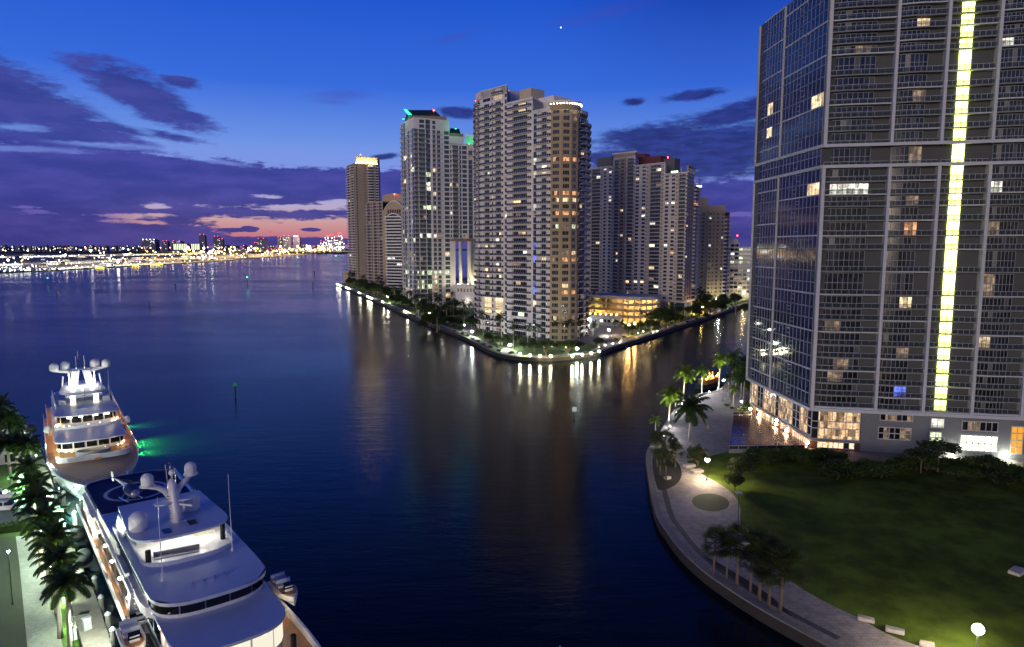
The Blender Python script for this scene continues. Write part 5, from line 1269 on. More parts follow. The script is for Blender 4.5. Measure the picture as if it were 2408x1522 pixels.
mb = MB(); mb.lathe([(.1, 0), (.1, .6)], (36.5, .1, 17.8), 6); mb.ball((36.5, .1, 18.8), .42, 12, 8); mb.build('small_dome', YW, YA, smooth=True)
for (sd, z_, w_) in ((-1, 15.0, 2.5), (1, 15.1, 2.7)):
    mb = MB(); pl = [(36.0, sd * .3), (36.6, sd * w_ * .6), (37.2, sd * w_), (38.2, sd * w_), (38.6, sd * w_ * .6), (38.2, sd * .3)]; mb.prism(pl if sd > 0 else pl[::-1], z_, z_ + .18); mb.build('mast_platform', YW, YA)
mb = MB(); mb.obox((38.9, 1.0), (.8, .6), 2.6, .28, 14.6, 14.85); mb.obox((38.9, .9), (.1, 1), .3, .3, 14.2, 14.6); mb.build('radar_scanner', YW, YA)
for k in range(3): mb = MB(); mb.path([(36.4 + .2 * k, -.5 + .5 * k, 17.4), (36.2 + .2 * k, -.6 + .5 * k, 20. - .3 * k)], .07, 5); mb.build('antenna', STEEL, YA)
mb = MB(); mb.ball((36.2, -.1, 20.1), .16, 6, 4); mb.build('masthead_lamp', mat('red_plastic', (.3, .01, .01), .4), YA)
for k in range(9): mb = MB(); mb.path([(38.6 - .12 * k, -.9, 13.0 + .36 * k), (38.6 - .12 * k, -.5, 13.0 + .36 * k)], .05, 4); mb.build('ladder_rung', BLACKC, YA)
for y_ in (-1.9, 1.5):
    mb = MB(); mb.obox((41.0 + (.4 if y_ < 0 else -.6), y_), (1, 0), 1.7, .95, 12.5, 12.56); mb.build('skylight', YGL, YA)
mb = MB()
for a_ in range(6): mb.ball((39.9 + .3 * math.cos(a_), .5 + .3 * math.sin(a_), 12.75), .13, 6, 4)
mb.build('horn_cluster', STEEL, YA)
for s_, y_ in ((51.2, -4.4), (47.8, 4.6)):     # tall whip aerials
    mb = MB(); mb.path([(s_, y_, 10.3), (s_ - .3, y_ + .02, 14.5), (s_ - .6, y_ + .05, 20.5)], [.07, .05, .02], 6); mb.lathe([(.2, 10.3), (.14, 10.7)], (s_, y_, 0), 8); mb.build('whip_aerial', YW, YA)
for k in range(4): mb = MB(); mb.box(54.2 - .25 * abs(k - 1.5), -1.8 + 1.2 * k, 10.3, 54.6 - .25 * abs(k - 1.5), -1.55 + 1.2 * k, 10.5); mb.build('roof_fitting', STEEL, YA)
# helideck with its painted ring, its safety frame, and the covered helicopter
mb = MB(); hd = [(17.5, -6.9), (17.5, 6.9)] + [(8.2 * (1 - math.cos(0)) + 0, 0)] * 0 + [(3, 7.1), (.6, 6.4), (-.4, 4.4), (-.9, 0), (-.4, -4.4), (.6, -6.4), (3, -7.1)]
mb.prism(hd, 7.9, 8.3, 1, 0); mb.build('helideck', [HELI, YW], YA)
def ringmesh(mb, c, r0, r1, z, n=40):
    for k in range(n):
        t0, t1 = 2 * math.pi * k / n, 2 * math.pi * (k + 1) / n
        mb.quad((c[0] + r0 * math.cos(t0), c[1] + r0 * math.sin(t0), z), (c[0] + r1 * math.cos(t0), c[1] + r1 * math.sin(t0), z), (c[0] + r1 * math.cos(t1), c[1] + r1 * math.sin(t1), z), (c[0] + r0 * math.cos(t1), c[1] + r0 * math.sin(t1), z))
mb = MB(); ringmesh(mb, (9, -.2), 4.3, 4.9, 8.312); mb.box(8.6, -1.5, 8.305, 9.4, -1.1, 8.314); mb.box(8.0, -1.6, 8.305, 8.35, .6, 8.314); mb.box(9.6, -1.6, 8.305, 9.95, .6, 8.314); mb.box(8.35, -.65, 8.305, 9.6, -.35, 8.314)
mb.build('helideck_marking', mat('white_deck_marking', (.6, .62, .68), .5), YA)
mb = MB()
for k, (a, c) in enumerate(zip(hd[1:], hd[2:] + hd[:1])): mb.seg(a, c, .1, 8.3, 8.5)
rails(mb, hd[1:] + hd[:1], 8.3, 1.0, .03, 2.2); mb.build('helideck_rail', STEEL, YA)
mb = MB(); mb.prism([(0, -6), (4, -7.6), (17, -7.8), (17, 7.8), (4, 7.6), (0, 6)], 4.25, 7.89, 0, 0); mb.build('aft_deckhouse', YW, YA)
for sd in (-1, 1):
    mb = MB(); wallband(mb, [(18, sd * 7.0), (29, sd * 6.8), (36, sd * 6.8)], 8.2, 9.5, 0, .2); mb.build('wing_bulwark', YW, YA)
    mb = MB(); mb.obox((39, sd * 6.9), (1, 0), 7, .5, 8.2, 8.6); 
    for k in range(8): mb.obox((46.2 + .5 * k, sd * 6.55), (1, 0), .42, 1.0, 8.0 - .42 * k, 8.2 - .42 * k)
    mb.build('side_stairs', YW, YA)
    # a strip of warm lamps along each side deck
    for k in range(12):
        mb = MB(); mb.box(9 + 4.3 * k, sd * 7.86, 7.0, 10.2 + 4.3 * k, sd * 7.96, 7.12) if k < 4 else mb.box(9 + 4.3 * k, sd * 6.0, 7.6, 10.2 + 4.3 * k, sd * 6.12, 7.75); mb.build('deck_lamp', YLW, YA)
    for k in range(4): plight('deck_light', (22 + 12 * k, sd * 7.0, 7.0), 120, (1, .86, .6), .3, YA)
# warm lamps under the lowest roof's front lip
for a, c in ((0, .0),):
    for t in (.12, .3, .5, .7, .88):
        i_ = int(t * (len(ht) - 1)); p_ = plan(50, 66.2, 6.2, 7.2, 14)[1:-1][int(t * 14)]
        plight('deck_light', (p_[0] - .3, p_[1] * .96, 7.6), 42, (1, .72, .36), .2, YA); mb = MB(); mb.ball((p_[0] - .5, p_[1] * .94, 7.8), .14, 6, 4); mb.build('deck_lamp', YLW, YA)
for p_, e_ in (((57.6, -6.4, 8.0), 20), ((53.6, 5.6, 9.4), 24), ((56.0, -5.6, 9.4), 24), ((31, -6.6, 10.5), 40)): plight('deck_light', p_, e_, (1, .9, .7), .2, YA)
mb = MB(); mb.lathe([(.3, 5.2), (.3, 8.1)], (68.4, 4.9, 0), 10); mb.build('canvas_wrapped_post', BLACKC, YA)
# open tenders slung beside the foredeck
def tender(label, s_, n_, z_, rz):
    c, d = math.cos(YA.rotation_euler.z), math.sin(YA.rotation_euler.z)
    t_ = thing('tender_boat', label, 'tender', (YA.location.x + c * s_ - d * n_, YA.location.y + d * s_ + c * n_, z_), YA.rotation_euler.z + rz)
    mb = MB(); rings = []
    for i in range(9):
        t = i / 8; x_ = -3.2 + 6.4 * t; w_ = 1.25 * (1 - max(0, (t - .55) / .45) ** 2 * .9); rings.append([(x_, -w_ * .4, 0), (x_, -w_, .55), (x_, -w_ * .98, .95 + .25 * t), (x_, w_ * .98, .95 + .25 * t), (x_, w_, .55), (x_, w_ * .4, 0)])
    mb.loft(rings, 0); mb.build('hull', YW, t_)
    mb = MB(); mb.prism([(-2.7, -.95), (1.6, -.95), (2.4, -.4), (2.4, .4), (1.6, .95), (-2.7, .95)], 1.1, 1.24, 0); mb.build('floor', TEAK, t_)
    for x_ in (-2.2, -.3): mb = MB(); mb.box(x_ - .4, -.9, 1.2, x_ + .4, .9, 1.55); mb.box(x_ - .5, -.9, 1.5, x_ - .3, .9, 2.0); mb.build('bench_seat', YWR, t_)
    mb = MB(); mb.box(.9, -.5, 1.2, 1.5, .5, 1.9); mb.build('console', YW, t_); mb = MB(); mb.hexa([(1.5, -.7, 1.6), (1.6, -.7, 1.6), (1.6, .7, 1.6), (1.5, .7, 1.6), (1.1, -.6, 2.3), (1.2, -.6, 2.3), (1.2, .6, 2.3), (1.1, .6, 2.3)]); mb.build('windscreen', YGL, t_)
    return t_
tender('small white open tender slung on the seaward side of the near yacht', 54.5, 9.0, 5.4, 0); tender('small white open tender stowed on the near yacht above the dock', 54.6, -8.4, 5.2, 0)
# the covered helicopter on the helideck
c_, d_ = math.cos(YA.rotation_euler.z), math.sin(YA.rotation_euler.z)
def ya(s_, n_, z_): return (YA.location.x + c_ * s_ - d_ * n_, YA.location.y + d_ * s_ + c_ * n_, z_)
HC = thing('helicopter', 'parked helicopter with a blue windscreen cover on the yacht helideck', 'helicopter', ya(12.4, -1.6, 8.3), YA.rotation_euler.z + .25)
mb = MB(); rg = []
for x_, r_, zc in ((-1.9, .25, 1.8), (-1.2, .75, 1.6), (-.2, 1.0, 1.5), (.9, 1.0, 1.4), (1.8, .75, 1.2), (2.4, .3, 1.05)): rg.append([(x_, r_ * math.cos(t), zc + r_ * .95 * math.sin(t)) for t in [2 * math.pi * k / 12 for k in range(12)]])
mb.loft(rg); mb.build('fuselage', mat('silver_helicopter_paint', (.55, .56, .58), .22, .4), HC, smooth=True)
mb = MB(); mb.loft([[(p_[0] + .04, p_[1] * 1.04, p_[2] + .05) for p_ in r_][0:7] for r_ in rg[2:5]], 0, False, False); mb.build('windscreen_cover', mat('blue_canvas_cover', (.02, .05, .17), .6), HC, smooth=True)
mb = MB(); mb.path([(-1.6, 0, 1.9), (-4.2, 0, 2.1), (-6.4, 0, 2.3)], [.36, .2, .12], 8); mb.hexa([(-6.7, -.05, 1.6), (-6.1, -.05, 1.6), (-6.1, .05, 1.6), (-6.7, .05, 1.6), (-7.1, -.05, 3.2), (-6.5, -.05, 3.2), (-6.5, .05, 3.2), (-7.1, .05, 3.2)]); mb.build('tail_boom', YW, HC)
mb = MB(); mb.lathe([(.15, 2.4), (.12, 3.1)], (0, 0, 0), 8)
for a_ in (.3, .3 + math.pi): mb.obox((2.4 * math.cos(a_), 2.4 * math.sin(a_)), (math.cos(a_), math.sin(a_)), 4.8, .26, 3.05, 3.11)
mb.build('rotor', BLACKC, HC)
for sd in (-1, 1): mb = MB(); mb.path([(-1.7, sd * 1.15, .1), (1.9, sd * 1.15, .1), (2.2, sd * 1.15, .3)], .09, 6); mb.path([(-.8, sd * .7, .7), (-.8, sd * 1.15, .1)], .06, 6); mb.path([(1., sd * .7, .7), (1., sd * 1.15, .1)], .06, 6); mb.build('skid', STEEL, HC)

# ---- the far yacht, bow towards us
YB = thing('motor_yacht', 'white yacht farther up the dock with brightly lit decks and a floodlit radar mast', 'yacht', (0, 0, 0))
ang = R(-55); LB = 74.; YB.rotation_euler = (0, 0, ang)
bx, by = -77 + .4 * math.sin(ang) * 1, 126.; YB.location = (bx - (LB - 2) * math.cos(ang) - .6 * -math.sin(ang), by - (LB - 2) * math.sin(ang) - .6 * math.cos(ang), 0)
def sB(s_): return LB - 2 + s_        # s_ measured from the bow
hl, shz = hull(YB, LB, 8.6, 4.2, [mat('pale_hull', (.66, .70, .70), .25)], .60, flare=1.0, sheer=.9)
mb = MB()
r_ = [(s_, h_, shz(s_ / LB)) for s_, h_ in hl]
for (s0, h0, z0_), (s1, h1, z1_) in zip(r_, r_[1:]): mb.quad((s0, -h0 + .2, z0_ + .03), (s1, -h1 + .2, z1_ + .03), (s1, h1 - .2, z1_ + .03), (s0, h0 - .2, z0_ + .03))
mb.build('fore_deck', TEAKD, YB)
mb = MB()
for sd in (-1, 1): rails(mb, [(s_, sd * (h_ - .05)) for s_, h_ in hl if s_ > sB(-46)], shz(.9) - .15, 1.1, .035, 1.4)
mb.build('bow_rail', STEEL, YB)
for sd in (-1, 1):
    mb = MB(); wallband(mb, [(s_, sd * (h_ - .05)) for s_, h_ in hl if s_ < sB(-36)], 4.2, 5.2, 0, .15); mb.build('bulwark', YW, YB)
    mb = MB(); mb.box(2, sd * 6.2 if sd > 0 else -8.4, 4.24, sB(-24), sd * 8.4 if sd > 0 else -6.2, 4.27); mb.build('side_deck', TEAK, YB)
    mb = MB(); mb.box(2, sd * 5.6 if sd > 0 else -7.9, 7.0, sB(-38), sd * 7.9 if sd > 0 else -5.6, 7.2, 0); wallband(mb, [(2, sd * 7.85), (sB(-38), sd * 7.85)], 7.2, 8.1, 1, .15); mb.build('upper_side_deck', [TEAK, YW], YB)
    for k in range(8):
        plight('deck_light', (sB(-34 - 4.6 * k), sd * 6.6, 6.6), 240, (1, .52, .2), .2, YB) if k % 2 == 0 else plight('deck_light', (sB(-36 - 4.6 * k), sd * 6.2, 9.4), 260, (1, .55, .22), .2, YB)
        mb = MB(); mb.box(sB(-36 - 4.6 * k), sd * 6.16 - .06, 4.9, sB(-34.6 - 4.6 * k), sd * 6.16 + .06, 5.1); mb.build('deck_lamp', YLW, YB)
    mb = MB(); mb.lathe([(.6, 0), (.7, .4), (.62, 1.3), (.3, 1.6)], (sB(-38.5), sd * 8.0, 7.6), 12); mb.build('wing_station', YW, YB, smooth=True)
# low coaming with a lounge and jacuzzi on the foredeck
cm = plan(sB(-38), sB(-21.2), 6.7, 2.6, 10, 1., 3.2); mb = MB()
zf = 4.75
wallband(mb, cm[1:-1], 4.2, 5.5, 0, .5); mb.build('foredeck_coaming', YW, YB)
mb = MB(); mb.prism(plan(sB(-38), sB(-21.6), 6.4, 2.5, 10, 1, 3.2), 4.3, zf, 0, 0); mb.build('foredeck_lounge', mat('honey_teak', (.34, .20, .07), .5, 0, .25, 1.5), YB)
mb = MB(); wallband(mb, [(sB(-25.5) + 1.6 * math.cos(t), 3.2 * math.sin(t)) for t in [2 * math.pi * k / 20 for k in range(21)]], zf, 5.5, 0, .3); mb.build('jacuzzi', mat('grey_fibreglass', (.35, .36, .37), .4), YB)
mb = MB(); mb.box(sB(-22.4), -.2, zf, sB(-21.), 1.4, zf + .5); mb.box(sB(-20.9), 0, 4.5, sB(-20.2), 1.2, 4.85); mb.build('steps', mat('lit_wood_steps', (.5, .28, .08), .5), YB); plight('deck_light', (sB(-21.2), .6, 6.2), 14, (1, .62, .2), .1, YB)
# tiers: house with raked window band, dark-blue looking (unlit) white brow above it
def tier(z0_, zwin, zbrow, zroof, sf, w, dep, back, panes, brow_out, names):
    pl = plan(back, sf, w, 3.4, 12, 1, 2.8); mb = MB(); mb.prism(pl, z0_, zbrow, 0, 0); mb.build(names[0], YW, YB)
    frontwindows(YB, pl[1:-1], zwin, zbrow - .15, panes, [YGL], gap=.16)
    lo = plan(back, sf + brow_out, w + .7, 3.4, 12, 1, 2.8); hi = plan(back, sf - dep, w - .3, 3.2, 12, 1, 2.8); mb = MB()
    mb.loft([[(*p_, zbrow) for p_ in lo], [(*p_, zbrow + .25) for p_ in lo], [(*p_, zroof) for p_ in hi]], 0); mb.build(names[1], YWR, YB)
tier(4.3, 5.5, 7.1, 8.3, sB(-28.6), 6.3, 6.2, 4, 7, 1.6, ('main_deckhouse', 'lower_brow'))
mb = MB(); wallband(mb, plan(8, sB(-35.6), 6.7, 3.4, 12, 1, 2.8)[1:-1], 8.0, 9.0, 0, .25); mb.build('upper_rail', YW, YB)
tier(8.3, 9.0, 10.7, 11.9, sB(-39.0), 5.9, 5.0, 6, 7, 1.2, ('bridge_deckhouse', 'upper_brow'))
for i in range(9):      # warm light washing the foot of both window bands
    t = i / 8; p_ = plan(4, sB(-27.4), 6.4, 3.4, 12, 1, 2.8)[1:-1][int(t * 12)]; mb = MB(); mb.ball((p_[0] + .25, p_[1], 5.25), .16, 6, 4); mb.build('deck_lamp', YLW, YB)
    p_ = plan(4, sB(-37.2), 6.2, 3.4, 12, 1, 2.8)[1:-1][int(t * 12)]; mb = MB(); mb.ball((p_[0] + .2, p_[1], 8.7), .16, 6, 4); mb.build('deck_lamp', YLW, YB)
for y_ in (-4.5, 0, 4.5): plight('deck_light', (sB(-26.4), y_, 6.4), 50, (1, .66, .28), .3, YB); plight('deck_light', (sB(-36.4), y_, 10.0), 70, (1, .68, .38), .3, YB)
for k, y_ in enumerate((-3.6, -1.2, 1.6, 4.0)): mb = MB(); mb.box(sB(-40.5), y_ - .5, 10.2, sB(-38.9), y_ + .5, 10.45); mb.build('bridge_ceiling_lamp', YLWH, YB)
# sun deck behind the upper brow
mb = MB(); mb.prism([(8, -6.4), (sB(-46), -6.0), (sB(-46), 6.0), (8, 6.4)], 11.3, 11.5, 0, 0); mb.build('sun_deck', mat('dark_teak_deck', (.10, .055, .04), .5, 0, .2, 1), YB)
for sd in (-1, 1): mb = MB(); wallband(mb, [(sB(-45), sd * 6.0), (sB(-52), sd * 6.2), (sB(-64), sd * 6.3)], 11.5, 12.9, 0, .25); mb.build('sun_deck_bulwark', YW, YB)
for sd in (-1, 1):
    mb = MB(); mb.box(sB(-46.8), sd * 2.4 - .55, 11.5, sB(-46.4), sd * 2.4 + .55, 14.0); mb.build('light_panel', emi('white_light_panel', (1, .93, .62), 4), YB)
    mb = MB(); mb.obox((sB(-48), sd * 4.6), (1, 0), 1.6, 1.4, 11.5, 12.9); mb.build('deck_locker', YW, YB)
mb = MB()
for z_ in (12.1, 12.7, 13.3, 13.9): mb.box(sB(-46.3), -3.6, z_, sB(-46.2), 3.6, z_ + .07)
for y_ in (-3.6, 0, 3.6): mb.box(sB(-46.3), y_ - .05, 11.5, sB(-46.2), y_ + .05, 15.6)
mb.build('sun_deck_screen', STEEL, YB)
mb = MB(); mb.prism(plan(sB(-60), sB(-46.2), 3.9, 1.5, 8), 13.5, 13.8); mb.build('sun_deck_canopy', YW, YB)
mb = MB(); lo = plan(sB(-62), sB(-49), 5.0, 3, 10, .8); hi = plan(sB(-60), sB(-51.5), 3.9, 2.4, 10, .8); mb.loft([[(*p_, 13.8) for p_ in lo], [(*p_, 14.3) for p_ in lo], [(*p_, 15.4) for p_ in hi]]); mb.build('mast_base', YW, YB)
for sd in (-1, 1):
    mb = MB(); mb.loft([[(sB(-57), sd * 2.6, 15.3), (sB(-53.6), sd * 2.6, 15.3), (sB(-53.6), sd * .9, 15.3), (sB(-57), sd * .9, 15.3)], [(sB(-57), sd * 2.0, 18.8), (sB(-54.6), sd * 2.0, 18.8), (sB(-54.6), sd * .3, 18.8), (sB(-57), sd * .3, 18.8)]]); mb.build('mast', YW, YB)
    mb = MB(); mb.path([(sB(-56), sd * .8, 18.4), (sB(-56), sd * 4, 18.8), (sB(-55.6), sd * 6.0, 19.2)], [.6, .42, .3], 8); mb.build('mast_arm', YW, YB, smooth=True)
    dome(YB, (sB(-55.6), sd * 5.6, 19.2), 1.0, 1.9); dome(YB, (sB(-57), sd * 3.2, 19.1), 1.1, 2.1)
    mb = MB(); mb.path([(sB(-54), sd * 4.3, 14.4), (sB(-55), sd * 3.9, 17.6)], .18, 6); mb.build('light_post', YW, YB)
    for k in range(9): mb = MB(); mb.box(sB(-53.2), sd * 2.7 - .1, 15.6 + .34 * k, sB(-53.0), sd * 2.7 + .1, 15.75 + .34 * k); mb.build('step_lamp', YLWH, YB)
mb = MB(); mb.obox((sB(-56), 0), (0, 1), 4.6, 1.6, 18.8, 19.2)
for y_ in (-.9, .9): mb.path([(sB(-56), y_, 19.2), (sB(-56), y_, 22.4)], .1, 5)
mb.path([(sB(-56), -1.2, 21.6), (sB(-56), 1.2, 21.6)], .07, 5); mb.path([(sB(-56), -.4, 21.6), (sB(-56), -.4, 23.6)], .05, 5); mb.build('mast_head', STEEL, YB)
for p_ in ((sB(-51.6), -2.2, 15.8), (sB(-51.6), 2.2, 15.8)):
    plight('mast_floodlight', (p_[0] + .6, p_[1], p_[2] + .9), 150, (1, .97, .9), .4, YB); mb = MB(); mb.box(p_[0] - .3, p_[1] - .4, 15.4, p_[0] + .3, p_[1] + .4, 15.8); mb.build('floodlight', emi('floodlight_lens', (1, .98, .92), 30), YB)
plight('mast_floodlight', (sB(-51.5), 0, 17.0), 200, (1, .97, .9), .4, YB)
mb = MB(); mb.path([(sB(-46), 5.2, 11.9), (sB(-46.4), 5.3, 20)], [.06, .02], 5); mb.build('whip_aerial', YW, YB)
# underwater hull lamps, green in the bay water
for s_, e_ in ((-36, 2600), (-44, 3000), (-47, 2200), (-66, 1500)):
    mb = MB(); mb.box(sB(s_) - .3, 8.15, .15, sB(s_) + .3, 8.3, .4); mb.build('hull_lamp', emi('green_hull_lamp', (.15, 1, .4), 6), YB)
    plight('hull_lamp_light', (sB(s_), 9.4, 1.6), e_ * 18, (.16, 1, .10), .8, YB, 110, (.1, 1, -.75))
# dock-side water and hull are washed by pale green light from lamps at the waterline
for s_ in (-8, -18, -28, -40, -52):
    mb = MB(); mb.box(sB(s_) - .3, -8.2 + max(0, (s_ + 22) * .32), .2, sB(s_) + .3, -8.0 + max(0, (s_ + 22) * .32), .45); mb.build('hull_lamp', emi('white_hull_lamp', (.6, 1, .8), 6), YB)
    plight('hull_lamp_light', (sB(s_), -11.5 + max(0, (s_ + 22) * .36), 1.4), 900, (.62, 1, .76), .3, YB)
for s_, n_ in ((0, -7), (-5, -10.5), (-11, -12), (-18, -12.8), (-28, -12.8), (8, -6)): plight('basin_fill_light', (sB(s_), n_, 4.2), 70000, (.40, 1, .62), .8, YB, 84, (0, 0, -1))  # added spots without fixtures, hung above the water to brighten the basin

# ------------------------------------------------------------------ planting
def leafmat(name, col, var=.55):
    m = mat(name, col, .55, 0, var, 1.3, 0, .35); q = NT(m.node_tree); b = q.n['Principled BSDF']     # leaves let some light through
    t = q.new('ShaderNodeBsdfTranslucent'); t.inputs[0].default_value = tuple(min(1, c * k) for c, k in zip(col, (1.5, 1.6, .8))) + (1,); x = q.new('ShaderNodeMixShader'); x.inputs[0].default_value = .38
    q.l.new(b.outputs[0], x.inputs[1]); q.l.new(t.outputs[0], x.inputs[2]); q.l.new(x.outputs[0], q.n['Material Output'].inputs[0])
    return m
LEAF = leafmat('broadleaf_foliage', (.050, .085, .020)); LEAFD = leafmat('dark_foliage', (.028, .050, .016)); PALML = leafmat('palm_fronds', (.085, .13, .020)); PALMD = leafmat('dark_palm_fronds', (.030, .050, .016))
SABL = leafmat('sabal_palm_fronds', (.055, .070, .022)); BARK = mat('grey_palm_bark', (.30, .26, .21), .85, 0, .2, 2.5); BARKB = mat('brown_bark', (.14, .10, .07), .9, 0, .25, 2.5)


def palm_parts(seed, h=9., fr=3.4, nf=18, lean=.5, leaflets=22, thick=.24, droop=1.0):
    r = random.Random(seed); tr = MB()
    top = Vector((lean * r.uniform(.6, 1), lean * r.uniform(-.5, .5), h))
    pts = [Vector((top.x * t * t, top.y * t * t, h * t)) for t in [0, .15, .35, .6, .85, 1]]
    tr.path(pts, [thick * 1.35, thick, thick * .9, thick * .85, thick * .8, thick * .7], 8)
    cr = MB()
    for i in range(nf):
        a = 2 * math.pi * (i * .382 + r.uniform(-.05, .05)); lift = 1.25 - 1.75 * (i / nf) + r.uniform(-.12, .12); L = fr * r.uniform(.85, 1.1)
        p = top.copy(); d = Vector((math.cos(a) * math.cos(lift), math.sin(a) * math.cos(lift), math.sin(lift))); n = 9; P = [p.copy()]
        for k in range(n):
            p = p + d * (L / n); P.append(p.copy()); d = (d + Vector((0, 0, -.20 * droop * (.5 + k / n)))).normalized()
        cr.path(P, [.05 * (1 - .8 * k / n) + .008 for k in range(n + 1)], 3)
        side = Vector((-math.sin(a), math.cos(a), 0))
        for k in range(leaflets):
            t = .08 + .92 * k / leaflets; x_ = t * n; i0 = min(n - 1, int(x_)); q_ = P[i0].lerp(P[i0 + 1], x_ - i0); tg = (P[i0 + 1] - P[i0]).normalized()
            ll = fr * .30 * (math.sin(math.pi * min(1, t * .88 + .1)) ** .7) * r.uniform(.85, 1.1)
            for sd in (-1, 1):
                tip = q_ + side * sd * ll * .75 + tg * ll * .5 + Vector((0, 0, -ll * (.32 + .25 * r.random()) * droop)); mid = q_.lerp(tip, .45) + Vector((0, 0, ll * .06)); w_ = tg * (.055 + .03 * r.random()) * (fr / 3.2)
                cr.add([q_ - w_ * .6, q_ + w_ * .6, mid + w_, mid - w_, tip], [(0, 1, 2, 3), (3, 2, 4)])
    return tr, cr


def sabal_parts(seed, h=4.6, cr_r=2.25, nf=50):
    r = random.Random(seed); tr = MB(); tr.path([(0, 0, 0), (.05, .04, h * .5), (.1, 0, h)], [.2, .15, .15], 8); cr = MB(); top = Vector((.1, 0, h + .2))
    for i in range(nf):
        a = 2.4 * i + r.uniform(-.2, .2); lift = r.uniform(-.75, 1.35); L = cr_r * r.uniform(.5, .8)
        d = Vector((math.cos(a) * math.cos(lift), math.sin(a) * math.cos(lift), math.sin(lift))); c_ = top + d * L; cr.path([top, c_], .02, 3)
        s1 = d.cross(Vector((0, 0, 1))).normalized(); s2 = d.cross(s1)
        for k in range(13):
            t = -1.7 + 3.4 * k / 12; dd = (d * math.cos(t) + s1 * math.sin(t) + s2 * r.uniform(-.12, .12)); tip = c_ + dd * cr_r * .52 * r.uniform(.85, 1.1) + Vector((0, 0, -.14 * r.random()))
            w_ = (s2 * .3 + s1 * math.cos(t) - d * math.sin(t)).normalized() * .06; mid = c_.lerp(tip, .5); cr.add([c_, mid + w_, tip, mid - w_], [(0, 1, 2, 3)])
    return tr, cr


def broad_parts(seed, h=7., w=3.2, n=2600, leaf=.26, clusters=16, trunk=.2, flat=.75, low=.38):
    r = random.Random(seed); tr = MB(); cr = MB(); hb = h * low
    tr.path([(0, 0, 0), (.06, .03, hb * .6), (.1, .1, hb)], [trunk * 1.3, trunk, trunk * .9], 7)
    cs = []
    for i in range(clusters):
        a = 2.4 * i + r.uniform(-.3, .3); rr = w * math.sqrt((i + .5) / clusters) * .78; zz = hb + (h - hb) * (.28 + .5 * r.random() * (1.05 - rr / w)) + (h - hb) * .1
        c_ = Vector((rr * math.cos(a), rr * math.sin(a), zz)); cs.append((c_, w * r.uniform(.26, .42)))
        tr.path([(.1, .1, hb * .9), (c_.x * .45, c_.y * .45, hb + (c_.z - hb) * .55), tuple(c_)], [trunk * .5, trunk * .32, .03], 5)
    for i in range(n):
        c_, R_ = cs[r.randrange(clusters)]; v = Vector((r.gauss(0, 1), r.gauss(0, 1), r.gauss(0, 1))).normalized() * (R_ * (.55 + .5 * r.random() ** .6)); v.z *= flat; p_ = c_ + v
        u_ = Vector((r.gauss(0, 1), r.gauss(0, 1), r.gauss(0, .5))).normalized(); w_ = u_.cross(Vector((r.gauss(0, 1), r.gauss(0, 1), r.gauss(0, 1)))).normalized(); s_ = leaf * r.uniform(.6, 1.25)
        cr.add([p_ - u_ * s_, p_ + w_ * s_ * .55, p_ + u_ * s_, p_ - w_ * s_ * .55], [(0, 1, 2, 3)])
    return tr, cr


PROTO = {}
def proto(key, parts, lm, bm):
    tr, cr = parts; PROTO[key] = (tr.mesh('trunk', [bm], True), cr.mesh('crown', [lm]))
proto('royal0', palm_parts(1, 9.6, 3.9, 20, .5, 28), PALML, BARK); proto('royal1', palm_parts(2, 9.0, 3.8, 19, -.5, 28), PALML, BARK); proto('royal2', palm_parts(3, 10., 4.0, 21, .3, 28), PALML, BARK)
proto('dark0', palm_parts(4, 10.6, 3.7, 22, .5, 34, .28, .95), PALMD, BARK); proto('dark1', palm_parts(5, 10.4, 3.5, 20, -.6, 34, .27, 1.0), PALMD, BARK); proto('dark2', palm_parts(14, 11., 3.8, 22, .2, 34, .28, .85), PALMD, BARK)
proto('plaza', palm_parts(15, 6.4, 4.3, 24, .3, 36, .2, 1.05), PALMD, BARK)
proto('coco0', palm_parts(6, 11., 3.6, 14, 1.2, 16, .2, 1.1), PALMD, BARK); proto('coco1', palm_parts(7, 10.2, 3.4, 13, -1., 16, .2, 1.2), PALMD, BARK); proto('coco2', palm_parts(8, 11.6, 3.7, 15, .4, 16, .2, 1.0), PALMD, BARK)
proto('date', palm_parts(9, 9., 4.6, 30, .1, 24, .36, .6), leafmat('date_palm_fronds', (.07, .11, .06)), BARK)
for i in range(3): proto('sabal%d' % i, sabal_parts(20 + i, 4.4 + .4 * i), SABL, BARKB)
for i in range(3): proto('broad%d' % i, broad_parts(30 + i, 7.5 + i * .6, 3.9, 3400, .27, 20, .2, .8, .22), LEAF, BARKB)
for i in range(2): proto('round%d' % i, broad_parts(40 + i, 8.0, 3.7, 3800, .22, 24, .25, .95, .2), LEAFD, BARKB)
proto('shrub0', broad_parts(50, 1.8, 1.5, 700, .16, 10, .05, .8, .1), LEAFD, BARKB); proto('shrub1', broad_parts(51, 2.2, 1.7, 800, .17, 11, .05, .85, .1), LEAF, BARKB)
proto('bushtree', broad_parts(52, 4.2, 2.0, 2600, .15, 18, .1, .95, .12), leafmat('olive_foliage', (.045, .055, .018)), BARKB)
proto('frangi', broad_parts(53, 5.2, 2.9, 900, .28, 20, .12, .45, .5), LEAFD, BARKB)
trnd = random.Random(77)
def tree(kind, name, x, y, z, label, group, sc=1., cat='tree', rz=None):
    t_ = thing(name, label, cat, (x, y, z), trnd.uniform(0, 6.3) if rz is None else rz, group); t_.scale = (sc,) * 3
    for nm, me in zip(('trunk', 'crown'), PROTO[kind]): o = bpy.data.objects.new(nm, me); COL.objects.link(o); o.parent = t_
    return t_
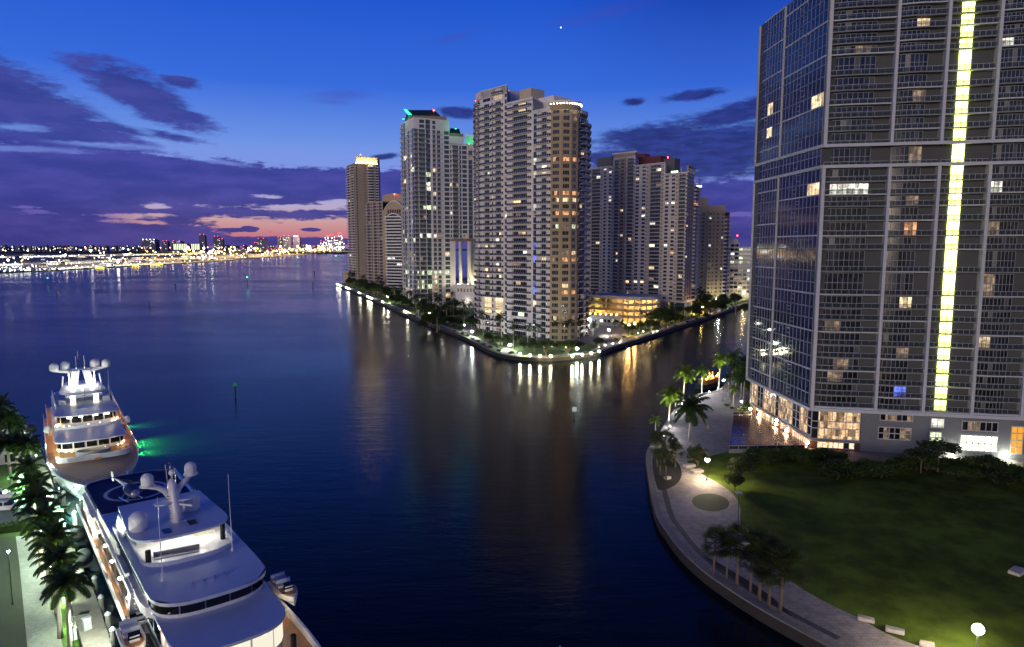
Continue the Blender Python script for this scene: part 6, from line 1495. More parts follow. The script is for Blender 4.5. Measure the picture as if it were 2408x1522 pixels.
HT = {'royal0': 9.6, 'royal1': 9.0, 'royal2': 10., 'plaza': 6.4, 'dark0': 10.6, 'dark1': 10.4, 'dark2': 11., 'coco0': 11., 'coco1': 10.2, 'coco2': 11.6, 'date': 9., 'sabal0': 4.4, 'sabal1': 4.8, 'sabal2': 5.2, 'broad0': 7.5, 'broad1': 8.1, 'broad2': 8.7, 'round0': 8., 'round1': 8., 'shrub0': 1.8, 'shrub1': 2.2, 'bushtree': 4.2, 'frangi': 5.2}
def ptree(kind, name, u, v, vtop, label, group, cat='tree', z=ZI, rz=None):
    """foot at picture row v, crown centre (palms) or crown top (others) at row vtop"""
    x, y = at(u, v, z); hh = zat(vtop, y) - z; return tree(kind, name, x, y, z, label, group, hh / HT[kind], cat, rz)

# promenade palms by the tall tower
G_ = 'royal palms along the promenade'
for k_, u, v, vt, lb in (('royal0', 1572, 1012, 930, 'lit palm nearest the dark spreading palm on the promenade edge'), ('royal1', 1606, 952, 878, 'tall lit palm second from the near end of the promenade row'), ('royal2', 1650, 932, 874, 'lit palm in the promenade row just before the lamps of the pleasure boat'),
                         ('royal0', 1690, 914, 846, 'tallest palm of the promenade row against the dark river'), ('royal1', 1722, 906, 838, 'palm at the far end of the promenade row beside the tower edge'), ('royal2', 1588, 985, 924, 'small brightly lit palm behind the promenade palms'),
                         ('royal1', 1723, 958, 914, 'low palm lit from below at the terrace planter'), ('royal0', 1541, 1030, 988, 'small slim palm at the water by the promenade bend')):
    ptree(k_, 'palm_tree', u, v, vt, lb, G_)
ptree('plaza', 'palm_tree', 1620, 1038, 958, 'large dark spreading palm standing in the paved plaza', G_)
for k_, u, v, vt in (('royal0', 1742, 938, 872), ('royal2', 1758, 925, 866), ('dark0', 1748, 948, 888), ('dark1', 1730, 930, 858), ('dark2', 1752, 915, 848), ('dark1', 1712, 940, 886), ('dark2', 1764, 950, 880)): ptree(k_, 'palm_tree', u, v, vt, 'dark bushy palm crowding the corner of the tall tower', 'dark palms at the tower corner')
for k_, u, v, vt in (('broad0', 1772, 940, 850), ('broad1', 1758, 934, 872)): ptree(k_, 'shade_tree', u, v, vt, 'dark leafy tree between the palms and the tower corner', 'leafy trees at the tower corner')
for u, v, w_ in ((1722, 963, 0), (1735, 964, 1), (1748, 964, 0), (1760, 964, 1), (1710, 958, 1)):
    x, y = at(u, v, ZI); tree('shrub%d' % w_, 'shrub', x, y, ZI, 'low dark shrub in the planter above the terrace', 'planter shrubs above the terrace', .55, 'shrub')
for i, (u, v, vt) in enumerate(((1545, 1098, 1052), (1562, 1092, 1040), (1580, 1090, 1048), (1540, 1072, 1035), (1566, 1130, 1082), (1552, 1116, 1070), (1588, 1100, 1060))):
    ptree('sabal%d' % (i % 3), 'fan_palm', u, v, vt, 'dark fan palm in the clump at the bend of the promenade', 'fan palm clump at the promenade bend', 'palm')
for i, (u, v, vt, lb) in enumerate(((1678, 1352, 1280, 'fan palm at the upper end of the row over the riverside bed'), (1732, 1375, 1282, 'fan palm second in the riverside row, trunk against the path'), (1785, 1412, 1298, 'tallest fan palm of the riverside row'), (1834, 1440, 1332, 'fan palm lowest in the riverside row, nearest the lawn lamp'), (1764, 1392, 1320, 'fan palm half hidden in the middle of the riverside row'), (1708, 1362, 1292, 'fan palm hidden between the first two of the riverside row'), (1808, 1428, 1340, 'fan palm leaning out of the lower riverside row'))):
    ptree('sabal%d' % (i % 3), 'fan_palm', u, v, vt, lb, 'fan palms of the riverside bed', 'palm')
for k_, u, v, vt, lb in (('bushtree', 1740, 1128, 1062, 'olive green bushy tree at the top of the lawn, behind its twin'), ('bushtree', 1728, 1152, 1102, 'olive green bushy tree at the lawn edge, in front of its twin'), ('bushtree', 1640, 1098, 1042, 'bushy tree beside the bright path lamp')):
    ptree(k_, 'shade_tree', u, v, vt, lb, 'bushy trees round the lawn')
for u, v, vt, lb in ((2165, 1112, 1050, 'open branched tree before the grey podium wall, nearer the entrance'), (2205, 1110, 1030, 'open branched tree before the grey podium wall, taller of the pair'), (1938, 1090, 1052, 'small tree in front of the lit entrance'), (2320, 1122, 1068, 'open tree below the bright podium windows')):
    ptree('frangi', 'shade_tree', u, v, vt, lb, 'trees in front of the podium')
sr = random.Random(5)
for i in range(110):     # the dark shrub border across the top of the lawn
    t = i / 109; u = 1758 + t * 690 + sr.uniform(-8, 8); base = 1090 + 46 * t + 16 * math.sin(t * 7); v = base + sr.uniform(-12, 14)
    if t < .25: v = 1084 + sr.uniform(-5, 12)
    x, y = at(u, v, ZI); tree('shrub%d' % (i % 2), 'shrub', x, y, ZI, 'dark shrub in the border between the lawn and the grey podium', 'shrub border above the lawn', sr.uniform(.8, 1.7), 'shrub')
def hedge(pts, w, h, label, z=ZI, mats=None, n=26):
    t_ = thing('hedge', label, 'hedge', (*pts[0], z)); r = random.Random(len(label)); mb = MB()
    for a, c in zip(pts, pts[1:]):
        mb.seg(a, c, w * .8, z, z + h * .85)
        for i in range(int(math.dist(a, c) * n * (w + h))):
            p_ = lerp(a, c, r.random()); o = Vector((r.uniform(-.5, .5) * w * 1.05, r.uniform(-.5, .5) * w * 1.05, r.uniform(.1, 1.05) * h)); p_ = Vector((p_[0], p_[1], z)) + o
            u_ = Vector((r.gauss(0, 1), r.gauss(0, 1), r.gauss(0, 1))).normalized() * .16; v_ = u_.orthogonal() * .7; mb.add([p_ - u_, p_ + v_, p_ + u_, p_ - v_], [(0, 1, 2, 3)])
    mb.build('foliage', mats or LEAFD, t_, off=tuple(t_.location)); return t_
hedge([at(1764, 1072, ZI), at(1880, 1074, ZI), at(1990, 1078, ZI)], 1.8, 1.5, 'clipped dark hedge below the terrace railing', n=40)

# stones, lamps and signs in the park
STONE = mat('pale_coral_stone', (.46, .41, .35), .9, 0, .25, 1.4, .4)
for u, v, rz, lx, ly, lb in ((1621, 1098, .4, 2.5, 1.5, 'pale stone slab bench nearest the bright path lamp'), (1639, 1111, .4, 2.6, 1.5, 'pale stone slab bench just below the other near the bright path lamp'), (1743, 1251, .2, 2.0, 1.6, 'square pale stone seat at the lawn edge above the fan palms'), (1752, 1282, .2, 1.9, 1.4, 'pale stone seat half hidden by the fan palms'),
                             (2036, 1460, -.5, 2.0, .9, 'pale stone block at the lawn edge, farther of the two near the bright lawn lamp'), (2104, 1487, -.5, 2.0, .9, 'pale stone block at the lawn edge, closer to the bright lawn lamp'), (1570, 1127, .5, 1.3, .9, 'small pale stone block among the fan palm clump'), (2392, 1348, .6, 2.6, 1.6, 'rough grey boulder lying on the lawn by the picture edge'), (2180, 1521, -.5, 1.6, .8, 'pale stone block at the very bottom of the lawn edge')):
    x, y = at(u, v, ZI); o = MB(); r = random.Random(int(u)); c_, s_ = math.cos(rz), math.sin(rz); hh = .55
    j = lambda: r.uniform(-.08, .08)
    p8 = [(a * lx / 2 + j(), b_ * ly / 2 + j(), z_ + (j() if z_ else 0)) for z_ in (0, hh) for a, b_ in ((-1, -1), (1, -1), (1, 1), (-1, 1))]
    o.hexa(p8); ob = o.build('boulder' if 'boulder' in lb else 'stone_bench', STONE); ob.location = (x, y, ZI + .01); ob.rotation_euler = (0, 0, rz); tag(ob, lb, 'boulder' if 'boulder' in lb else 'stone bench')
    md = ob.modifiers.new('soften', 'BEVEL'); md.width = .09; md.segments = 2
POLE = mat('dark_lamp_pole', (.04, .04, .045), .4, .6)
def lamp_post(x, y, z, h, label, col, st, e, group=None, r=.28, cat='lamp post', pole=None, cap=True):
    t_ = thing('street_lamp', label, cat, (x, y, z), 0, group)
    mb = MB(); mb.lathe([(.16, 0), (.12, .4), (.07, .5), (.055, h - .3), (.09, h - .25)], (0, 0, 0), 8); mb.build('pole', pole or POLE, t_)
    mb = MB(); mb.ball((0, 0, h), r, 10, 6); mb.build('lamp_globe', emi('lamp_globe_%d_%d_%d_%d' % (col[0] * 99, col[1] * 99, col[2] * 99, st), col, st), t_)
    if cap: mb = MB(); mb.lathe([(r * 1.25, h + r * .75), (r * .3, h + r * 1.4)], (0, 0, 0), 10); mb.build('cap', pole or POLE, t_)
    if e: plight('lamp_light', (x, y, z + h - r - .15), e, col, .2)
    return t_
def plamp(u, v, vh, label, col, st, e, **k):
    x, y = at(u, v, ZI); return lamp_post(x, y, ZI, zat(vh, y) - ZI, label, col, st, e, **k)
plamp(1662, 1130, 1081, 'lit path lamp with a dark pole beside the pale stone benches', (1, .84, .60), 260, 3200, r=.45)
xl, yl = at(2300, 1480, 6.4); lamp_post(xl, yl, ZI, 4.8, 'brilliant lamp on a post low on the lawn', (1, .88, .68), 300, 4200, r=.6, cap=False)
for u, v, vh, lb in ((1735, 1238, 1160, 'unlit lamp post with a flat square head at the lawn edge'), (1626, 1042, 972, 'thin unlit lamp post beside the dark spreading palm')):
    x, y = at(u, v, ZI); h_ = zat(vh, y) - ZI; t_ = thing('street_lamp', lb, 'lamp post', (x, y, ZI)); mb = MB(); mb.lathe([(.1, 0), (.05, .3), (.045, h_)], (0, 0, 0), 8); mb.build('pole', POLE, t_); mb = MB(); mb.hexa([(-.55, -.45, h_), (.55, -.45, h_), (.55, .45, h_ + .1), (-.55, .45, h_ + .1), (-.55, -.45, h_ + .08), (.55, -.45, h_ + .08), (.55, .45, h_ + .18), (-.55, .45, h_ + .18)]); mb.build('lamp_head', mat('pale_lamp_head', (.4, .42, .46), .3), t_)
plamp(1700, 948 - 4, 884 + 10, 'white lamp with a wide head on the promenade near the pleasure boat', (.82, .95, 1), 70, 900, r=.34)
x, y = at(1824, 1040, 2.4); lamp_post(x, y, 2.4, zat(988, y) - 2.4, 'white lamp post standing on the red terrace deck', (.92, .95, 1), 60, 300, r=.32, cap=False)
plamp(1743, 962, 944, 'starry white lamp beside the planter at the tower corner', (1, .93, .80), 120, 700, r=.28)
# in-ground promenade lamps that whiten the paving and the palm trunks
for i, (u, v) in enumerate(((1560, 1030), (1575, 1008), (1590, 975), (1604, 955), (1628, 944), (1648, 934), (1668, 926), (1688, 917), (1580, 1040), (1555, 1048))):
    x, y = at(u, v, ZI); t_ = thing('ground_lamp', 'low white lamp set along the water edge of the promenade', 'lamp', (x, y, ZI + .02), 0, 'low lamps along the promenade edge'); mb = MB(); mb.lathe([(.16, 0), (.16, .5), (.2, .55)], (0, 0, 0), 8, 0); mb.build('body', POLE, t_); mb = MB(); mb.lathe([(.15, .56), (.15, .7), (.05, .74)], (0, 0, 0), 8); mb.build('lens', emi('white_ground_lamp', (.95, .97, 1), 40), t_)
    plight('ground_lamp_light', (x, y, ZI + 1.6), 650, (.93, .95, 1), .2)
for u, v, e in ((1571, 1014, 170), (1605, 954, 190), (1649, 934, 190), (1689, 916, 170), (1722, 960, 420), (1586, 988, 170)):
    x, y = at(u, v, ZI); plight('palm_uplight', (x - .5, y - 1.3, ZI + .3), e * 85, (1, .98, .8), .15, None, 70, (.06, .16, 1)); mb = MB(); mb.lathe([(.16, 0), (.18, .25)], (x - .5, y - 1.3, ZI), 8); o = mb.build('palm_uplight', POLE); tag(o, 'small uplight at the foot of a promenade palm', 'lamp', 'palm uplights on the promenade')
x, y = at(1726, 1004, ZI); ob = MB(); ob.hexa([(-.25, -.2, 0), (.25, -.2, 0), (.25, .2, 0), (-.25, .2, 0), (-.2, -.05, .9), (.2, -.05, .9), (.2, .05, .9), (-.2, .05, .9)]); 
x, y = at(1705, 1000 - 2, ZI); o = ob.build('floor_sign', mat('yellow_plastic', (.6, .45, .03), .5)); o.location = (*at(1660 + 4, 1008, ZI), ZI + .02); tag(o, 'yellow folding floor sign on the grey plaza', 'floor sign')
# pleasure boat with orange lamps moored beyond the palms
bt = thing('pleasure_boat', 'small dark boat with orange lamps moored behind the promenade palms', 'boat', (*at(1672, 908, 0), 0), .75)
mb = MB(); mb.loft([[(x_, -w_, 1.5), (x_, w_, 1.5), (x_, w_ * .8, -.3), (x_, -w_ * .8, -.3)] for x_, w_ in ((-8, 1.7), (-3, 2.2), (3, 2.1), (7, 1.2), (8.6, .1))]); mb.build('hull', mat('dark_boat_hull', (.02, .018, .016), .5), bt)
mb = MB(); mb.box(-6, -1.5, 1.5, 3, 1.5, 3.0); mb.box(-6.4, -1.8, 3.0, 3.4, 1.8, 3.15); mb.build('cabin', mat('varnished_wood', (.25, .10, .02), .35), bt)
for k in range(6): mb = MB(); mb.ball((-5.5 + 1.7 * k, -1.4 + .5 * (k % 2), 3.5 + .35 * (k % 3)), .2, 8, 5); mb.build('lamp', emi('orange_boat_lamp', (1, .48, .06), 60), bt)
for k in range(4): mb = MB(); mb.lathe([(.3, 3.15), (.28, 5.0)], (-4.8 + 2.2 * k, .6, 0), 8); mb.build('funnel', mat('pale_funnel', (.5, .42, .38), .6), bt)
plight('boat_lamp_light', (bt.location.x, bt.location.y - .5, 4.6), 600, (1, .5, .1), .4)

# ------------------------------------------------------------------ marina side
for k_, u, v, vt, lb in (('dark0', 166, 1545, 1366, 'palm nearest the bottom edge with its pale trunk by the dock fence'), ('dark1', 142, 1500, 1318, 'dark palm leaning over the gravel path in front of the row'), ('dark2', 134, 1440, 1264, 'dark palm in the middle of the dock row'), ('dark0', 116, 1395, 1218, 'dark palm by the pale gravel just past the hedge'), ('dark1', 98, 1345, 1176, 'dark palm with fronds over the mooring water'), ('dark2', 84, 1285, 1138, 'lit green palm beside the white fence'), ('dark0', 76, 1220, 1096, 'dark palm above the parked cars')):
    ptree(k_, 'palm_tree', u, v, vt, lb, 'palms along the marina dock', z=1.4)
for k_, u, v, vt in (('dark1', 62, 1160, 1045), ('dark2', 45, 1150, 1035), ('dark0', 30, 1160, 1042), ('dark2', 74, 1150, 1050), ('dark0', 22, 1100, 985), ('dark1', 2, 1090, 975), ('dark2', 44, 1095, 1000), ('dark0', -16, 1080, 965), ('dark1', 12, 1060, 958)): ptree(k_, 'palm_tree', u, v, vt, 'dark palm in the crowded clump beside the far yacht', 'palm clump beside the far yacht', z=1.4)
BEDG = mat('bright_bed_grass', (.10, .24, .01), .9, 0, .4, .8)
mb = MB(); mb.poly([(*at(u, v, 1.4), 1.46) for u, v in [(122, 1340), (140, 1345), (162, 1432), (190, 1530), (155, 1530), (140, 1430)]]); structure('palm_bed_grass', mb, BEDG)
for i, (u, v) in enumerate(((112, 1300), (120, 1345), (150, 1420), (168, 1480), (86, 1210), (70, 1150), (60, 1120), (96, 1255))):
    x, y = at(u, v, 1.4); plight('bed_lamp_light', (x, y, 2.6), 420, (.75, 1, .55), .2); mb = MB(); mb.lathe([(.08, 0), (.08, .7), (.16, .75), (.03, .9)], (0, 0, 0), 8); o = mb.build('bollard_lamp', emi('pale_bollard_lamp', (.8, 1, .65), 10)); o.location = (x, y, 1.4); tag(o, 'low pale green bollard lamp in the palm bed', 'lamp', 'bollard lamps in the palm bed'); plight('bed_uplight', (x + .6, y - .6, 1.7), 5200, (.85, 1, .55), .2, None, 85, (-.05, .1, 1))
t_ = railing([at(162, 1418, 1.54), at(194, 1535, 1.54)], 1.54, 'dark metal railing between the palm bed and the dock', 1.1, 1.6, 'railing', [POLE, RAILD])
railing([at(82, 1235, 1.42), at(84, 1208, 1.42), at(128, 1196, 1.42)], 1.42, 'white fence behind the parked cars', 1.4, .5, 'fence', [YW, YW])
hedge([at(-60, 1262, 1.4), at(75, 1243, 1.4)], 1.6, 1.5, 'clipped green hedge in front of the parked cars', 1.4, LEAF, 40)
PILE = mat('weathered_piling', (.30, .28, .24), .9, 0, .2, 2)
for u, v, lb in ((225, 1402, 'white capped piling beside the yacht gangway'), (240, 1450, 'white capped piling just below the yacht gangway'), (256, 1492, 'white capped piling nearest the bottom of the dock'), (268, 1530, 'white capped piling at the bottom picture edge'), (178, 1240, 'piling by the black fenders at the stern'), (130, 1135, 'piling at the bow of the far yacht'), (152, 1190, 'piling halfway between the two yachts')):
    x, y = at(u, v, 0); t_ = thing('mooring_piling', lb, 'piling', (x, y, 0), 0, 'mooring pilings along the dock'); mb = MB(); mb.lathe([(.32, -2), (.3, 2.7)], (0, 0, 0), 10); mb.build('post', PILE, t_); mb = MB(); mb.lathe([(.38, 2.7), (.38, 2.85), (.05, 3.2)], (0, 0, 0), 10); mb.build('cap', YW, t_)
for u, v, lb in ((183, 1375, 'white power pedestal by the gangway foot'), (205, 1480, 'white power pedestal beside the dock lamp'), (170, 1505, 'white power pedestal at the bottom of the dock'), (160, 1268, 'white dock box beside the upper fenders'), (118, 1170, 'white dock box near the bow of the far yacht')):
    x, y = at(u, v, 1.54); mb = MB(); mb.hexa([(-.45, -.35, 0), (.45, -.35, 0), (.45, .35, 0), (-.45, .35, 0), (-.4, -.3, 1.5), (.4, -.3, 1.5), (.4, .3, 1.3), (-.4, .3, 1.3)]); mb.box(-.5, -.4, 1.5, .5, .4, 1.56); o = mb.build('power_pedestal', YW); o.location = (x, y, 1.54); o.rotation_euler = (0, 0, .9); tag(o, lb, 'pedestal')
for u, v, lb in ((186, 1256, 'large black fender at the stern of the near yacht'), (197, 1310, 'large black fender midway along the near yacht'), (122, 1100, 'dark round fender at the bow of the far yacht'), (74, 1008, 'dark fender beside the far yacht behind the palms')):
    x, y = at(u, v, 1.6); mb = MB(); mb.lathe([(.1, -1.7), (.9, -1.4), (1.15, -.8), (1.15, .8), (.9, 1.4), (.1, 1.7)], (0, 0, 0), 14); o = mb.build('fender', mat('black_rubber', (.02, .022, .025), .6), smooth=True); o.location = (x, y, 1.6); o.rotation_euler = (1.57, 0, .65); tag(o, lb, 'fender')
t_ = thing('gangway', 'aluminium gangway with handrails from the near yacht to the dock', 'gangway', (0, 0, 0)); mb = MB(); mb2 = MB(); p0, p1 = Vector(ya(36.4, -8.4, 4.3)), Vector(ya(39.5, -12.2, 1.7)); sd_ = Vector((p1.y - p0.y, p0.x - p1.x, 0)).normalized() * .55
mb.hexa([p0 - sd_, p1 - sd_, p1 + sd_, p0 + sd_, p0 - sd_ + Vector((0, 0, .15)), p1 - sd_ + Vector((0, 0, .15)), p1 + sd_ + Vector((0, 0, .15)), p0 + sd_ + Vector((0, 0, .15))])
for s_ in (-1, 1):
    mb2.path([p0 + sd_ * s_ + Vector((0, 0, 1.1)), p1 + sd_ * s_ + Vector((0, 0, 1.1))], .04, 5)
    for k in range(6): q_ = p0.lerp(p1, k / 5) + sd_ * s_; mb2.path([q_, q_ + Vector((0, 0, 1.1))], .03, 4)
mb.build('walkway', STEEL, t_); mb2.build('handrail', STEEL, t_)
x, y = at(176, 1540, 1.54); t_ = thing('dock_lamp', 'black angled lamp post on the dock boards', 'lamp post', (x, y, 1.54)); hz = zat(1451, y) - 1.54; mb = MB(); mb.path([(0, 0, 0), (0, 0, hz), (1.0, .4, hz + .25)], .06, 6); mb.build('pole', POLE, t_); mb = MB(); mb.obox((1.2, .5), (.93, .37), 1.0, .4, hz + .2, hz + .36); mb.build('lamp_head', POLE, t_)
plight('dock_light', (x + 1.2, y + .5, 1.5 + hz), 3600, (.85, 1, .82), .2)
for u, v, e, z_ in ((150, 1330, 6000, 7), (118, 1235, 6000, 7), (90, 1130, 5000, 7), (60, 1060, 5000, 6), (30, 1420, 900, 9)):
    x, y = at(u, v, 1.5); lamp_post(x, y, 1.42, z_ - 1.4, {1330: 'pale dock lamp half hidden behind the dark palms', 1235: 'pale dock lamp near the upper fenders', 1130: 'pale dock lamp by the bow of the far yacht', 1060: 'pale dock lamp in the palm clump', 1420: 'lamp post standing on the green turf'}[v], (.8, 1, .82), 14, e, r=.2)
# mooring lines
ROPE = mat('mooring_rope', (.03, .03, .03), .9)
def rope(a, c, label, sag=.8):
    a, c = Vector(a), Vector(c); pts = [a.lerp(c, k / 8) - Vector((0, 0, sag * math.sin(math.pi * k / 8))) for k in range(9)]; mb = MB(); mb.path(pts, .05, 4); o = mb.build('mooring_line', ROPE); tag(o, label, 'rope')
rope(ya(1, -6.6, 5.2), (*at(130, 1136, 1.8), 1.8), 'mooring line from the near yacht stern to the far piling'); rope(ya(2, -7.2, 5.), (*at(166, 1212, 1.8), 1.8), 'short mooring line from the near yacht stern to the dock')
cB, sB_ = math.cos(ang), math.sin(ang)
def yb(s_, n_, z_): return (YB.location.x + cB * (LB - 2 + s_) - sB_ * n_, YB.location.y + sB_ * (LB - 2 + s_) + cB * n_, z_)
rope(yb(-4, -2.5, 5.2), (*at(150, 1196, 1.8), 1.8), 'mooring line from the far yacht bow to the dock', .5); rope(yb(-6, -3.4, 5.), (*at(140, 1172, 1.8), 1.8), 'second mooring line from the far yacht bow', .5)
# cars
def suv(label, loc, rz):
    mb = MB(); sec = lambda x_, w_, zb, zt: [(x_, -w_, zb), (x_, w_, zb), (x_, w_, zt), (x_, w_ * .92, zt + .06), (x_, -w_ * .92, zt + .06), (x_, -w_, zt)]
    mb.loft([sec(-2.35, .85, .45, 1.0), sec(-2.2, .95, .35, 1.1), sec(1.0, .95, .35, 1.1), sec(1.9, .93, .38, 1.05), sec(2.35, .85, .45, .95)], 0)
    mb.loft([[(-2.25, -.88, 1.15), (-2.25, .88, 1.15), (1.1, .88, 1.15), (1.1, -.88, 1.15)], [(-2.0, -.76, 1.8), (-2.0, .76, 1.8), (.35, .76, 1.8), (.35, -.76, 1.8)]], 1); mb.box(-2.0, -.77, 1.78, .36, .77, 1.88, 0)
    for x_ in (-1.2, -.2):
        for s_ in (-1, 1): mb.hexa([(x_ - .06, s_ * .89, 1.12), (x_ + .06, s_ * .89, 1.12), (x_ + .06, s_ * .86, 1.12), (x_ - .06, s_ * .86, 1.12), (x_ - .06, s_ * .785, 1.8), (x_ + .06, s_ * .785, 1.8), (x_ + .06, s_ * .75, 1.8), (x_ - .06, s_ * .75, 1.8)], 0)
    return build_car(label, loc, rz, mat('white_car_paint', (.7, .7, .7), .2), None, mb)
suv('white estate car parked nearest the hedge', (*at(16, 1200, 1.4), 1.42), .30); suv('white car parked in the row behind the white estate car', (*at(0, 1174, 1.4), 1.42), .30)
x, y = at(5, 1085, 1.4); mb = MB(); mb.box(-6, -3, 0, 6, 3, 3, 0); mb.loft([[(-6.4, -3.4, 3), (6.4, -3.4, 3), (6.4, 3.4, 3), (-6.4, 3.4, 3)], [(-6, -.2, 4.2), (6, -.2, 4.2), (6, .2, 4.2), (-6, .2, 4.2)]], 1); mb.box(1, -3.06, .4, 3, -2.96, 2.2, 2)
t_ = thing('dock_house', 'small grey dock house behind the palm clump', 'building', (x, y, 1.4), .5); mb.build('body', [LGREY, mat('grey_roof', (.3, .32, .33), .6), GLD], t_)

# ------------------------------------------------------------------ island planting and lamps
ir = random.Random(12)
isl_d = [p_ for p_ in ISL]
def along(t, inset):
    L = [0]
    for a, c in zip(ISL[:61], ISL[1:61]): L.append(L[-1] + math.dist(a, c))
    d = L[-1] * t
    for i in range(60):
        if d <= L[i + 1]:
            a, c = ISL[i], ISL[i + 1]; k = (d - L[i]) / (L[i + 1] - L[i]); tx, ty = (c[0] - a[0]) / math.dist(a, c), (c[1] - a[1]) / math.dist(a, c); p_ = lerp(a, c, k); return (p_[0] - ty * inset, p_[1] + tx * inset)
    return ISL[60]
# hand-placed trees in front of the round-cornered tower
for k_, u, v, vt, lb in (('coco0', 1137, 800, 740, 'slim palm against the lit lobby, first beside the tower edge'), ('coco1', 1180, 812, 744, 'slim palm against the lit lobby, second from the tower edge'), ('coco2', 1207, 822, 768, 'palm in front of the white balconies left of the bright lamp'), ('coco0', 1240, 818, 770, 'thin palm right of the bright lawn lamp'), ('coco1', 1262, 816, 768, 'palm before the foot of the white facade'), ('coco2', 1305, 806, 760, 'palm before the brown round bay, nearer its white side'), ('coco0', 1325, 806, 764, 'palm before the middle of the brown round bay'), ('coco1', 1342, 804, 756, 'palm against the white corner balconies'), ('coco2', 1362, 802, 758, 'palm just beside the corner balconies and the forecourt')):
    ptree(k_, 'palm_tree', u, v, vt, lb, 'palms in front of the round-cornered tower')
for k_, u, v, vt, lb in (('round0', 1256, 832, 797, 'round dark tree behind the second seawall lamp'), ('round1', 1284, 836, 793, 'roundest dark tree on the lawn at the island tip'), ('broad0', 1335, 837, 796, 'broad loose tree beside the teal lamp post'), ('broad1', 1172, 820, 784, 'broad tree left of the bright lawn lamp'), ('round0', 1148, 806, 780, 'low dark tree at the foot of the white tower'), ('broad2', 1218, 812, 784, 'leafy tree behind the bright lawn lamp'), ('round1', 1408, 818, 790, 'round clipped tree on the paved forecourt'), ('round0', 1365, 822, 800, 'dark tree behind the teal lamp post'), ('round1', 1232, 822, 800, 'low dark tree between the first two seawall lamps'), ('broad2', 1312, 826, 802, 'leafy tree at the foot of the brown round bay'), ('round0', 1190, 808, 788, 'dark shrubby tree under the lit lobby'), ('broad0', 1352, 828, 806, 'spreading tree at the edge of the forecourt lawn')):
    ptree(k_, 'shade_tree', u, v, vt, lb, 'trees on the lawn at the island tip')
for k_, u, v, vt, lb in (('date', 1392, 752, 706, 'pale lit date palm in front of the parking deck, nearer the white tower'), ('date', 1422, 752, 712, 'pale lit date palm in front of the parking deck, the farther one'), ('date', 1398, 790, 764, 'wide feathery palm in the forecourt'), ('coco0', 1440, 800, 758, 'tall palm on the river lawn before the white terrace'), ('coco1', 1460, 806, 760, 'tall palm lit at the foot beside the river path'), ('coco2', 1474, 800, 768, 'palm leaning over the river path'), ('coco0', 1504, 778, 736, 'palm in front of the glowing lower parking levels'), ('coco2', 1520, 774, 740, 'palm in front of the curved end of the parking deck'), ('coco1', 1372, 790, 760, 'palm between the forecourt and the white tower'), ('coco2', 1378, 772, 744, 'small palm on the terrace edge of the forecourt'), ('coco0', 1602, 752, 726, 'palm by the columns under the broad tower'), ('coco1', 1628, 748, 722, 'palm by the yellow lit pavilion')):
    ptree(k_, 'palm_tree', u, v, vt, lb, 'palms around the forecourt')
for k_, u, v, vt, lb in (('broad1', 1548, 776, 716, 'big brown green tree at the end of the parking deck'), ('broad2', 1566, 772, 712, 'big dark tree between the parking deck and the broad tower'), ('broad0', 1532, 782, 746, 'lit yellow green tree at the river path'), ('round0', 1572, 764, 734, 'dark tree under the overhang of the broad tower'), ('round1', 1660, 752, 734, 'low dark bush tree at the river wall'), ('round0', 1645, 746, 728, 'dark tree behind the river wall bush')):
    ptree(k_, 'shade_tree', u, v, vt, lb, 'trees along the river side of the island')
# rows along both shores of the island
for i in range(104):
    t = .02 + .46 * i / 103
    p_ = along(t, ir.uniform(8, 24)); k_ = ir.choice(['broad0', 'broad1', 'round0', 'round1', 'broad2', 'coco0', 'coco1'])
    far = t < .28
    tree(k_, 'palm_tree' if 'coco' in k_ else 'shade_tree', p_[0], p_[1], ZI, ('dark palm in the belt of trees along the bay wall' if 'coco' in k_ else 'dark tree in the belt along the bay wall of the island'), 'palms in the bay wall tree belt' if 'coco' in k_ else 'trees in the bay wall tree belt', ir.uniform(.75, 1.25) * (1.25 if far else 1.))
for i in range(46):
    u, v = ir.uniform(985, 1112), ir.uniform(716, 782)
    if abs(u - 1098) < 14 and v < 745: continue
    x, y = at(u, v, ZI); k_ = ir.choice(['broad0', 'broad1', 'round0', 'coco2', 'coco0']); tree(k_, 'palm_tree' if 'coco' in k_ else 'shade_tree', x, y, ZI, 'dark palm in the garden below the green roofed tower' if 'coco' in k_ else 'dark tree in the garden below the green roofed tower', 'palms in the garden' if 'coco' in k_ else 'trees in the garden', ir.uniform(.8, 1.2))
for i in range(34):
    u, v = ir.uniform(1630, 1756), ir.uniform(676, 726)
    x, y = at(u, v + 18, ZI); k_ = ir.choice(['broad0', 'broad1', 'round0', 'round1', 'coco2']); tree(k_, 'palm_tree' if 'coco' in k_ else 'shade_tree', x, y, ZI, 'dark palm in the riverside grove below the tan tower' if 'coco' in k_ else 'dark tree in the riverside grove below the tan tower', 'palms in the riverside grove' if 'coco' in k_ else 'trees in the riverside grove', ir.uniform(.9, 1.5))
for i in range(60):
    t = .30 + .68 * i / 59; p_ = along(t, ir.choice([2., 8.6]) + ir.uniform(-.3, .3)); tree('shrub%d' % (i % 2), 'shrub', p_[0], p_[1], ZI, 'low dark shrub beside the island waterfront path', 'shrubs beside the island path', ir.uniform(.6, .9), 'shrub')
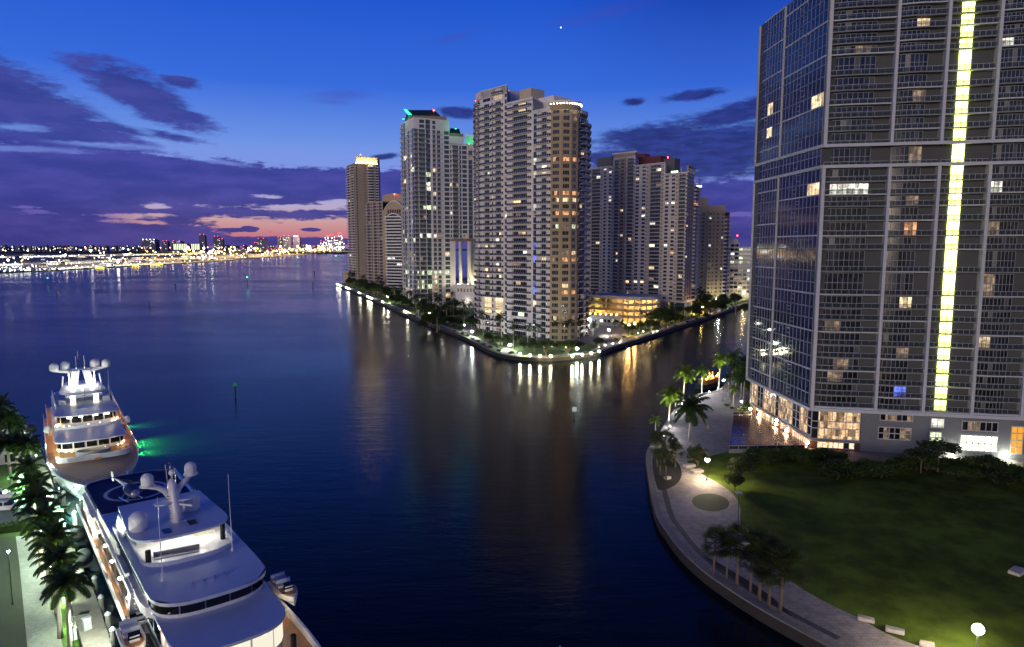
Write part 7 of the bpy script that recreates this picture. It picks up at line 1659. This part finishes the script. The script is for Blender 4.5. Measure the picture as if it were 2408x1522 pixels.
for u, v, e, lb, col in ((1110, 793, 1500, 'bright white lamp on the lawn at the foot of the white tower', (.95, 1, .92)), (1199, 822, 2600, 'brilliant white lamp on the island lawn facing the bay', (.96, .98, 1)), (1357, 834, 1100, 'teal white lamp post at the island tip', (.75, .95, 1)), (912, 712, 2600, 'bright lamp among the bay wall trees', (1, .95, .75)),
                         (1371, 770, 420, 'white floodlight on the forecourt, one of a pair', (.9, .95, 1)), (1385, 764, 420, 'white floodlight on the forecourt beside the terrace', (.9, .95, 1)), (1636, 738, 1500, 'yellow lamp by the pavilion under the broad tower', (1, .75, .28)), (1700, 712, 2000, 'yellow green lamp in the riverside grove', (1, .95, .5)), (1748, 704, 1600, 'warm lamp at the river edge beside the tall tower', (1, .7, .35)), (1690, 722, 1600, 'white lamp on the stepped riverside terrace', (1, .93, .78)), (1684, 716, 1600, 'white lamp higher on the riverside terrace', (1, .93, .78)), (1432, 790, 300, 'small white lamp on the forecourt path', (.95, 1, .9))):
    plamp(u, v, v - 14 if u != 1199 else 811, lb, col, 220, e * 4, r=.5)
SWL = emi('seawall_lamp', (1, .90, .56), 220)
for i, (u, v) in enumerate(((1223, 839), (1246, 842), (1270, 844), (1295, 844), (1346, 844), (1369, 841), (1390, 837), (1409, 833))):
    x, y = at(u, v - 1, ZI); t_ = thing('path_lamp', 'low yellow lamp in the even row along the curved island tip', 'lamp', (x, y, ZI), 0, 'path lamps round the island tip'); mb = MB(); mb.lathe([(.12, 0), (.1, .8)], (0, 0, 0), 8); mb.build('post', POLE, t_); mb = MB(); mb.ball((0, 0, 1.05), .4, 8, 5); mb.build('lamp_globe', SWL, t_); plight('path_lamp_light', (x, y + 1.2, ZI + 2.6), 900, (1, .9, .56), .2)
for (u, v, w_, lb, st) in ((794, 671, 9, 'bright light strip at the far tip of the island', 60), (815, 679, 8, 'light strip second from the far tip of the island', 50), (866, 701, 11, 'light strip on the bay wall below the arched block', 50), (951, 735, 9, 'light strip on the bay wall below the green roofed tower', 60), (842, 690, 4, 'small light strip between the first strips of the bay wall', 30), (896, 711, 4, 'small light strip below the lamp of the bay wall', 26)):
    p0 = at(u - w_ / 2, v - w_ * .22, 1.9); p1 = at(u + w_ / 2, v + w_ * .22, 1.9); mb = MB(); mb.seg((p0[0] + 1, p0[1] + 1), (p1[0] + 1, p1[1] + 1), .5, 2.0, 2.7); o = mb.build('wall_light_strip', emi('wall_light_strip_%d' % st, (1, .93, .66), st)); tag(o, lb, 'light strip')
    plight('strip_light', ((p0[0] + p1[0]) / 2 + 2, (p0[1] + p1[1]) / 2 + 2, 5), 900, (1, .93, .66), .5)
for u, v, e in ((1423, 812, 260), (1441, 808, 260), (1457, 806, 260), (1500, 784, 360), (1512, 780, 300), (1535, 782, 600), (1545, 779, 400), (1408, 818, 240), (1330, 818, 300), (1296, 816, 260), (1340, 812, 220), (1280, 818, 200)):
    x, y = at(u, v, ZI); mb = MB(); mb.lathe([(.16, 0), (.2, .3), (.05, .36)], (0, 0, 0), 8); o = mb.build('tree_uplight', emi('tree_uplight_lens', (1, .95, .7), 40)); o.location = (x, y - .6, ZI); tag(o, 'small bright uplight in the island lawn beside a trunk', 'lamp', 'uplights in the island lawn'); plight('tree_uplight_light', (x, y - .7, ZI + .6), e * 1.3, (1, .95, .72), .15)
for i in range(20):
    u = ir.uniform(1475, 1640); v = 800 - (u - 1475) * .28 + ir.uniform(-26, -6); x, y = at(u, v, ZI); k_ = ir.choice(['broad0', 'broad1', 'round0', 'coco0', 'coco2', 'broad2']); tree(k_, 'palm_tree' if 'coco' in k_ else 'shade_tree', x, y, ZI, 'palm in the planting between the parking deck and the river path' if 'coco' in k_ else 'dark tree in the planting between the parking deck and the river path', 'palms before the parking deck' if 'coco' in k_ else 'trees before the parking deck', ir.uniform(.6, .95))
# orange lamps over the river path (their long reflection crosses the river)
for u, v, h_, e, lb in ((1478, 790, 6, 1100, 'orange street lamp on the river path before the parking deck'), (1492, 786, 6, 900, 'orange street lamp near the lit lower parking levels'), (1652, 738, 5, 3600, 'deep yellow lamp over the pavilion terrace')):
    x, y = at(u, v, ZI); lamp_post(x, y, ZI, h_, lb, (1, .52, .14), 420, e, r=.5)
# pavilion under the broad tower
x, y = at(1650, 742, ZI); t_ = thing('pavilion', 'small pavilion glowing yellow by the river wall', 'pavilion', (x, y + 2, ZI), .5); mb = MB()
for a in (-5, 0, 5):
    for b_ in (-2.5, 2.5): mb.box(a - .15, b_ - .15, 0, a + .15, b_ + .15, 3)
mb.build('posts', WHITE, t_); mb = MB(); mb.loft([[(-6, -3.2, 3), (6, -3.2, 3), (6, 3.2, 3), (-6, 3.2, 3)], [(-4, -1, 4.6), (4, -1, 4.6), (4, 1, 4.6), (-4, 1, 4.6)]]); mb.build('roof', mat('thatch_roof', (.3, .2, .06), .9, 0, .3, 2), t_); mb = MB(); mb.box(-5, 2.4, 0, 5, 2.5, 2.9); mb.build('lit_back_wall', emi('yellow_backlit_wall', (1, .66, .14), 2.2), t_)
plight('pavilion_light', (x, y + 1, ZI + 2.4), 700, (1, .7, .2), .3)
# tree wrapped in white fairy lights
x, y = at(1098, 724, ZI); FL = emi('white_fairy_lights', (1, .90, .72), 3.5); t_ = thing('fairy_light_tree', 'bare tree wrapped in white fairy lights in the garden', 'tree', (x, y, ZI)); mb = MB(); fr_ = random.Random(3)
mb.path([(0, 0, 0), (0, 0, 2.2)], [.3, .25], 7); mb.build('trunk', FL, t_); mb = MB()
for k in range(30):
    a = 2.4 * k; tl = fr_.uniform(.3, 1.35); L_ = fr_.uniform(3.5, 5.6); p_ = Vector((0, 0, 2)); d_ = Vector((math.cos(a) * tl, math.sin(a) * tl, 1)).normalized(); pts = [p_]
    for j in range(4): p_ = p_ + d_ * L_ / 4; pts.append(p_); d_ = (d_ + Vector((0, 0, .22)) + Vector((fr_.uniform(-.2, .2), fr_.uniform(-.2, .2), 0))).normalized()
    mb.path(pts, [.14, .12, .1, .08, .06], 5)
mb.build('branches', FL, t_); plight('fairy_glow', (x, y - 1.5, ZI + 7), 120, (1, .93, .78), 1.)
# white garden pavilion wall and lights near it
for u, v, e in ((1010, 748, 900), (1052, 738, 1400), (1040, 752, 700), (1005, 738, 500), (1078, 752, 500), (1092, 778, 500)):
    x, y = at(u, v, ZI); lamp_post(x, y, ZI, 3.4, 'small white lamp in the garden below the green roofed tower', (1, .97, .82), 90, e, 'small lamps in the garden', r=.36)
x, y = at(1035, 742, ZI); t_ = thing('garden_pavilion', 'long low white pergola in the garden below the green roofed tower', 'pergola', (x, y, ZI), .12); mb = MB(); mb.box(-16, -2.5, 3.4, 16, 2.5, 3.8); mb.build('roof', WHITE, t_)
for k in range(8): mb = MB(); mb.box(-15.5 + 4.4 * k, -2.3, 0, -15.1 + 4.4 * k, -1.9, 3.4); mb.build('post', WHITE, t_)

# ------------------------------------------------------------------ channel markers
GRN = emi('green_marker_lamp', (.05, 1, .35), 10)
for u, v, vt, kind, lb in ((554, 936, 900, 'g', 'green square daymark on a pile in the middle of the bay'), (1350, 984, 958, 'w', 'white board marker standing in the river mouth'), (582, 672, 652, 'l', 'marker pile with a green lamp in the open bay'), (352, 722, 712, 'd', 'squat dark marker pile in the bay'), (113, 668, 654, 'l', 'marker with a green lamp off the cruise ship'), (134, 690, 676, 'd', 'dark marker board on a pile toward the port'), (736, 676, 664, 'd', 'small dark marker pile off the far island tip'), (413, 676, 668, 'd', 'small dark marker pile in mid bay'), (375, 634, 624, 'l', 'tiny green lamp close to the port wharf'), (700, 614, 606, 'l', 'green marker lamp off the cargo wharf'), (790, 610, 602, 'l', 'green marker lamp off the crane wharf'), (740, 646, 638, 'd', 'thin dark marker pile off the crane wharf')):
    x, y = at(u, v, 0); h_ = zat(vt, y); s_ = max(1., y / 420.)
    t_ = thing('channel_marker', lb, 'channel marker', (x, y, 0), .2); mb = MB(); mb.lathe([(.22 * s_, -2), (.2 * s_, h_ * .95)], (0, 0, 0), 8); mb.build('pile', mat('dark_marker_pile', (.03, .03, .03), .8), t_)
    if kind in 'gwd':
        mb = MB(); b_ = {'g': 1.1, 'w': 1.2, 'd': .9}[kind] * s_; mb.box(-b_ / 2, -.3 * s_, h_ - b_, b_ / 2, -.22 * s_, h_); mb.build('board', {'g': emi('green_daymark', (0, .30, .05), .35, False, (0, .2, .03)), 'w': mat('white_board', (.7, .7, .7), .6), 'd': mat('dark_board', (.05, .05, .05), .7)}[kind], t_)
    else:
        mb = MB(); mb.ball((0, 0, h_), .34 * s_ if y < 900 else .22 * s_, 8, 5); mb.build('lamp', GRN, t_)
x, y = at(1317, 1521, 1.0); mb = MB(); mb.lathe([(.4, -3), (.4, .2)], (0, 0, 0), 10); t_ = thing('mooring_piling', 'lone piling with a pale pointed cap at the bottom picture edge', 'piling', (x, y, 0)); mb.build('post', PILE, t_); mb = MB(); mb.lathe([(.55, .2), (.55, .3), (.03, 1.1)], (0, 0, 0), 10); mb.build('cap', YW, t_)

# ------------------------------------------------------------------ the port across the bay
PS = [at(u, v, 0) for u, v in [(-260, 652), (0, 643), (120, 638), (235, 631), (400, 622), (500, 616), (600, 608), (700, 601), (780, 595), (812, 593)]]
mb = MB(); mb.prism(PS + [(PS[-1][0] + 60, PS[-1][1] + 900), (-2200, 8200), (-5200, 5200), (-2600, 1500)], -4, 2.2, 1, 0); structure('port_ground', mb, [mat('port_concrete', (.16, .15, .13), .9, 0, .3, .02), WALLM])
pr = random.Random(99)
def shore(u):
    """wharf edge row for column u"""
    L = [(-260, 652), (0, 643), (120, 638), (235, 631), (400, 622), (500, 616), (600, 608), (700, 601), (780, 595), (812, 593)]
    for (a, va), (c, vc) in zip(L, L[1:]):
        if a <= u <= c: return va + (vc - va) * (u - a) / (c - a)
    return 593
def psc(y): return y / F      # metres per picture pixel at that distance
WH = [mat('pale_warehouse', (.42, .42, .42), .7, 0, .2, .02), mat('cream_warehouse', (.42, .36, .25), .7, 0, .2, .02), mat('blue_warehouse', (.10, .16, .32), .7), mat('grey_warehouse', (.2, .2, .2), .7)]
for i in range(64):
    u = pr.uniform(-40, 800); vs = shore(u); y0 = at(u, vs, 0)[1]; k = pr.random() ** 1.3; v = vs - 3 - k * (vs - 586) * .72
    x, y = at(u, max(v, 587.5), 2.2); s = psc(y); w_ = pr.uniform(8, 30) * s; h_ = pr.uniform(2.2, 5.0) * s; d_ = w_ * pr.uniform(.4, .8)
    t_ = thing('warehouse', pr.choice(['pale']) + ' low warehouse among the floodlit port sheds', 'warehouse', (x, y, 2.2), pr.uniform(-.3, .2), 'warehouses of the port'); mb = MB(); mb.box(-w_ / 2, -d_ / 2, 0, w_ / 2, d_ / 2, h_); mb.build('wall', WH[pr.choice([0, 0, 1, 1, 2, 3])], t_)
    mb = MB(); mb.loft([[(-w_ / 2 - s * .3, -d_ / 2 - s * .3, h_), (w_ / 2 + s * .3, -d_ / 2 - s * .3, h_), (w_ / 2 + s * .3, d_ / 2 + s * .3, h_), (-w_ / 2 - s * .3, d_ / 2 + s * .3, h_)], [(-w_ / 2, -s * .1, h_ + s * 1.), (w_ / 2, -s * .1, h_ + s), (w_ / 2, s * .1, h_ + s), (-w_ / 2, s * .1, h_ + s)]]); mb.build('roof', WH[0], t_)
    if pr.random() < .7:
        n_ = pr.randint(1, 4)
        for j in range(n_): mb = MB(); xx = -w_ / 2 + w_ * (j + .5) / n_; mb.box(xx - w_ * .3 / n_, -d_ / 2 - s * .06, h_ * .25, xx + w_ * .3 / n_, -d_ / 2 - s * .01, h_ * .7); mb.build('lit_doorway', emi('lit_port_doorway_%d' % (i % 4), [(1, .95, .8), (1, .72, .38), (.6, .8, 1), (1, .85, .6)][i % 4], 1.6, False), t_)
PM = MB(); PM.path([(0, 0, 0), (0, 0, 1)], .02, 4); PMm = PM.mesh('mast', [mat('port_mast_metal', (.2, .2, .2), .6)])
def bulb(col, st): b_ = MB(); b_.ball((0, 0, 1.), 1., 6, 4); return b_.mesh('floodlight_head', [emi('port_lamp_%d_%d' % (int(col[2] * 100), st), col, st)])
BUL = [bulb((1, .80, .48), 16), bulb((1, .55, .15), 12), bulb((1, .38, .07), 10), bulb((.8, .92, 1), 14), bulb((1, .93, .8), 26)]
def mast(u, v, hpx, rpx, bi, label, group, red=False):
    x, y = at(u, max(v, 586.6), 2.2); s = psc(y); h_ = hpx * s
    t_ = thing('light_mast', label, 'light mast', (x, y, 2.2), 0, group); o = bpy.data.objects.new('mast', PMm); COL.objects.link(o); o.parent = t_; o.scale = (s * 8, s * 8, h_)
    o = bpy.data.objects.new('floodlight_head', BUL[bi]); COL.objects.link(o); o.parent = t_; o.scale = (rpx * s,) * 3; o.location = (0, 0, h_ - rpx * s)
LBM, GRM = 'floodlight mast among the crowded lights of the port', 'floodlight masts of the port'
for i in range(205):
    u = pr.uniform(-20, 800) if i % 3 else pr.uniform(430, 800); vs = shore(u); v = vs - 2 - pr.random() * (vs - 587) * .85
    bi = pr.choice([0, 1, 1, 1, 2, 4]) if u > 330 else pr.choice([0, 0, 3, 4, 1]); mast(u, v, pr.uniform(5, 11), pr.uniform(1.0, 2.1) if u > 420 else pr.uniform(.7, 1.5), bi, LBM, GRM)
for i in range(26): mast(90 + 22 * i + pr.uniform(-4, 4), 594 - i * .2, 8.5, 1.1, 1 if i % 4 else 0, 'street lamp in the even row along the port causeway', 'causeway street lamps')
for u, v, h_, r_, bi in ((215, 616, 26, 2.6, 4), (443, 604, 22, 2.4, 4), (278, 628, 12, 3.0, 4), (498, 606, 14, 2.8, 4), (262, 614, 12, 1.8, 3), (480, 596, 12, 2.2, 4), (60, 622, 16, 2.2, 4), (155, 612, 12, 1.9, 4), (20, 626, 14, 2.2, 4), (8, 620, 16, 2.2, 4), (585, 598, 14, 2., 0), (660, 594, 14, 1.8, 0), (700, 592, 12, 1.8, 0), (540, 600, 14, 2., 1), (630, 602, 10, 1.9, 0)): mast(u, v, h_, r_, bi, 'large floodlight burning brighter than the port lights round it', 'large floodlights of the port')
for i in range(66):      # what the high masts pour on the quays and sheds
    u = 6 + 36.5 * (i % 22); k = i // 22; v = shore(u) - 2 - (shore(u) - 588) * (.05, .32, .66)[k]; x, y = at(u, max(v, 588), 2.2); h_ = .04 * y; plight('mast_floodlight', (x, y, 2.2 + h_), h_ * h_ * 170 * pr.uniform(.3, 1.9), ((1, .92, .78) if u < 330 else (1, .70, .36)), 3., None, 152, (0, 0, -1))
for i in range(40):      # close lamps along the quay that throw the streaks on the bay
    u = 8 + 20.2 * i + pr.uniform(-6, 6); mast(u, shore(u) - 1.2, 4.5, pr.uniform(.7, 1.2), 3 if u < 150 else (0 if u < 420 else pr.choice([1, 1, 0, 2])), 'low lamp on the edge of the port wharf', 'wharf lamps of the port')
for u, c_ in ((225, 7), (312, 5), (355, 6), (372, 4)):
    for k in range(c_): x, y = at(u + 3.2 * k, shore(u) - .8, 2.2); s = psc(y); mb = MB(); mb.ball((0, 0, s), .9 * s, 6, 4); o = mb.build('wharf_lamp', emi('yellow_wharf_lamp', (1, .72, .03), 14)); o.location = (x, y, 2.2); tag(o, 'small yellow lamp in a tight row at the wharf edge', 'lamp', 'yellow lamp rows on the wharf')
# container cranes at the tip, dark cranes elsewhere
def crane(u, v, hpx, lit, label, group, boom=1.):
    x, y = at(u, v, 2.2); s = psc(y); h_ = hpx * s; t_ = thing('container_crane', label, 'crane', (x, y, 2.2), .3, group); w_ = 3.2 * s; mb = MB(); m_ = [mat('crane_steel', (.10, .10, .12), .6)]
    for a in (-1, 1):
        for b_ in (-1, 1): mb.box(a * w_ - .4 * s, b_ * w_ - .4 * s, 0, a * w_ + .4 * s, b_ * w_ + .4 * s, h_ * .62)
    mb.box(-w_ * 1.1, -w_ * 1.1, h_ * .35, w_ * 1.1, w_ * 1.1, h_ * .39); mb.build('legs', m_, t_)
    mb = MB(); mb.box(-w_ * 1.2, -w_ * 1.4, h_ * .6, w_ * 1.2, w_ * 1.6, h_ * .66); mb.build('girder', m_, t_)
    mb = MB(); mb.path([(0, -w_, h_ * .62), (-w_ * .5, -w_ * 1.3, h_ * 1.0)], .45 * s, 5); mb.path([(0, 0, h_ * .62), (0, 0, h_ * .86), (-w_ * .4, -w_ * 1.2, h_ * .95)], .25 * s, 4); mb.build('boom', m_, t_)
    for k in range(lit): mb = MB(); mb.ball((pr.uniform(-1, 1) * w_, -w_ * 1.2, h_ * pr.uniform(.1, .95)), .55 * s, 6, 4); mb.build('work_lamp', emi('crane_work_lamp', (.86, .95, 1), 14), t_)
    mb = MB(); mb.ball((-w_ * .5, -w_ * 1.3, h_ * 1.02), .5 * s, 6, 4); mb.build('red_lamp', emi('crane_red_lamp', (1, .05, .03), 14), t_)
for i, (u, h_) in enumerate(((769, 36), (774, 37), (779, 38), (784, 39), (793, 36), (798, 42), (802, 43), (806, 40), (757, 26), (764, 24), (789, 30))): crane(u, 592.6, h_, 9, 'tall floodlit container crane in the cluster at the port tip', 'container cranes at the port tip')
for u, h_ in ((573, 22), (580, 20), (640, 18), (648, 17), (668, 18), (632, 16)): crane(u, shore(u) - 1.5, h_, 1, 'dark quay crane standing among the port lights', 'dark quay cranes')
# cargo ship and the cruise ship along the wharf
def ship(name, label, cat, u0, u1, v, hull_m, hpx):
    a, c = at(u0, v + .5, 0), at(u1, v - (u1 - u0) * .045, 0); s = psc(a[1]); L = math.dist(a, c); t_ = thing(name, label, cat, ((a[0] + c[0]) / 2, (a[1] + c[1]) / 2, 0), math.atan2(c[1] - a[1], c[0] - a[0])); mb = MB()
    mb.loft([[(x_ * L, -w_ * s, hpx * s * k_), (x_ * L, w_ * s, hpx * s * k_), (x_ * L, w_ * .7 * s, -1), (x_ * L, -w_ * .7 * s, -1)] for x_, w_, k_ in ((-.5, .3, 1.25), (-.42, 3, 1.1), (.0, 3.6, .9), (.4, 3.6, .95), (.5, 2.6, 1.05))]); mb.build('hull', hull_m, t_); return t_, L, s
t_, L, s = ship('cargo_ship', 'dark cargo ship with four deck cranes at the port wharf', 'ship', 428, 508, 616.5, mat('dark_ship_hull', (.012, .016, .03), .6), 4.2)
for k in range(4): mb = MB(); x_ = -L * .3 + L * .17 * k; mb.path([(x_, 0, 4 * s), (x_ - .3 * s, 0, 13 * s), (x_ - 5.5 * s, 0, 17 * s)], [.7 * s, .6 * s, .4 * s], 5); mb.build('deck_crane', mat('dark_ship_crane', (.02, .02, .025), .6), t_)
mb = MB(); mb.box(L * .26, -3 * s, 3.8 * s, L * .44, 3 * s, 9 * s); mb.box(L * .3, -2.4 * s, 9 * s, L * .4, 2.4 * s, 12 * s); mb.build('superstructure', mat('white_ship_paint', (.65, .65, .65), .5), t_)
for k in range(12): mb = MB(); mb.ball((L * (.25 + .2 * pr.random()), -3.2 * s, s * pr.uniform(4, 14)), .55 * s, 6, 4); mb.build('lamp', emi('ship_lamp', (1, .97, .85), 20), t_)
t_, L, s = ship('cruise_ship', 'low grey ship with lit white decks moored at the near end of the port', 'ship', -24, 118, 643.5, mat('grey_ship_hull', (.07, .10, .13), .5), 6.0)
for z0_, z1_, x0_, x1_ in ((6, 9, -.4, .34), (9, 12, -.36, .22), (12, 15, -.3, .05)): mb = MB(); mb.box(L * x0_, -3 * s, z0_ * s, L * x1_, 3 * s, z1_ * s * .97); mb.build('deck', mat('white_ship_paint', (.65, .65, .65), .5), t_)
for k in range(26): mb = MB(); zz = pr.choice([4.5, 7.4, 10.4, 13.4]); mb.ball((L * pr.uniform(-.4, .34 - zz * .02), -3.3 * s, zz * s), pr.uniform(.5, .9) * s, 6, 4); mb.build('lamp', emi('ship_lamp', (1, .97, .85), 20), t_)
# skyline beyond the port
def far_block(u, vtop, wpx, label, group=None, lit=8, top=None, red=True, Y=7600., mt=None, dome_top=False):
    x = xat(u, 580, Y); s = psc(Y); t_ = thing('far_building', label, 'building', (x, Y, 2), pr.uniform(-.1, .1), group); w_ = wpx * s; h_ = zat(vtop, Y) - 2; mb = MB()
    mb.box(-w_ / 2, -w_ / 3, 0, w_ / 2, w_ / 3, h_ * .93); mb.box(-w_ * .36, -w_ * .26, h_ * .93, w_ * .36, w_ * .26, h_); mb.build('wall', mt or mat('haze_tinted_far_wall', (.10, .09, .16), .8), t_)  # purple haze of distance is put into the wall colour
    for k in range(lit): mb = MB(); xx, zz = pr.uniform(-.42, .42) * w_, h_ * pr.uniform(.2, .9); q_ = pr.uniform(.35, .6) * s; mb.box(xx - q_ * 1.3, -w_ / 3 - s * .2, zz - q_, xx + q_ * 1.3, -w_ / 3 - s * .05, zz + q_); mb.build('lit_window', emi('far_lit_window_%d' % (k % 3), [(.8, 1, .95), (1, .85, .55), (1, .96, .85)][k % 3], 3.2, False), t_)
    if red:
        for sd in (-.3, .3): mb = MB(); mb.ball((sd * w_, -w_ / 3, h_ + .5 * s), .55 * s, 6, 4); mb.build('red_lamp', emi('far_red_lamp', (1, .10, .08), 9, False), t_)
    if top:
        for k in range(4): mb = MB(); mb.ball((w_ * (-.4 + .27 * k), -w_ / 3 - s * .3, h_ * .97), .8 * s, 6, 4); mb.build('roof_lamp', emi('far_roof_lamp', (.9, 1, .95), 12, False), t_)
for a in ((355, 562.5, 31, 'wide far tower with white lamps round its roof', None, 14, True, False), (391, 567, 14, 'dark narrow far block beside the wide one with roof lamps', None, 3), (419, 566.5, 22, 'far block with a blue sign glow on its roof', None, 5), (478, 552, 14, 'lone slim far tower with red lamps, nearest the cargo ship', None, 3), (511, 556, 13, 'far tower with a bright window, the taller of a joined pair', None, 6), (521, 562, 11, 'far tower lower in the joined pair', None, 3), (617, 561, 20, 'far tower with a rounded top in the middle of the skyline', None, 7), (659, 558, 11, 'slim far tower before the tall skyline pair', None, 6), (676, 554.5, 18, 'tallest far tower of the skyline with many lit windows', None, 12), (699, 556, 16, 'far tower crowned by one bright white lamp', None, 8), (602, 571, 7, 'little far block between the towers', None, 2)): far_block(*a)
mb = MB(); mb.lathe([(.01, 0), (1, .1), (1, .5), (.01, .6)], (0, 0, 0), 10); o = mb.build('roof_lamp', emi('white_crown_light', (.9, .95, 1), 8, False)); Y = 7500.; o.location = (xat(699, 580, Y), Y - 40, zat(556, Y)); o.scale = (5 * psc(Y), 5 * psc(Y), 9); tag(o, 'round white light crowning a far tower', 'lamp')
mb = MB(); mb.box(-14, -.5, 0, 14, .5, 3.5); o = mb.build('roof_sign_light', emi('blue_sign_light', (.08, .16, 1), 6, False)); o.location = (xat(423, 580, 7500.), 7480, zat(569, 7480)); tag(o, 'blue light bar on the roof of a far block', 'sign')
for i in range(40):
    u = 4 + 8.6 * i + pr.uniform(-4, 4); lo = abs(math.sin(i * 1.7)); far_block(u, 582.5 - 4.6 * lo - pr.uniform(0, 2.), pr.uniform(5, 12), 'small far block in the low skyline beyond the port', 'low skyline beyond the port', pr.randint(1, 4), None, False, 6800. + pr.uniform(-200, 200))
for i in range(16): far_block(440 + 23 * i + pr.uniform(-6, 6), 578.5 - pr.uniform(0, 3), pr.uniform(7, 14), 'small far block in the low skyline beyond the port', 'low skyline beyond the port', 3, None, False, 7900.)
for u0, n_ in ((408, 8), (450, 5)):
    x = xat(u0, 580, 6000.); s = psc(6000.); t_ = thing('far_building', {408: 'long far block with bright greenish lit bays', 450: 'shorter far block with bright greenish lit bays'}[u0], 'building', (x, 6000, 2)); mb = MB(); mb.box(0, 0, 0, n_ * 4.0 * s, 40, zat(573, 6000.)); mb.build('wall', mat('haze_tinted_far_wall', (.10, .09, .16), .8), t_)
    for k in range(n_): mb = MB(); mb.box((k * 4 + .6) * s, -2, 20, (k * 4 + 2.6) * s, -1, zat(574.5, 6000.)); mb.build('lit_bay', emi('greenish_lit_bay', (.9, 1, .62), 1.6, False), t_)
# dark mangrove belt behind the causeway
mb = MB(); r = random.Random(8)
for i in range(150):
    u = 0 + i * 5.6; Y = 4600 + r.uniform(0, 500); x = xat(u, 580, Y); s = psc(Y); mb.ball((x, Y, 2), r.uniform(3.5, 6) * s, 7, 4, 0, r.uniform(3, 5.5) * s)
o = mb.build('tree_belt', mat('far_dark_trees', (.012, .016, .012), .95), kind='stuff'); o['label'] = 'dark belt of far trees behind the port lights'; o['category'] = 'trees'
# evening star
a0, e0 = azel(1319, 65); D = 30000.; mb = MB(); mb.ball((0, 0, 0), 22, 10, 6); o = mb.build('evening_star', emi('evening_star', (.95, .97, 1), 6, False)); o.location = (D * math.sin(a0) * math.cos(e0), D * math.cos(a0) * math.cos(e0), H + D * math.sin(e0)); tag(o, 'single bright evening star high in the blue sky', 'star')
